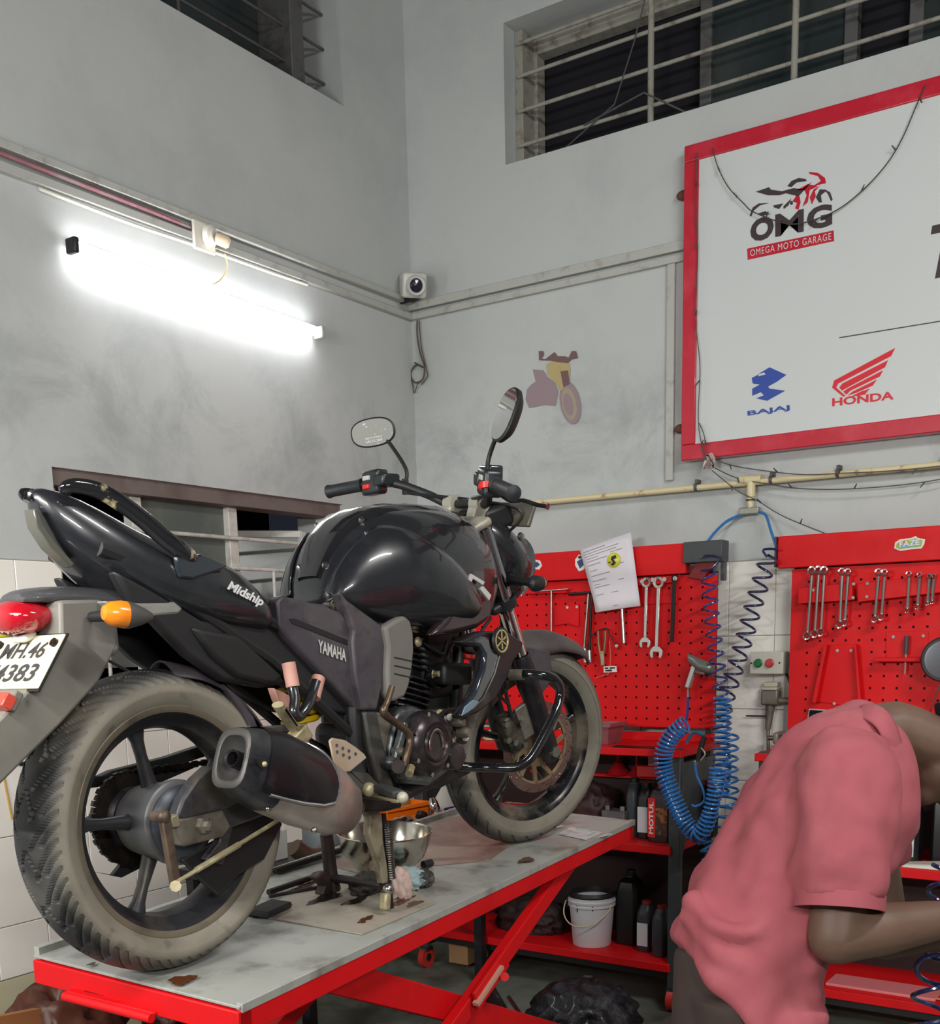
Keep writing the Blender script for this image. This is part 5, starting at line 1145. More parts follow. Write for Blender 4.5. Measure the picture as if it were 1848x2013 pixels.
# ================= things on the table =================
def onT(px,py,z=.0015): return wT(T(px,py,z=z))
c=wT(T(757,1714,z=.004));bw=empty('steel_bowl',c,'round shiny steel bowl on the lift table under the engine','bowl')
R=.098
G().lathe([(0,.0),(.04,.0),(.062,.012),(.082,.036),(.092,.060),(.097,.088),(.101,.090),(.1015,.088),(.099,.086),(.0945,.060),(.0845,.037),(.064,.015),(.04,.004),(0,.004)],(0,0,0),tu_,64).xf(lambda p:np.array(p)*1.26).build('bowl_body',mat('bowl_steel',srgb(196,190,178),.16,1,dirt=(srgb(120,110,96),9,.52,.72,.6)),bw)
m_rag=[mat('rag_pale_blue',srgb(150,172,174),.9,dirt=(srgb(90,110,110),30,.5,.6,.8)),mat('rag_pink',srgb(190,166,156),.9),mat('rag_oily',srgb(52,50,44),.7,dirt=(srgb(110,104,92),20,.5,.7,.7)),mat('rag_dirty_tan',srgb(128,112,92),.9,dirt=(srgb(50,44,38),14,.45,.65,.8))]
def crumple(name,c,sz,m,label,cat,seed,parent=None,amp=.35,sub=4):
    rnd=random.Random(seed);bm=bmesh.new();bmesh.ops.create_icosphere(bm,subdivisions=sub,radius=1)
    from mathutils import noise
    for v in bm.verts:
        p=v.co.copy();n=noise.fractal(p*2.1+Vector((seed*3.1,0,0)),1.0,2.1,4);r=1-abs(n)*amp*1.6+amp*.3
        v.co=Vector((p.x*r*sz[0],p.y*r*sz[1],max(-.55,p.z*r)*sz[2]))
    mz=min(v.co.z for v in bm.verts)
    for v in bm.verts: v.co.z-=mz
    me=bpy.data.meshes.new(name);bm.to_mesh(me);bm.free();me.materials.append(m);me.polygons.foreach_set('use_smooth',[True]*len(me.polygons))
    o=bpy.data.objects.new(name,me);COL.objects.link(o);o.location=c
    if parent is None: tag(o,label,cat)
    else: o.parent=parent
    return o
crumple('rag',onT(720,1755,.004),(.05,.035,.035),m_rag[2],'crumpled oily black rag on the lift table beside the stand leg','rag',1)
crumple('rag',onT(800,1745,.004),(.06,.045,.035),m_rag[0],'pale blue striped rag under the rim of the steel bowl','rag',2)
crumple('rag',onT(788,1765,.004),(.028,.03,.05),m_rag[1],'pinkish crumpled rag right of the centre stand foot','rag',3)
crumple('rag',onT(830,1740,.004),(.035,.03,.028),m_rag[2],'dark grey crumpled rag at the right end of the rag heap','rag',4)
crumple('rag',onT(738,1738,.004),(.04,.03,.04),m_rag[3],'dirty tan rag tucked left of the centre stand foot','rag',5)
p=[onT(*q) for q in((524,1754),(648,1690),)];
def rod(a,b,r,m,label,z=.01): 
    A_=np.array(a);o=G().cyl((0,0,0),np.array(b)-A_,r,n=8).build('steel_bar',m,None);o.location=A_;return tag(o,label,'bar')
m_dk=mat('dark_bar',srgb(40,34,32),.45,.4)
rod(wT(T(540,1712,z=.014)),wT(T(668,1672,z=.014)),.009,m_dk,'long dark bar lying on the lift table behind the rear wheel')
rod(wT(T(528,1754,z=.012)),wT(T(640,1716,z=.012)),.008,m_dk,'dark bar on the table pointing at the dark stand foot')
rod(wT(T(530,1762,z=.008)),wT(T(640,1742,z=.008)),.005,m_dk,'thin dark rod on the table just in front of the bar by the stand')
rod(wT(T(832,1700,z=.012)),wT(T(848,1696,z=.012)),.011,mat('socket_dark',srgb(60,60,66),.3,.8),'small steel socket lying right of the steel bowl')
q=[onT(1098,1640,.002),onT(1122,1626,.002),onT(1204,1640,.002),onT(1155,1652,.002)];q=[q[0],q[1],q[2],q[3]]
o=G().prism([a-q[0] for a in q],(0,0,.0008)).build('printed_card',mat('card_print',srgb(206,200,204),.5,dirt=(srgb(120,170,150),30,.5,.6,.7),dirt2=(srgb(190,130,140),24,.55,.65,.6)));o.location=q[0];tag(o,'white printed card lying on the table by the front wheel','card')
rod(wT(T(1085,1628,z=.006)),wT(T(1106,1624,z=.006)),.004,m_chrome,'tiny chrome bolt lying on the table beside the front tyre')
# black cable hanging on the left wall
tag(G().tube(smooth_path([onY(20,1478,3.378),onY(36,1500,3.378),onY(60,1500,3.378),onY(120,1500,3.378)]),.007,n=8).build('black_cable',m_blackm),'black cable curling out beside the rear tyre','cable')
tag(G().tube(smooth_path([onY(185,1284,3.377),onY(262,1325,3.377),onY(380,1395,3.377)]),.006,n=8).build('black_cable',m_blackm),'straight black cable slanting down the tiled wall behind the rear wheel','cable')
tag(G().tube(smooth_path([onY(2,1500,3.38),onY(14,1560,3.38),onY(24,1610,3.38)]),.003,n=6).build('yellow_wire',mat('yellow_wire',srgb(200,160,60),.5)),'thin yellow wire hanging on the tiles left of the rear tyre','wire')
o=G().lathe([(0,0),(.03,0),(.034,.01),(.034,.09),(.025,.1),(0,.1)],(0,0,0),(0,0,1),20).build('plastic_jar',mat('yellow_plastic',srgb(220,196,40),.4));o.location=onY(0,1290,3.35);tag(o,'yellow plastic object behind the number plate at the left edge','container')
# ================= bench with bins behind the table =================
bn=empty('low_bench',(3.95,3.0,0),'low dark steel bench behind the lift table carrying the plastic bins','bench')
G().box((-1.05,-.30,.655),(.165,.36,.69)).build('bench_top',m_cast,bn,bevel=.004)
for x,y in((-1.0,-.26),(.15,-.26),(-1.0,.32),(.15,.32)): G().box((x-.02,y-.02,0),(x+.02,y+.02,.655)).build('leg',m_cast,bn)
def bin_(name,c,l,w_,h,m,label,rot=0,cat='bin'):
    o=empty(name,c,label,cat);o.rotation_euler=(0,0,rot)
    k=.82;R=lambda a,b,z:[(a,b,z),(-a,b,z),(-a,-b,z),(a,-b,z)]
    G().loft([R(l*k/2,w_*k/2,0),R(l/2,w_/2,h),R(l/2+.006,w_/2+.006,h),R(l/2+.006,w_/2+.006,h-.012),R(l/2+.01,w_/2+.01,h-.012),R(l/2+.01,w_/2+.01,h+.004),R(l/2-.004,w_/2-.004,h+.004),R(l*k/2-.004,w_*k/2-.004,.004)]).build('bin_shell',m,o,bevel=.002)
    return o
m_or=mat('orange_plastic',srgb(236,116,20),.35);m_bl=mat('navy_plastic',srgb(24,34,96),.4)
zb_=.69
bin_('storage_bin',(3.85,2.86,zb_),.40,.20,.09,m_or,'orange plastic bin full of dirty metal parts behind the lift table',rot=-.15)
bin_('storage_bin',(3.95,3.08,zb_),.28,.16,.13,m_or,'orange plastic tray standing behind the full orange bin',rot=-.1)
bin_('storage_bin',(4.09,2.76,zb_),.09,.22,.11,m_bl,'navy blue plastic bin right of the orange bin',rot=-.1)
rr=random.Random(5)
for k in range(14):
    p=np.array([3.85+rr.uniform(-.16,.16),2.86+rr.uniform(-.07,.07),zb_+.075+rr.uniform(0,.03)])
    mm=[m_grease,m_cast,m_zinc,m_alu,mat('dull_brown_metal',srgb(104,72,54),.6,.3)][k%5]
    g=G()
    if k%3==0: g.lathe([(.01,-.012),(.026,-.012),(.026,.012),(.01,.012)],(0,0,0),nrm((rr.random(),rr.random()-.5,rr.random())),14,closed=True)
    elif k%3==1: g.cyl((-.03,0,0),(.035,.01,.01),.014,.009,n=10).ball((-.03,0,0),.02)
    else: g.obox((0,0,0),(nrm((1,rr.random(),.3)),nrm(np.cross((1,.5,.3),(0,0,1))),(0,0,1)),(.035,.018,.014))
    o=g.build('metal_part',mm);o.location=p;tag(o,'small dirty engine part heaped in the orange bin','machine part','engine parts in the orange bin')
o=G().lathe([(0,-.02),(.018,-.018),(.024,0),(.02,.03),(.012,.05),(0,.05)],(0,0,0),(0,.3,1),14).build('metal_part',m_chrome);o.location=onY(855,1590,2.84);tag(o,'shiny silver knob on the right end of the orange bin','machine part')
crumple('plastic_bag',(4.02,3.13,zb_),(.07,.06,.11),mat('tan_bag',srgb(150,128,80),.35,0,.4,dirt=(srgb(196,180,140),14,.5,.7,.7)),'crinkled tan plastic bag behind the bins','bag',9)
# engine parts at the left end of the bench
pe=empty('exhaust_elbow',(3.2,2.86,zb_),'brown rusty exhaust elbow with a pale flange behind the rear wheel','exhaust part')
G().tube(smooth_path([(-.14,.02,.10),(-.08,.0,.055),(0,-.02,.045),(.10,-.02,.045)]),.035,n=16).build('elbow_pipe',mat('burnt_pipe'),pe)
G().lathe([(.03,-.008),(.052,-.008),(.052,.008),(.03,.008)],(.0,-.02,.047),(1,0,0),20,closed=True).build('flange',m_alu,pe)
G().cyl((.06,-.06,.05),(.06,-.075,.05),.01,n=8).build('flange_bolt',m_steel,pe)
gc=empty('grey_canister',(3.42,3.05,zb_),'blue grey metal canister standing behind the muffler','canister')
G().lathe([(0,0),(.085,0),(.088,.01),(.088,.15),(.08,.165),(.04,.175),(.03,.19),(0,.19)],(0,0,0),(0,0,1),28).build('canister_body',mat('canister_grey',srgb(110,118,122),.5,.2,dirt=(srgb(80,80,78),7,.5,.7,.7)),gc)
o=G().box((-.05,-.04,0),(.05,.04,.12)).build('pale_box',mat('pale_box',srgb(196,196,190),.5),None,bevel=.004);o.location=(3.22,3.15,zb_);tag(o,'pale box standing behind the exhaust elbow','box')
# ================= floor clutter =================
bk=empty('wooden_crate',(2.25,2.80,0),'brown wooden crate at the tiled wall below the table end','crate')
m_wood=mat('brown_wood',srgb(104,66,40),.6,dirt=(srgb(60,38,26),5,.4,.7,.8))
for k in range(3): G().box((-.30,-.25,.02+.10*k),(.42,-.235,.11+.10*k)).build('slat',m_wood,bk,bevel=.002)
G().box((-.30,-.235,.02),(-.285,.2,.31)).build('side',m_wood,bk);G().box((.405,-.235,.02),(.42,.2,.31)).build('side',m_wood,bk);G().box((-.3,-.23,0),(.42,.2,.02)).build('bottom',m_wood,bk)
crumple('leather_jacket',onY(140,2010,2.75)*[1,1,0]+[-.02,0,.30],(.20,.12,.20),mat('brown_leather',srgb(84,44,30),.5,dirt=(srgb(50,26,20),5,.45,.65,.7)),'crumpled dark brown leather heap under the rear end of the lift table','leather',11)
crumple('leather_jacket',onY(330,2010,2.75)*[1,1,0]+[.06,-.02,.30],(.15,.11,.15),mat('brown_leather2',srgb(66,34,26),.6,dirt=(srgb(96,54,36),5,.5,.7,.7)),'second darker brown cloth heap right of the leather one','cloth',13)
c=onY(40,2000,2.7);o=G().prism([(-.22,0,0),(-.1,.0,.045),(.12,0,.02),(.22,0,.04),(.24,0,-.2),(-.24,0,-.2)],(0,.02,0)).build('cardboard_flap',mat('tan_cardboard',srgb(150,96,56),.8,dirt=(srgb(80,50,34),8,.5,.7,.7)));o.location=c+[0,0,-.02];tag(o,'torn tan cardboard flap in the lower left corner','cardboard')
o=crumple('black_bag',(3.64,1.96,0),(.22,.22,.16),mat('black_bag',srgb(26,27,32),.4,0,.3,bump=(30,.8,.01),dirt=(srgb(70,76,92),18,.52,.72,.7)),'crumpled black bag on the floor between table and tool bench','bag',21,amp=.28)
o=bin_('floor_tub',(2.55,2.05,0),.45,.3,.28,mat('blue_tub',srgb(24,36,84),.4),'dark blue plastic tub on the floor under the lift table',cat='tub')
eb=empty('power_unit',(2.9,2.0,0),'dark metal hydraulic power box on the floor under the table','power unit')
G().box((-.15,-.10,0),(.2,.08,.22)).build('case',m_cast,eb,bevel=.01);G().cyl((-.05,0,.22),(-.05,0,.30),.06,n=20).build('motor',m_grease,eb)
cb=G().box((-.09,-.02,0),(.09,.09,.16)).build('cardboard_box',mat('cardboard',srgb(170,132,92),.8,dirt=(srgb(120,86,56),7,.5,.7,.6)),None,bevel=.002);cb.location=(4.32,2.92,0.02);tag(cb,'tan cardboard box on the floor at the left end of the tool bench','box')
# ================= tool benches =================
m_post=mat('charcoal_paint',srgb(58,62,64),.4,dirt=(srgb(80,84,84),9,.5,.7,.5));m_caster=mat('caster_red',srgb(196,50,44),.4)
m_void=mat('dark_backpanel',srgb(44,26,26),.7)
def bench(y0,y1,label,ph,pe=0):   # y0 = right end (smaller y), y1 = left end
    r=empty('tool_bench',(4.15,y0,0),label,'workbench');b=(4.15,y0,0);W_=y1-y0
    fx,bx=0.,.40
    for x,h in((fx,1.10),(bx-.03,1.905)):
        for y in(0,W_-.05): G().box((x,y+(.025 if h>1.5 and y==0 else 0),.10),(x+.035,y+.05-(.025 if h>1.5 and y>0 else 0),h)).build('post',m_post,r,bevel=.003)
    for y in(0,W_-.02):
        G().prism([(.035,y,1.04),(.37,y,1.04),(.37,y,1.00),(.12,y,.78),(.035,y,.66)],(0,.02,0)).build('side_gusset',m_post,r,bevel=.002)
        G().box((.035,y+.004,.10),(.37,y+.016,.30)).build('side_plate',m_post,r)
    for z,nm in((.17,'bottom_shelf'),(.665,'middle_shelf')): G().box((-.012,.035,z),(bx,W_-.035,z+.035)).build(nm,m_red,r,bevel=.003)
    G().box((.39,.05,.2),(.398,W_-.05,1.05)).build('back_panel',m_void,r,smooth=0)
    wt=G().box((-.02,-.01,1.065),(bx,W_+.01,1.095)).build('worktop',m_red,r,bevel=.003)
    G().box((bx-.07,0,1.095),(bx-.04,W_,1.13)).build('worktop_step',m_red,r,bevel=.002)
    G().box((.02,.06,.135),(.03,W_-.06,.17)).build('kick_panel',m_blackm,r)
    for x in(.02,.36):
        for y in(.03,W_-.03):
            G().cyl((x,y-.014,.05),(x,y+.014,.05),.05,n=24).build('caster_wheel',m_caster,r)
            G().cyl((x,y-.016,.05),(x,y+.016,.05),.02,n=16).box((x-.03,y-.02,.085),(x+.03,y+.02,.10)).build('caster_fork',m_steel,r)
    # perforated tool board with real holes
    hy,hz=.0345*1.45,.0345*1.33;ys=[.03];n=int((W_-.06)/hy)
    zz0,zz1=1.165,1.79;Y=[];Z=[]
    for k in range(n+1): c=.035+hy*(k+.5);Y+= [c-.0045,c+.0045]
    m_=int((zz1-zz0)/hz)
    for k in range(m_): c=zz0+hz*(k+.5);Z+=[c-.0045,c+.0045]
    Y=[-.005]+[y for y in Y if y<W_-.03]+[W_+.005]
    if len(Y)%2: Y.pop(-2)
    Z=[zz0]+Z+[zz1];g=G();xb=.345
    nY,nZ=len(Y),len(Z)
    for side,x in((0,xb),(1,xb+.0025)):
        g.add([(x,y,z) for z in Z for y in Y],[((j)*nY+i,(j)*nY+i+1,(j+1)*nY+i+1,(j+1)*nY+i) for j in range(nZ-1) for i in range(nY-1) if not(i%2==1 and j%2==1)])
    pg=g.build('tool_board',m_red,r,smooth=0)
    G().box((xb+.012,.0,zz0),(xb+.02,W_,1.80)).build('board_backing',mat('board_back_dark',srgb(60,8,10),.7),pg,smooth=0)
    G().box((xb-.012,.0,zz0-.012),(xb+.02,W_,zz0)).build('board_lower_edge',m_red,pg,bevel=.002)
    hd=G().box((xb-.025,ph,1.795),(xb+.02,W_+pe,1.918)).build('header_panel',m_red,r,bevel=.003)
    return r,np.array(b),pg,hd
bA,oA,pgA,hdA=bench(1.795,3.13,'left red tool bench with wrenches and a paper sheet on its board',.125)
bB,oB,pgB,hdB=bench(.30,1.475,'right red tool bench behind the bending man',.0,.058)
# black corner blocks
G().box((.30,-.04,1.835),(.375,.13,1.92)).build('corner_block',m_post,bA,bevel=.003)
G().box((.335,-.035,1.76),(.37,-.02,1.84)).build('corner_block_tail',m_post,bA,bevel=.002)
G().box((.31,1.2355,1.80),(.36,1.242,1.918)).build('corner_block',m_post,bB,bevel=.001)
XB=4.15+.345
def brack(par,org,pts,out=.035,m=m_red,nm='tool_rail'):
    P=[onX(x,y,XB-.001)-org for x,y in pts];return G().prism(P,(-out,0,0)).build(nm,m,par,bevel=.002)
brack(pgA,oA,[(1040,1160),(1120,1158),(1120,1166),(1040,1168)],.03)
brack(pgA,oA,[(1092,1190),(1140,1187),(1140,1232),(1120,1226),(1092,1230)],.012)
brack(pgA,oA,[(1212,1142),(1330,1132),(1332,1145),(1214,1156)],.03);brack(pgA,oA,[(1214,1178),(1332,1170),(1332,1186),(1214,1190)],.006)
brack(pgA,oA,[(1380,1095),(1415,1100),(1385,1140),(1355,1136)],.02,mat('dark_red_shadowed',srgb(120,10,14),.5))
brack(pgB,oB,[(1576,1157),(1682,1146),(1682,1180),(1576,1187)],.045);brack(pgB,oB,[(1692,1148),(1848,1130),(1900,1126),(1900,1160),(1692,1184)],.045)
for pts in([(1627,1267),(1633,1268),(1612,1380),(1603,1380)],[(1686,1266),(1690,1268),(1701,1390),(1694,1392)]): brack(pgB,oB,pts,.05)
brack(pgB,oB,[(1630,1268),(1686,1266),(1696,1392),(1610,1380)],.004)
brack(pgB,oB,[(1725,1292),(1815,1292),(1815,1300),(1725,1300)],.05);brack(pgB,oB,[(1742,1242),(1825,1240),(1825,1292),(1742,1293)],.004)
for x,y in((1115,1194),(1134,1193),):G().cyl(onX(x,y,XB-.018)-oA,onX(x,y,XB)-oA,.006,n=10).build('rivet',m_steel,pgA)
for x,y in((1678,1148),(1705,1147),(1677,1175),(1704,1173),(1646,1279),(1673,1279),(1640,1383),(1668,1383),(1756,1252),(1815,1250),(1598,1160)): G().cyl(onX(x,y,XB-.05 if y<1200 else XB-.008)-oB,onX(x,y,XB)-oB,.006,n=10).build('rivet',m_steel,pgB)
# tools
m_sp=mat('wrench_chrome',srgb(196,196,192),.22,.95)
def comb(top,bot,w_,label,grp=None):
    w_*=1.22;top=np.array(top);bot=np.array(bot);d=nrm(bot-top);s=nrm(np.cross((1,0,0),d));L=np.linalg.norm(bot-top)
    r=empty('combination_wrench',top,label,'wrench',grp);N=np.array([-1,0,0.])
    G().lathe([(w_*.75,-.004),(w_*1.35,-.005),(w_*1.35,.005),(w_*.75,.004)],(0,0,0),N,24,closed=True).build('ring_end',m_sp,r)
    G().bar(d*w_*1.2,d*(L-w_*2),w_*.9,.006,up=N).build('shaft',m_sp,r,bevel=.002)
    c=d*(L-w_*1.6);J=[]
    for a in np.linspace(-PI*.75,PI*.75,16): J.append(c-d*math.cos(a)*w_*1.7*1+s*math.sin(a)*w_*1.7)
    J+= [c+d*w_*1.15+s*w_*.75,c-d*w_*.3+s*w_*.75,c-d*w_*.3-s*w_*.75,c+d*w_*1.15-s*w_*.75]
    G().prism([j-N*.004 for j in J],N*.008).build('open_jaw',m_sp,r,bevel=.001);return r
XT=XB-.035
comb(onX(1271,1145,XT),onX(1268,1276,XT),.0125,'shorter of the two chrome combination wrenches on the left board')
comb(onX(1295,1145,XT),onX(1290,1297,XT),.0145,'longer of the two chrome combination wrenches on the left board')
for i,(x,y) in enumerate(((1262,1143),(1283,1140),(1306,1139),(1327,1137))):
    G().cyl(onX(x,y,XT-.01)-oA,onX(x,y,XB)-oA,.009,n=12).tube([onX(x+8,y,XT-.01)-oA,onX(x+9,y-8,XT-.015)-oA],.002,n=5).build('tool_hook',m_steel,pgA)
def simple_tool(name,label,cat,fn,loc):
    r=empty(name,loc,label,cat);fn(r,np.array(loc));return r
def th(r,o):
    G().cyl(onX(1053,1163,XT)-o,onX(1118,1158,XT)-o,.004,n=10).build('cross_handle',m_steel,r);G().cyl(onX(1084,1162,XT)-o,onX(1084,1266,XT)-o,.005,n=10).build('shank',m_steel,r)
simple_tool('t_handle_wrench','T-handle wrench hanging left on the left board','wrench',th,onX(1084,1162,XT))
def th2(r,o):
    G().cyl(onX(1118,1168,XT)-o,onX(1165,1165,XT)-o,.007,n=10).build('cross_handle',m_grease,r);G().cyl(onX(1157,1166,XT)-o,onX(1148,1280,XT)-o,.006,n=10).build('shank',m_steel,r);G().cyl(onX(1150,1275,XT)-o,onX(1151,1302,XT)-o,.010,n=12).build('socket_end',m_sp,r)
simple_tool('t_handle_wrench','T-handle socket wrench with black crossbar left of the paper','wrench',th2,onX(1157,1166,XT))
def th3(r,o):
    G().cyl(onX(1163,1170,XT)-o,onX(1159,1280,XT)-o,.006,n=10).build('shank',m_grease,r);G().cyl(onX(1159,1278,XT)-o,onX(1160,1302,XT)-o,.010,n=12).build('socket_end',m_sp,r)
simple_tool('t_handle_wrench','dark long socket wrench partly behind the paper sheet','wrench',th3,onX(1163,1170,XT))
def rodt(r,o): G().cyl(onX(1221,1160,XT)-o,onX(1227,1264,XT)-o,.0085,n=12).build('shank',m_sp,r)
simple_tool('steel_bar_tool','smooth chrome bar hanging behind the paper sheet','bar',rodt,onX(1221,1160,XT))
def file_(r,o): G().bar(onX(1326,1138,XT)-o,onX(1321,1262,XT)-o,.017,.007,up=(1,0,0)).build('blade',mat('file_black',srgb(34,28,30),.5,.4),r,bevel=.002);G().cyl(onX(1326,1132,XT)-o,onX(1326,1142,XT)-o,.012,n=12).build('head',m_cast,r)
simple_tool('black_file','black flat bar hanging right of the combination wrenches','file',file_,onX(1326,1138,XT))
def plier(r,o):
    for a,b in(((1176,1245),(1184,1308)),((1190,1245),(1183,1308))): G().tube(smooth_path([onX(a[0],a[1]-5,XT)-o,onX((a[0]+b[0])/2+(-3 if a[0]<1183 else 3),1265,XT)-o,onX(*b,XT)-o]),.005,n=8).build('arm',mat('puller_dull',srgb(130,116,90),.4,.6),r)
    G().bar(onX(1184,1280,XT)-o,onX(1185,1308,XT)-o,.016,.01,up=(1,0,0)).build('body',m_zinc,r,bevel=.002)
simple_tool('bearing_puller','small forked puller tool hanging below the paper','puller',plier,onX(1183,1245,XT))
def cabl(r,o):
    G().tube(smooth_path([onX(*q,XT)-o for q in((1158,1290),(1155,1270),(1168,1245),(1192,1236),(1200,1250),(1212,1270),(1216,1276))]),.0032,n=6).build('wire',m_blackm,r);G().ball(onX(1212,1270,XT-.004)-o,.008).build('plug',mat('plug_pale',srgb(200,190,160),.5),r)
simple_tool('wire_harness','black wire with a pale plug hung on the left board','wire',cabl,onX(1195,1236,XT))
def tg(r,o):
    G().prism([onX(*q,XT)-o for q in((1187,1310),(1212,1309),(1213,1321),(1187,1322))],(-.001,0,0)).build('tag_card',m_white,r);
    text_on('lettering','GTORSE'[1:],m_blackm,r,*[onX(*q,XT-.0015)-o for q in((1189,1320),(1211,1319),(1189,1312))])
    G().tube(smooth_path([onX(*q,XT)-o for q in((1198,1260),(1200,1290),(1197,1322),(1185,1328),(1170,1333))]),.0016,n=5).build('string',mat('pink_string',srgb(210,120,100),.6),r)
# paper tag: small card on a string, its print too small to read
def tg2(r,o):
    G().prism([onX(*q,XT)-o for q in((1187,1310),(1212,1309),(1213,1321),(1187,1322))],(-.001,0,0)).build('tag_card',m_white,r)
    for q in(((1189,1312),(1196,1312),(1196,1315),(1189,1315)),((1199,1312),(1209,1311),(1209,1314),(1199,1315)),((1190,1317),(1203,1316),(1203,1320),(1190,1320))): G().prism([onX(*a,XT-.001)-o for a in q],(-.0006,0,0)).build('tag_print',m_blackm,r)
    G().tube(smooth_path([onX(*q,XT)-o for q in((1198,1260),(1200,1290),(1197,1322),(1185,1328),(1170,1333))]),.0016,n=5).build('string',mat('pink_string',srgb(210,120,100),.6),r)
simple_tool('string_tag','small white tag on a pinkish string on the left board','tag',tg2,onX(1198,1300,XT))
# paper with magnet
XP2=XB-.045
q=[onX(*a,XP2) for a in((1140,1082),(1240,1046),(1259,1191),(1173,1204))]
pp=empty('paper_sheet',q[0],'white inspection sheet pinned over the top edge of the left board','paper')
m_pap=mat('paper_white',srgb(220,216,222),.6)
rows=[]
for i in range(9):
    t=i/8;a=q[0]+(q[3]-q[0])*t;b=q[1]+(q[2]-q[1])*t;rows.append([a+(b-a)*u+np.array([-.010*math.sin(u*PI)*(.3+t)-.012*max(0,t-.85)*6*(1-u),0,0])-q[0] for u in np.linspace(0,1,9)])
o=G().sheet(rows).build('sheet',m_pap,pp);mm=o.modifiers.new('s','SOLIDIFY');mm.thickness=.0006
def on_paper(u,t,d=.002): 
    a=q[0]+(q[3]-q[0])*t;b=q[1]+(q[2]-q[1])*t;return a+(b-a)*u+np.array([-.010*math.sin(u*PI)*(.3+t)-.012*max(0,t-.85)*6*(1-u)-d,0,0])-q[0]
m_pl2=mat('print_grey',srgb(128,124,134),.6)
for t,u0,u1 in((.05,.05,.5),(.09,.05,.75),(.13,.06,.7),(.17,.08,.8),(.21,.08,.5),(.27,.08,.35),(.36,.1,.8),(.44,.1,.5),(.52,.1,.4),(.58,.12,.75),(.62,.1,.45),(.74,.1,.6),(.94,.45,.55)):
    G().prism([on_paper(u0,t),on_paper(u1,t),on_paper(u1,t+.008),on_paper(u0,t+.008)],(-.0003,0,0)).build('print_line',m_pl2,pp,smooth=0)
c=onX(1206,1101,XP2-.012);mg=empty('round_magnet',c,'yellow round button magnet holding the paper sheet','magnet')
G().lathe([(.0315,.008),(.031,-.0),(.026,-.004),(0,-.005)],(0,0,0),(1,0,0),36).build('disc',mat('magnet_yellow',srgb(204,200,60),.35),mg)
for pts in([(1202,1094),(1210,1091),(1212,1096),(1206,1100),(1211,1106),(1206,1112),(1200,1110),(1205,1105),(1201,1100)],[(1196,1105),(1201,1104),(1201,1106),(1196,1107)]): G().prism([onX(*a,XP2-.0175)-c for a in pts],(-.001,0,0)).build('drawn_mark',m_blackm,mg)
# stickers on the headers
def stick(pts_list,X,org,par,nm,m0):
    for k,(pts,m) in enumerate(pts_list): G().prism([onX(x,y,X-.0006*k)-org for x,y in pts],(-.0008,0,0)).build(nm,m,par,smooth=0)
m_sg=mat('sticker_green',srgb(150,180,60),.4);m_sbl=mat('sticker_blue',srgb(110,160,200),.4);m_sr=mat('sticker_red',srgb(210,80,60),.4);m_sn=mat('sticker_navy',srgb(60,66,110),.4)
XH=4.15+.32-.001
stick([([(1758,1078),(1760,1066),(1770,1060),(1790,1058),(1800,1054),(1806,1058),(1819,1060),(1817,1070),(1812,1078),(1790,1080),(1770,1083)],m_white),([(1761,1076),(1763,1068),(1772,1063),(1788,1061),(1800,1058),(1814,1062),(1811,1075),(1788,1077),(1768,1080)],m_sg),([(1766,1078),(1768,1072),(1790,1069),(1788,1076)],m_sbl),([(1764,1072),(1774,1064),(1782,1063),(1776,1071)],m_sr),([(1790,1072),(1796,1062),(1808,1063),(1804,1074)],m_sbl)],XH,oB,hdB,'sticker',None)
text_on('lettering','FAZE',m_white,hdB,*[onX(*a,XH-.004)-oB for a in((1768,1076),(1808,1071),(1768,1065))],bold=.03)
stick([([(1046,1108),(1052,1100),(1062,1102),(1066,1112),(1060,1120),(1048,1118)],m_white),([(1050,1108),(1056,1104),(1062,1110),(1054,1116)],m_sn)],XH,oA,hdA,'sticker',None)
stick([([(1131,1100),(1138,1090),(1148,1094),(1152,1106),(1148,1120),(1138,1123),(1131,1112)],m_white),([(1134,1104),(1144,1098),(1150,1108),(1140,1118)],m_sn),([(1136,1094),(1142,1092),(1144,1097),(1138,1099)],m_blackm)],XH,oA,hdA,'sticker',None)
# ring spanners on the right board
def ring_sp(x0,y0,x1,y1,r0,r1,label):
    a=onX(x0,y0,XB-.055);b=onX(x1,y1,XB-.045);r=empty('ring_spanner',a,label,'wrench','ring spanners on the right board');d=nrm(b-a);L=np.linalg.norm(b-a)
    r0*=1.25;r1*=1.3
    for c,rr in((np.zeros(3),r0),(d*L,r1)): G().lathe([(rr*.55,-.006),(rr*.85,-.008),(rr,-.003),(rr,.003),(rr*.85,.008),(rr*.55,.006)],c+np.array([-.006,0,0]),(-1,.0,.35) if c[2]==0 else (-1,0,-.35),18,closed=True).build('ring_end',m_sp,r)
    G().tube([d*r0*.6,d*L*.5,d*(L-r1*.6)],[.0062,.0056,.0062],n=8).build('shaft',m_sp,r)
names=['leftmost and longest ring spanner of the trio on the right board','middle ring spanner of the trio on the right board','right ring spanner of the trio on the right board','left ring spanner of the first pair on the right board','right ring spanner of the first pair on the right board','left ring spanner of the second pair on the right board','right ring spanner of the second pair on the right board','first of the short single ring spanners, left','second of the short single ring spanners','third and thinner of the short ring spanners','fourth short ring spanner nearest the right edge']
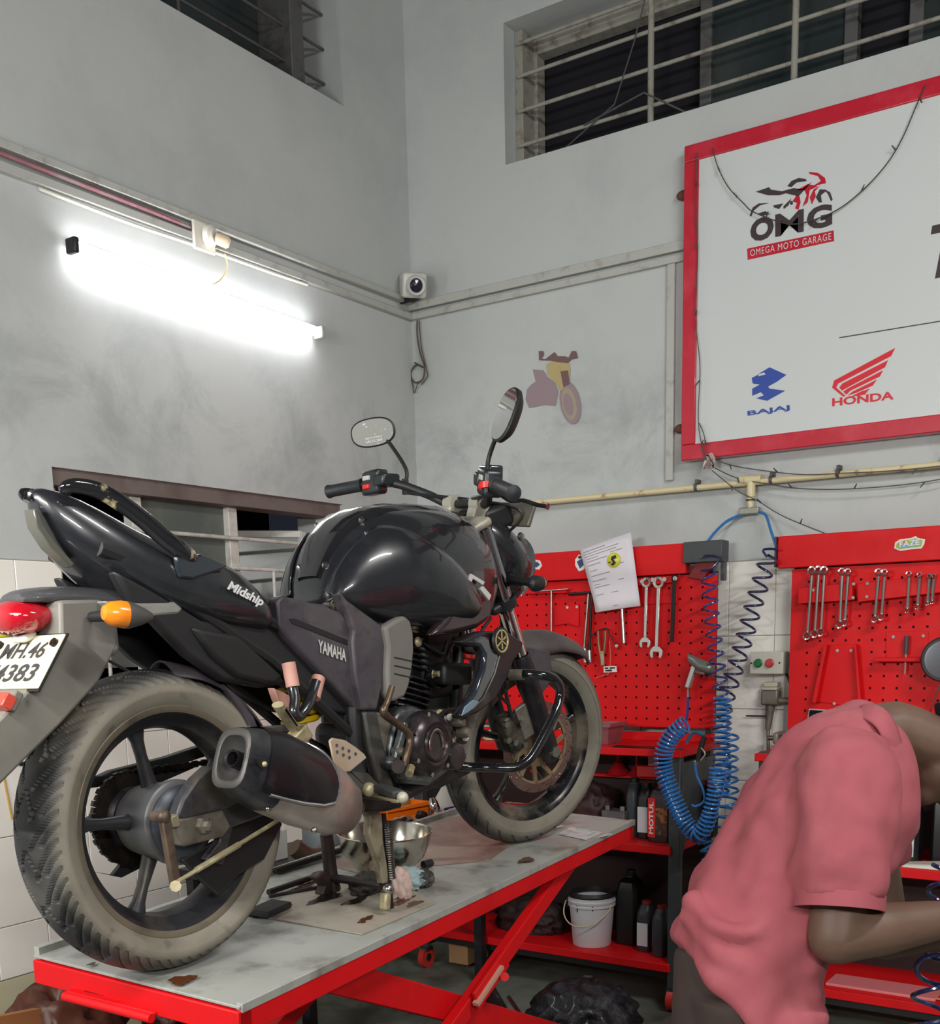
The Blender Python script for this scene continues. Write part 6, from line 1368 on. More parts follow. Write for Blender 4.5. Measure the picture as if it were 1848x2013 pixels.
for nme,(x0,y0,x1,y1,a,b) in zip(names,((1597,1122,1587,1250,.0145,.0125),(1610,1121,1602,1246,.0145,.0125),(1621,1122,1614,1243,.0145,.0125),(1656,1124,1651,1228,.012,.0115),(1668,1125,1661,1224,.012,.0105),(1728,1125,1720,1217,.0115,.010),(1740,1126,1733,1213,.0115,.010),(1788,1129,1784,1200,.010,.007),(1809,1131,1804,1193,.009,.007),(1828,1133,1824,1186,.007,.005),(1837,1133,1833,1183,.007,.005))): ring_sp(x0,y0,x1,y1,a,b,nme)
def scr(r,o): G().cyl(onX(1783,1250,XB-.03)-o,onX(1781,1286,XB-.03)-o,.009,n=10).build('handle',mat('dark_grip',srgb(70,60,66),.5),r);G().cyl(onX(1781,1286,XB-.03)-o,onX(1779,1325,XB-.03)-o,.0035,n=8).build('blade',m_sp,r)
simple_tool('screwdriver','screwdriver with a dark handle in the right board rack','screwdriver',scr,onX(1783,1250,XB-.03))
# round mirror against the right board
c=onX(1857,1296,XB-.10);mr_=empty('round_mirror',c,'round chrome-backed motorcycle mirror at the right edge of the photo','mirror')
nn=nrm(EYE-c)
G().lathe([(0,-.02),(.05,-.018),(.078,-.004),(.082,.004),(.078,.010),(.0,.010)],(0,0,0),nn,40).build('mirror_shell',m_blackm,mr_)
G().lathe([(.0,.0105),(.062,.0105),(.074,.0095),(.076,.006)],(0,0,0),nn,40).build('mirror_face',mat('silver_blue_face',srgb(150,154,160),.2,.8),mr_)
G().tube(smooth_path([(.0,0,-.07),(.02,.03,-.14),(.05,.05,-.2),(.09,.04,-.215)]),.006,n=8).build('mirror_stalk',m_sp,mr_)
# ================= bench contents =================
def bottle(c,w_,d_,h,m,label,capm,labelm=None,nm='oil_bottle',txt=None,grp=None):
    r=empty(nm,c,label,'bottle',grp);R=lambda a,b,z,k=.012:[(a-k,-b,z),(a,-b+k,z),(a,b-k,z),(a-k,b,z),(-a+k,b,z),(-a,b-k,z),(-a,-b+k,z),(-a+k,-b,z)]
    G().loft([R(d_/2,w_/2,0),R(d_/2,w_/2,h*.72),R(d_/2*.8,w_/2*.8,h*.85),R(.022,.022,h*.90,.006),R(.02,.02,h*.93,.006)]).build('body',m,r,bevel=.003)
    G().cyl((0,0,h*.92),(0,0,h),.019,n=16).build('cap',capm,r)
    if labelm: 
        lb=G().box((-d_/2-.0012,-w_*.38,h*.12),(-d_/2,w_*.38,h*.58)).build('paper_label',labelm,r,smooth=0)
        if txt:
            for body,mm,z0,z1,y0,y1 in txt: text_on('lettering',body,mm,lb,(-d_/2-.002,y0,z0),(-d_/2-.002,y1,z0),(-d_/2-.002,y0,z1),bold=.02)
    return r
m_gb=mat('charcoal_bottle',srgb(50,54,60),.35);m_kb=mat('black_bottle',srgb(20,20,22),.35);m_lw=mat('label_white',srgb(206,210,214),.5);m_lg=mat('label_green',srgb(150,190,80),.5)
ZM=.70;ZL=.205
def at_shelf(px,X,z): p=onX(px,1600,X);return np.array([X,p[1],z])
bt=empty('car_battery',at_shelf(1215,4.30,ZM),'dirty grey motorcycle battery on the middle shelf of the left bench','battery')
G().box((-.05,-.055,0),(.05,.055,.11)).build('case',mat('battery_grey',srgb(86,84,90),.5,dirt=(srgb(150,130,110),20,.5,.7,.7)),bt,bevel=.004)
G().box((-.0515,-.05,.008),(-.05,.05,.032)).build('pale_band',m_lw,bt)
for y in(-.035,.035): G().box((-.03,y-.01,.11),(-.01,y+.01,.13)).build('terminal',m_steel,bt)
bottle(at_shelf(1248,4.32,ZM),.055,.09,.25,m_gb,'tall charcoal oil bottle beside the battery on the middle shelf',m_kb)
bottle(at_shelf(1272,4.30,ZM),.06,.09,.235,m_kb,'black oil bottle with a white label, left of the red labelled bottle',m_kb,m_lw)
b_=bottle(at_shelf(1302,4.25,ZM),.105,.08,.25,mat('orange_black_bottle',srgb(40,30,30),.35),'black and orange oil bottle with an upright red label by the bench post',m_redp,mat('label_orange_dark',srgb(70,44,34),.5,dirt=(srgb(190,110,50),30,.5,.6,.8)))
lbr=G().box((-.0425,.012,.02),(-.0415,.046,.185)).build('brand_band',m_redp,b_,smooth=0)
text_on('lettering','MOTUL',m_white,lbr,(-.0432,.020,.035),(-.0432,.020,.170),(-.0432,.040,.035),bold=.03)
bottle(at_shelf(1358,4.40,ZM),.10,.10,.27,m_gb,'grey oil can behind the bench post on the middle shelf',m_kb)
bottle(at_shelf(1392,4.44,ZM),.07,.08,.24,m_kb,'dark bottle behind the coiled hose on the middle shelf',m_redp)
m_fn=mat('red_translucent_plastic',srgb(190,30,36),.3,trans=.3)
def funnel(c,label,s=1): r=empty('funnel',c,label,'funnel');G().lathe([(.008*s,.11*s),(.010*s,.05*s),(.035*s,.01*s),(.05*s,0),(.052*s,0),(.012*s,.055*s)],(0,0,0),(0,0,1),24).build('cone',m_fn,r);return r
for i,(x,z) in enumerate(((1218,.96),(1252,.95),(1296,.96))): pass
G().bar((.36,.16,.93),(.36,.9,.93),.05,.012).build('upper_ledge',m_red,bA)
funnel(at_shelf(1216,4.50,.937),'red funnel upside down at the back of the left bench, left of two',1.1);funnel(at_shelf(1252,4.50,.937),'small dark red funnel at the back of the left bench, right of two',.8)
rbx=empty('red_caddy',at_shelf(1290,4.30,.98-.02),'red plastic caddy with parts under the left worktop','caddy');
rbx.location=at_shelf(1285,4.47,.937)
G().box((-.03,-.07,0),(.02,.07,.05)).build('tray',m_redp,rbx,bevel=.004);G().box((-.02,-.03,.05),(.01,.02,.10)).build('pink_packet',mat('pink_packet',srgb(196,120,130),.5),rbx,bevel=.003)
# middle shelf, left end (seen through the front wheel)
o=G().box((-.06,-.09,0),(.06,.09,.10)).build('carton',mat('carton_red_white',srgb(196,40,44),.6,dirt=(srgb(220,214,206),9,.52,.56,.9)),None,bevel=.002);o.location=(4.30,2.66,ZM);tag(o,'red and white carton seen through the front wheel','box')
o=G().box((-.07,-.08,0),(.07,.08,.11)).build('carton',mat('cardboard'),None,bevel=.002);o.location=(4.30,2.47,ZM);o.rotation_euler=(0,0,.3);tag(o,'open brown cardboard box seen through the front wheel','box')
o=G().box((-.07,-.06,0),(.07,.06,.08)).build('carton',mat('cardboard_dark',srgb(110,84,54),.8),None,bevel=.002);o.location=(4.46,2.58,ZM);tag(o,'dark cardboard box behind the red and white carton','box')
crumple('dark_sack',at_shelf(1160,4.36,ZM),(.07,.12,.14),mat('dark_maroon_bag',srgb(50,26,28),.6),'dark maroon sack on the middle shelf beside the front tyre','sack',31)
# worktop items
gt=bin_('parts_tray',at_shelf(1188,4.30,1.095),.15,.12,.085,mat('dull_pink_metal',srgb(150,96,104),.4,.4,dirt=(srgb(110,80,80),9,.5,.7,.6)),'dull pinkish metal tray on the worktop right of the front wheel',cat='tray')
G().box((-.005,-.05,1.0955),(.05,.18,1.10)).xf(lambda p:(p[0],p[1]+.12,p[2])).build('scraper_blade',m_grease,bA)
crumple('cloth_scrap',(4.25,2.75,1.096),(.05,.04,.03),mat('cream_cloth',srgb(200,190,160),.8),'cream scrap lying on the worktop seen through the front wheel','cloth',33)
# bottom shelf
bp=at_shelf(1163,4.28,ZL);bu_=empty('plastic_bucket',bp,'white paint bucket with drips and a wire handle on the bottom shelf','bucket')
G().lathe([(0,0),(.082,0),(.084,.006),(.098,.175),(.104,.178),(.104,.186),(.100,.188),(.106,.196),(.106,.204),(.101,.206),(.103,.22),(.098,.222),(.094,.21),(.078,.01),(0,.01)],(0,0,0),(0,0,1),48).build('shell',mat('bucket_white',srgb(206,206,210),.4,dirt=(srgb(196,186,160),6,.55,.7,.6)),bu_)
G().lathe([(0,.19),(.095,.195)],(0,0,0),(0,0,1),32).build('oil_inside',m_oilk,bu_)
G().lathe([(.0955,.205),(.104,.221),(.096,.224),(.090,.24),(.088,.215)],(0,0,0),(0,0,1),40).build('dirty_rim',m_blackm,bu_)
G().tube([(-.03*1+math.sin(a)*-.10,math.cos(a)*.112,.19-math.sin(a)*.085) for a in np.linspace(0,PI,20)],.0028,n=6).build('wire_handle',mat('cream_wire',srgb(210,196,160),.4),bu_)
for dy,zz in((.02,.16),(-.05,.17),(.06,.18)): G().tube([(-.104*math.sqrt(1-(dy/.104)**2)+.002,dy,.19),(-.098*math.sqrt(1-(dy/.104)**2)+.0,dy,zz)],.003,n=5,flat=.5).build('oil_drip',m_oil,bu_)
bottle(at_shelf(1241,4.38,ZL),.10,.12,.33,m_kb,'tall black oil can right of the white bucket',m_kb,nm='oil_can')
bottle(at_shelf(1272,4.30,ZL),.065,.08,.22,m_gb,'charcoal bottle with a green and white label on the bottom shelf',mat('red_cap',srgb(150,50,34),.4),m_lw)
bottle(at_shelf(1303,4.26,ZL),.065,.08,.22,mat('slate_bottle',srgb(58,58,66),.35),'slate grey bottle on the bottom shelf next to the bench post',mat('red_cap',srgb(150,50,34),.4))
crumple('dark_sack',(4.35,2.62,ZL),(.10,.18,.10),m_void,'dark bundle at the back of the bottom shelf left of the bucket','bundle',35)
tag(G().tube(smooth_path([onX(*q,4.16) for q in((1222,1660),(1240,1668),(1270,1668),(1300,1665))]),.003,n=5).build('tan_stick',mat('tan_stick',srgb(160,120,80),.6)),'thin curved tan stick on the middle shelf edge','stick')
# right bench contents
bottle(np.array([4.28,.96,ZM]),.13,.12,.24,m_kb,'black oil can with a white label, left one behind the man',m_kb,m_lw,nm='oil_can')
bottle(np.array([4.34,.80,ZM]),.14,.12,.30,m_kb,'large black can right of the labelled can behind the man',m_kb,nm='oil_can')
o=G().loft([[(-.05,-.12,0),(.04,-.12,0),(.04,.10,0),(-.05,.10,0)],[(-.045,-.11,.025),(.03,-.11,.03),(.03,.08,.012),(-.04,.09,.01)]]).build('white_tray',mat('off_white_plastic',srgb(206,204,190),.4),None,bevel=.006);o.location=(4.20,.84,ZM);tag(o,'off-white flat plastic part on the middle shelf edge behind the man','part')
o=G().box((-.10,-.30,0),(.04,.10,.012)).build('pink_strip',mat('pale_pink_strip',srgb(216,120,124),.5),None,bevel=.003);o.location=(4.28,1.1,ZL);tag(o,'pale pink strip lying on the bottom shelf of the right bench','strip')
o=G().tube([(0,.08,.006),(0,0,.008),(.01,-.1,.006)],[.003,.008,.006],n=6,flat=.5).build('wooden_stick',mat('light_wood',srgb(206,130,80),.6));o.location=(4.2,.80,ZL);tag(o,'short light wooden stick on the bottom shelf of the right bench','stick')
vs=empty('bench_vise',np.array([4.24,1.385,1.095]),'grey cast iron vise on the left end of the right bench','vise')
m_vi=mat('vise_grey',srgb(122,118,108),.45,.4,dirt=(srgb(80,74,66),9,.5,.7,.7))
G().lathe([(0,0),(.062,0),(.066,.02),(.055,.03),(0,.03)],(0,0,0),(0,0,1),28).build('swivel_base',m_vi,vs)
G().box((-.045,-.05,.03),(.05,.02,.075)).build('jaw_body',m_vi,vs,bevel=.01,seg=3);G().box((-.045,.032,.03),(.05,.055,.075)).build('sliding_jaw',m_vi,vs,bevel=.008)
G().cyl((0,.05,.05),(0,.085,.05),.01,n=12).build('screw',m_steel,vs)
ph=empty('smartphone',onX(1600,1440,4.40),'black smartphone with a pale edge leaning on the right board','phone')
ph.location=np.array([4.40,onX(1600,1400,4.40)[1],1.097]);ph.rotation_euler=(0.06,.28,.10)
G().box((0,-.038,0),(.009,.038,.155)).build('phone_body',mat('phone_edge',srgb(190,200,180),.3,.4),ph,bevel=.004,seg=3);G().box((-.001,-.034,.006),(.0,.034,.149)).build('phone_screen',mat('phone_screen',(.01,.012,.02),.06,0,1),ph)
# ================= wall devices between the benches =================
xb_=onX(1509,1303,WX-.06);sw=empty('switch_box',xb_,'pale push-button box with green and red buttons on the tiled wall','switch')
G().box((-.03,-.075,-.045),(.045,.065,.045)).build('box_body',mat('box_cream',srgb(198,196,184),.45),sw,bevel=.004)
for y,m,nm in((.028,mat('green_button',srgb(20,110,60),.3),'green_button'),(-.020,mat('red_button',srgb(190,60,60),.3),'red_button')):
    G().lathe([(.018,0),(.018,.006),(.014,.008),(.014,.014),(0,.015)],(-.03,y,0),(-1,0,0),24).build(nm,m,sw)
for y in(.058,-.060): G().cyl((-.031,y,0),(-.029,y,0),.004,n=8).build('box_screw',m_blackm,sw)
tag(G().tube(smooth_path([onX(*q,WX-.03) for q in((1538,1295),(1541,1315),(1550,1335),(1558,1360))]),.005,n=6).build('black_lead',m_blackm),'short black lead running down from the push-button box','cable')
c=onX(1515,1372,WX-.05);va=empty('air_valve',c,'grey air regulator valve with a lever on the tiled wall','valve')
G().box((-.025,-.038,-.03),(.025,.035,.035)).build('valve_body',m_vi,va,bevel=.008);G().box((-.03,-.035,.032),(.03,.03,.045)).box((-.012,-.03,.045),(.03,.03,.065)).build('valve_top',mat('pale_metal'),va,bevel=.004)
G().cyl((0,-.03,-.01),(0,-.085,-.012),.014,n=12).cyl((0,-.085,-.012),(0,-.12,-.012),.006,n=8).cyl((0,-.085,.005),(0,-.12,.005),.004,n=8).build('side_outlet',m_alu,va)
G().cyl((0,.0,-.03),(0,.008,-.13),.020,.012,n=14).cyl((0,.008,-.10),(0,.0,-.30),.008,n=12).build('down_pipe',m_alu,va)
G().cyl((-.01,.01,-.075),(-.01,.10,-.075),.0035,n=8).build('lever',m_blackm,va)
tag(G().box((0,0,0),(.012,.028,.30)).build('vertical_trunking',m_trunk,None,bevel=.002),'short vertical pale trunking behind the air valve','trunking').location=(WX-.022,1.50,1.10)
# ================= blue hoses =================
m_hose=mat('blue_hose',srgb(44,112,180),.22,0,.6);m_hosed=mat('navy_hose',srgb(30,40,84),.25,0,.6)
def hose(name,label,parts,loc=None):
    r=empty(name,parts[0][0][0],label,'air hose')
    for pts,rad,nm,m in parts: G().tube([np.array(p)-np.array(parts[0][0][0]) for p in pts],rad,n=8).build(nm,m,r)
    return r
X1=4.13
h=lambda L,X=X1:[onX(x,y,X) for x,y in L]
left_coil=coil(h([(1393,1125),(1395,1160),(1398,1200),(1404,1250),(1410,1300),(1416,1345),(1420,1372)],4.40),.030,9.5,20,ph=2.0)
hose('air_hose','blue coiled hose hanging from the left board corner down beside the bench',[
 (smooth_path([onX(1462,1010,WX-.04),onX(1430,1024,WX-.06),onX(1406,1046,4.5),onX(1392,1064,4.46)]),.006,'lead',m_hose),
 (smooth_path(h([(1377,1098),(1390,1092),(1415,1098),(1398,1118),(1378,1122)],4.42)),.0045,'tail',m_hosed),
 (left_coil,.0048,'coil',mat('purple_blue_hose',srgb(50,62,128),.3,0,.5)),
 (coil(h([(1420,1372),(1420,1440),(1420,1500),(1416,1560)],4.30),.034,17,20),.005,'coil',m_hose)])
right_coil=coil(h([(1512,1092),(1500,1130),(1486,1175),(1472,1225),(1456,1280),(1440,1330),(1428,1370),(1420,1410),(1418,1440)],4.42),.034,13,20,ph=1)
hose('air_hose','blue coiled hose slanting from the manifold across the tiles between the benches',[
 (smooth_path([onX(1492,1006,WX-.04),onX(1506,1014,WX-.06),onX(1516,1045,4.5),onX(1526,1074,4.47)]),.006,'lead',m_hose),
 (smooth_path(h([(1530,1080),(1512,1079),(1500,1082),(1508,1095)],4.42)),.005,'tail',m_hosed),
 (right_coil,.0052,'coil',m_hosed),
 (coil(h([(1432,1440),(1430,1500),(1432,1570),(1430,1640),(1424,1690),(1412,1715)],4.28),.040,13.5,20),.0055,'coil',m_hose)])
hose('air_hose','tightly coiled bright blue hose looped on the left bench post',[
 (smooth_path(h([(1352,1370),(1352,1390),(1350,1410),(1348,1418)],4.30)),.006,'lead',mat('purple_blue_hose')),
 (coil(h([(1348,1422),(1322,1445),(1306,1475),(1304,1510),(1316,1550),(1335,1595),(1352,1625),(1372,1640),(1390,1615),(1400,1580),(1408,1545),(1412,1510)],4.05),[.030,.034,.034,.034,.032,.026,.034],46,16),.0048,'coil',m_hose),
 (coil(h([(1380,1640),(1392,1668),(1396,1700),(1392,1728),(1384,1750),(1372,1770)],4.08),.030,7.5,18),.0048,'coil',m_hose),
 (smooth_path(h([(1385,1445),(1365,1440),(1352,1455),(1350,1462)],4.10)),.007,'clamp_hose',mat('teal_hose',srgb(50,104,130),.35)),
 (smooth_path(h([(1366,1498),(1370,1525),(1382,1552),(1384,1575),(1368,1585),(1360,1582)],4.06)),.005,'loose_end',m_hose)])
sg=onX(1372,1470,4.08);o=empty('hose_gun',sg,'black blow-gun hanging on the bench post among the blue coils','air gun')
G().tube(smooth_path([onX(1385,1448,4.08)-sg,onX(1378,1470,4.08)-sg,onX(1372,1495,4.08)-sg]),.011,n=10).build('handle',m_blackm,o);G().cyl(onX(1366,1495,4.08)-sg,onX(1368,1504,4.08)-sg,.007,n=10).build('brass_fitting',mat('brass',srgb(180,150,70),.3,.8),o)
G().tube(smooth_path([onX(1378,1470,4.07)-sg,onX(1386,1482,4.07)-sg,onX(1377,1495,4.07)-sg]),.003,n=6).build('trigger',m_zinc,o)
# spray gun on the board
cg=onX(1370,1300,4.42);sgn=empty('spray_gun',cg,'silver spray gun with a grey cup hooked on the left board','spray gun')
Q=lambda x,y,dx=0:onX(x,y,4.42+dx)-cg
G().loft([[Q(1352,1286)+[math.sin(a)*.004,0,math.cos(a)*.004] for a in np.linspace(0,2*PI,12,endpoint=False)],[Q(1356,1296)+[math.sin(a)*.02,0,math.cos(a)*.022] for a in np.linspace(0,2*PI,12,endpoint=False)],[Q(1378,1308)+[math.sin(a)*.028,0,math.cos(a)*.028] for a in np.linspace(0,2*PI,12,endpoint=False)],[Q(1396,1314)+[math.sin(a)*.024,0,math.cos(a)*.024] for a in np.linspace(0,2*PI,12,endpoint=False)],[Q(1404,1312)+[math.sin(a)*.01,0,math.cos(a)*.01] for a in np.linspace(0,2*PI,12,endpoint=False)]]).build('cup',mat('cup_grey',srgb(128,130,124),.35,.4),sgn,smooth=60)
G().bar(Q(1366,1308),Q(1352,1352),.020,.028,up=(1,0,0)).build('handle',mat('pale_silver',srgb(200,202,200),.3,.6),sgn,bevel=.004,seg=3)
G().bar(Q(1362,1318),Q(1388,1322),.022,.026,up=(1,0,0)).build('body',m_alu,sgn,bevel=.005);G().cyl(Q(1388,1322),Q(1396,1328),.012,n=12).build('nozzle',m_grease,sgn)
G().cyl(Q(1353,1354),Q(1353,1372),.006,n=10).build('inlet',m_steel,sgn)
# hose at the lower right
hose('air_hose','dark blue coiled hose hanging at the lower right edge in front of the bench',[
 (coil([atD(1846,1700,2.6),atD(1846,1760,2.6),atD(1838,1860,2.55),atD(1830,1940,2.5),atD(1822,2040,2.5)],[.018,.030,.034,.036,.038],6.2,22,ph=.5),.0055,'coil',m_hosed)])
# ================= the bending man =================
per=empty('person',atD(1450,2013,2.3)*[1,1,0],'man in a dusty red polo shirt and brown trousers bending forward over his work','person')
pb0=np.array(per.location)
RH=nrm([RT[0],RT[1],0]);DH=nrm([FW[0],FW[1],0]);ZZ=np.array([0,0,1.])
def Pp(px,py,d): return atD(px,py,d)-pb0
m_skin=mat('skin_brown',srgb(98,74,60),.55,dirt=(srgb(92,66,52),5,.45,.7,.5))
m_shirt=mat('polo_dusty_red',srgb(154,76,84),.85,dirt=(srgb(172,98,103),4,.5,.7,.5),dirt2=(srgb(132,60,66),3,.52,.72,.5),bump=(180,.25,.001))
m_shin=mat('polo_inside',srgb(60,24,26),.9)
m_trou=mat('trousers_brown',srgb(58,46,42),.85,dirt=(srgb(78,62,54),5,.5,.7,.6))
m_hair=mat('hair_black',srgb(24,22,24),.7,bump=(160,.8,.002))
# --- body: overlapping tapered volumes fused into one continuous skin ---
g=G()
def tb(P,R,n=14): g.tube(smooth_path(P,4),list(np.interp(np.linspace(0,len(R)-1,4*(len(P)-1)+1),range(len(R)),R)),n=n)
ns,nh=Pp(1735,1440,2.32),Pp(1830,1462,2.32)
hc=Pp(1893,1476,2.32) # head centre
shR,elR,wrR=Pp(1672,1545,2.16),Pp(1645,1840,2.12),Pp(1900,1800,2.16)
shL,elL,wrL=Pp(1690,1530,2.50),Pp(1740,1840,2.56),Pp(1930,1815,2.42)
hipc=Pp(1452,1960,2.32)
tb([Pp(1690,1520,2.32),ns,nh,hc],[.10,.066,.060,.055])
tb([Pp(1720,1520,2.32),Pp(1640,1600,2.32),Pp(1540,1730,2.32),Pp(1470,1870,2.32),hipc],[.09,.12,.12,.105,.10],18)
for sh,el,wr in((shR,elR,wrR),(shL,elL,wrL)):
    tb([sh,(sh+el)/2,el,],[.058,.056,.054]);g.ball(el,.055);tb([el,el+(wr-el)*.35,wr],[.054,.052,.030])
    f=nrm(wr-el);side=DH if sh is shR else -DH
    palm=wr+f*.05;g.obox(palm,(f,DH,np.cross(f,DH)),(.05,.036,.013));g.ball(palm,.03,(1,1,.7))
    for k,(off,L) in enumerate(((-.027,.062),(-.009,.074),(.009,.070),(.027,.054))):
        a=wr+f*.085+DH*off;b=a+f*L*.5-ZZ*L*.12;c=b+f*L*.35-ZZ*L*.45;e=c+f*L*.02-ZZ*L*.3
        g.tube([a-f*.03,a,b,c,e],[.009,.0095,.009,.008,.0065],n=8)
    a=wr+f*.03-side*.030;g.tube([a,a+f*.03-side*.022-ZZ*.008,a+f*.058-side*.020-ZZ*.022],[.012,.011,.008],n=8)
# legs
hR,hL=Pp(1450,2000,2.245),Pp(1450,2000,2.41)
feet=[]
for hp,sg in((hR,-1),(hL,1)):
    kn=np.array([hp[0],hp[1],0])+RH*.06+ZZ*.48;an=np.array([hp[0],hp[1],0])+RH*-.02+ZZ*.085
    tb([hp,(hp+kn)/2,kn],[.095,.08,.058]);tb([kn,kn+(an-kn)*.35,an],[.055,.056,.038])
    tb([an-ZZ*.03-RH*.03,an-ZZ*.045+RH*.08,an-ZZ*.055+RH*.17],[.042,.04,.028]);feet.append((kn,an,hp))
# head
hd=nrm(nh-ns);hd=nrm(RH*.30-ZZ*.9);  # face looks down and forward
hup=nrm(RH*.9+ZZ*.3)  # crown direction
hup=nrm(hup-hd*np.dot(hup,hd));hs=DH
def hpnt(a,b,c): return hc+hd*a+hup*b+hs*c
def hball(c,r,s): 
    V=[];rings=[]
    for t in [PI*(i+.02)/(10.04) for i in range(11)]:
        rings.append([hpnt(*c)+(hd*math.cos(q)*math.sin(t)*s[0]+hs*math.sin(q)*math.sin(t)*s[2]+hup*math.cos(t)*s[1])*r for q in [2*PI*k/16 for k in range(16)]])
    g.loft(rings)
hball((0,.03,0),.1,(.98,.95,.76));hball((.03,-.045,0),.075,(.85,1.0,.78));hball((.055,-.10,0),.034,(.9,.8,1.1))
hball((.100,-.022,0),.018,(.9,1.5,.8));hball((.088,.018,0),.03,(.5,.35,1.6))
hball((.092,-.066,0),.016,(.7,.5,1.8))
for s in(-1,1): hball((-.005,-.02,s*.078),.03,(.75,1.1,.28))
body=g.build('body',m_skin,per,smooth=180)
md=body.modifiers.new('fuse','REMESH');md.mode='VOXEL';md.voxel_size=.0075;md.use_smooth_shade=True
md=body.modifiers.new('sm','SMOOTH');md.factor=.5;md.iterations=3
# hair cap
g=G();rings=[]
for t in np.linspace(.05,PI*.56,10):
    rings.append([hpnt(-.012,.032,0)+(hd*math.cos(q)*math.sin(t)*.100*(1-.10*(math.cos(q)>0)*max(0,(t-1.1)))+hs*math.sin(q)*math.sin(t)*.082+hup*math.cos(t)*.100)*1.03-(hup*(.045)*max(0,-math.cos(q))*max(0,t-1.0)) for q in [2*PI*k/28 for k in range(28)]])
hr=g.loft(rings,cap=True).build('hair',m_hair,per,smooth=60)
for s in(-1,1):
    G().ball(hpnt(.083,.0,s*.031),.0115).build('eye',mat('eye_white',(.75,.72,.68),.2),per);G().ball(hpnt(.0925,-.001,s*.031),.005).build('iris',m_blackm,per)
    G().tube([hpnt(.092,.021,s*.018),hpnt(.094,.026,s*.034),hpnt(.082,.022,s*.052)],.0035,n=6).build('eyebrow',m_hair,per)
# trousers
g=G()
def tb2(P,R,n=16): g.tube(smooth_path(P,4),list(np.interp(np.linspace(0,len(R)-1,4*(len(P)-1)+1),range(len(R)),R)),n=n)
tb2([Pp(1425,1850,2.32),Pp(1440,1950,2.32),Pp(1450,2040,2.32)],[.105,.125,.14])
for kn,an,hp in feet: tb2([hp+ZZ*.06,(hp+kn)/2,kn,(kn+an)/2,an+ZZ*.0],[.095,.095,.085,.078,.07])
tr=g.build('trousers',m_trou,per,smooth=180);md=tr.modifiers.new('fuse','REMESH');md.mode='VOXEL';md.voxel_size=.011;md.use_smooth_shade=True
md=tr.modifiers.new('sm','SMOOTH');md.factor=.5;md.iterations=4
for kn,an,hp in feet:
    G().loft([[an+RH*x+DH*y*w_-ZZ*(.085-z) for x,y in((-.08,-1),(.12,-1),(.19,-.5),(.19,.5),(.12,1),(-.08,1))] for z,w_ in((.0,.048),(.03,.05),(.07,.044))]).build('shoe',m_blackm,per,bevel=.01)
# shirt: rings (back px, front px, half width)
SR=[((1322,1842),(1560,2110),.190),((1338,1800),(1590,2030),.185),((1368,1735),(1608,1950),.19),((1412,1655),(1618,1870),.195),((1462,1570),(1670,1795),.205),((1512,1492),(1742,1700),.205),((1565,1432),(1772,1620),.20),((1625,1396),(1780,1560),.17),((1680,1384),(1782,1520),.125),((1722,1386),(1782,1490),.088)]
g=G();rings=[]
for (bx,by),(fx,fy),hw in SR:
    b=Pp(bx,by,2.32);f=Pp(fx,fy,2.32);c=(b+f)/2;e=(f-b)/2
    rings.append([c+e*math.cos(q)*(1)+DH*hw*math.copysign(abs(math.sin(q))**.85,math.sin(q)) for q in [2*PI*k/40 for k in range(40)]])
g.loft(rings)
rings=[]
for (bx,by),(fx,fy),hw in (((1436,1890),(1596,1900),.175),((1424,1960),(1604,1975),.205),((1424,2090),(1608,2110),.215)):
    b=Pp(bx,by,2.32);f=Pp(fx,fy,2.32);c=(b+f)/2;e=(f-b)/2
    rings.append([c+e*math.cos(q)+DH*hw*math.sin(q) for q in [2*PI*k/40 for k in range(40)]])
g.loft(rings)
def sl(P,R,fl=1): g.tube(smooth_path(P,5),list(np.interp(np.linspace(0,len(R)-1,5*(len(P)-1)+1),range(len(R)),R)),n=20)
sl([Pp(1668,1490,2.20),Pp(1668,1560,2.14),Pp(1655,1670,2.115),Pp(1650,1768,2.105)],[.088,.094,.090,.084])
sl([Pp(1690,1490,2.44),Pp(1700,1570,2.50),Pp(1720,1700,2.54)],[.085,.088,.08])
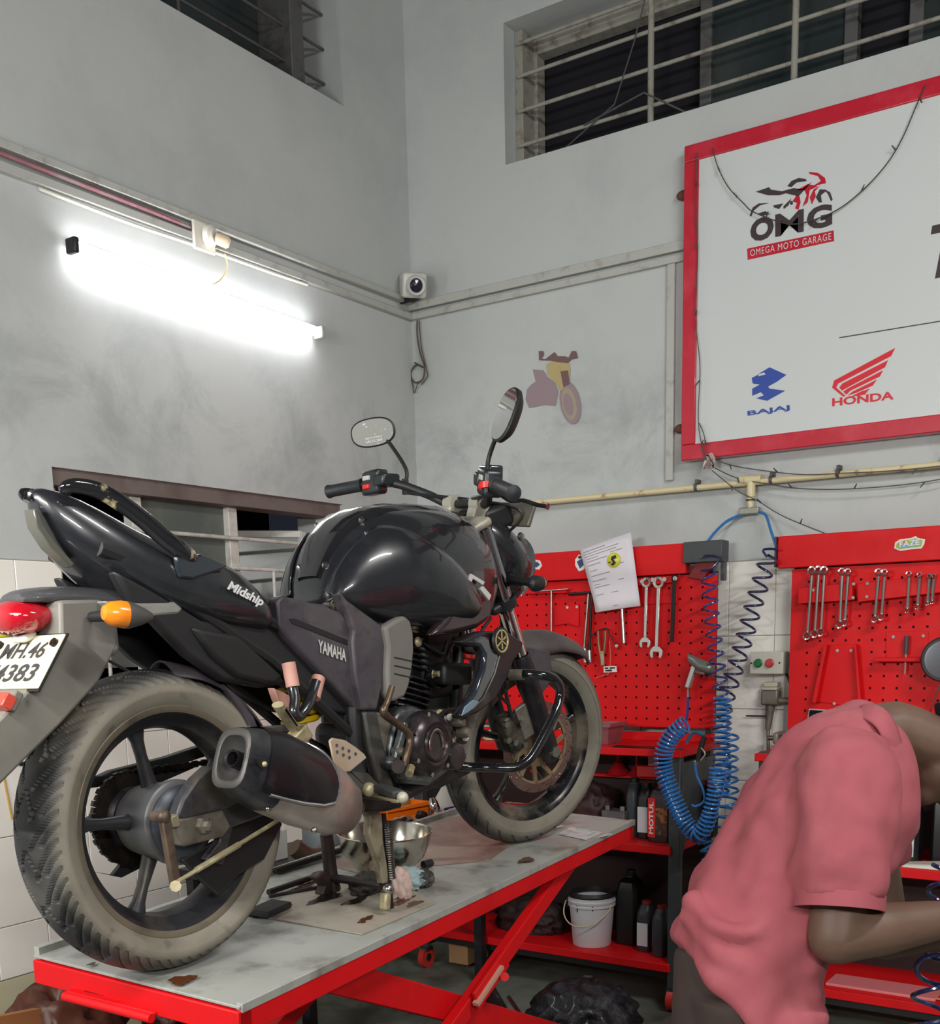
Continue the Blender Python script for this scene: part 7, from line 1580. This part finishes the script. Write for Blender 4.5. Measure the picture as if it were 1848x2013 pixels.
# fold ridges
def fold(pts,r,d): g.tube(smooth_path([Pp(x,y,dd) for (x,y),dd in zip(pts,d)],4),r,n=8)
for pts,r,dd in(([(1345,1800),(1390,1850),(1450,1895),(1530,1900),(1600,1900)],.020,(2.27,2.20,2.165,2.155,2.16)),
 ([(1360,1765),(1400,1815),(1450,1830),(1500,1825)],.018,(2.26,2.19,2.155,2.145)),
 ([(1390,1880),(1450,1925),(1520,1945),(1610,1950)],.020,(2.21,2.17,2.165,2.18)),
 ([(1420,1930),(1480,1975),(1560,2000),(1620,2005)],.020,(2.20,2.175,2.17,2.18)),
 ([(1450,1980),(1530,2030),(1600,2045)],.020,(2.185,2.175,2.18))): fold(pts,r,dd)
sh_=g.build('polo_shirt',m_shirt,per,smooth=180)
md=sh_.modifiers.new('fuse','REMESH');md.mode='VOXEL';md.voxel_size=.008;md.use_smooth_shade=True
md=sh_.modifiers.new('sm','SMOOTH');md.factor=.6;md.iterations=9
tx=bpy.data.textures.new('folds','CLOUDS');tx.noise_scale=.10;tx.noise_depth=1
md=sh_.modifiers.new('d','DISPLACE');md.texture=tx;md.strength=.034;md.mid_level=.5;md.texture_coords='LOCAL'
# sleeve hem & collar
def band(c,ax,r,w_,n=28,fl=1.0):
    u,v=perp(nrm(ax));return G().loft([[c+ax*t+(u*math.cos(q)+v*math.sin(q))*rr for q in [2*PI*k/n for k in range(n)]] for t,rr in((-.5*w_,r),(.5*w_,r),(.5*w_,r-.006),(-.5*w_,r-.006))],cap=False,closed=True)
band(Pp(1650,1772,2.105),nrm(Pp(1650,1768,2.105)-Pp(1655,1670,2.115)),.083,.03).build('sleeve_hem',m_shirt,per,smooth=50)
col=[(1690,1384,2.30),(1722,1380,2.22),(1752,1400,2.20),(1770,1440,2.20),(1779,1490,2.21),(1782,1540,2.23),(1783,1590,2.27)]
rows=[]
for i,(x,y,d) in enumerate(col):
    a=Pp(x,y,d);o_=Pp(x-22-(4 if i>2 else 0),y+26+i*3,d-.025+.0);rows.append([a,a+(o_-a)*.5-DH*.012,o_])
cl_=G().sheet(rows).build('collar',m_shirt,per,smooth=60,sub=2);md=cl_.modifiers.new('s','SOLIDIFY');md.thickness=.005
rows=[]
for i,(x,y,d) in enumerate(col):
    a=Pp(x,y,2.32+(2.32-d));o_=Pp(x-10,y+20,2.32+(2.32-d)+.03);rows.append([a,(a+o_)/2,o_])
cl_=G().sheet(rows).build('collar',m_shirt,per,smooth=60,sub=2);md=cl_.modifiers.new('s','SOLIDIFY');md.thickness=.005
print('OBJECTS',len(bpy.data.objects),'TRIS',sum(len(o.data.polygons) for o in bpy.data.objects if o.type=='MESH'))
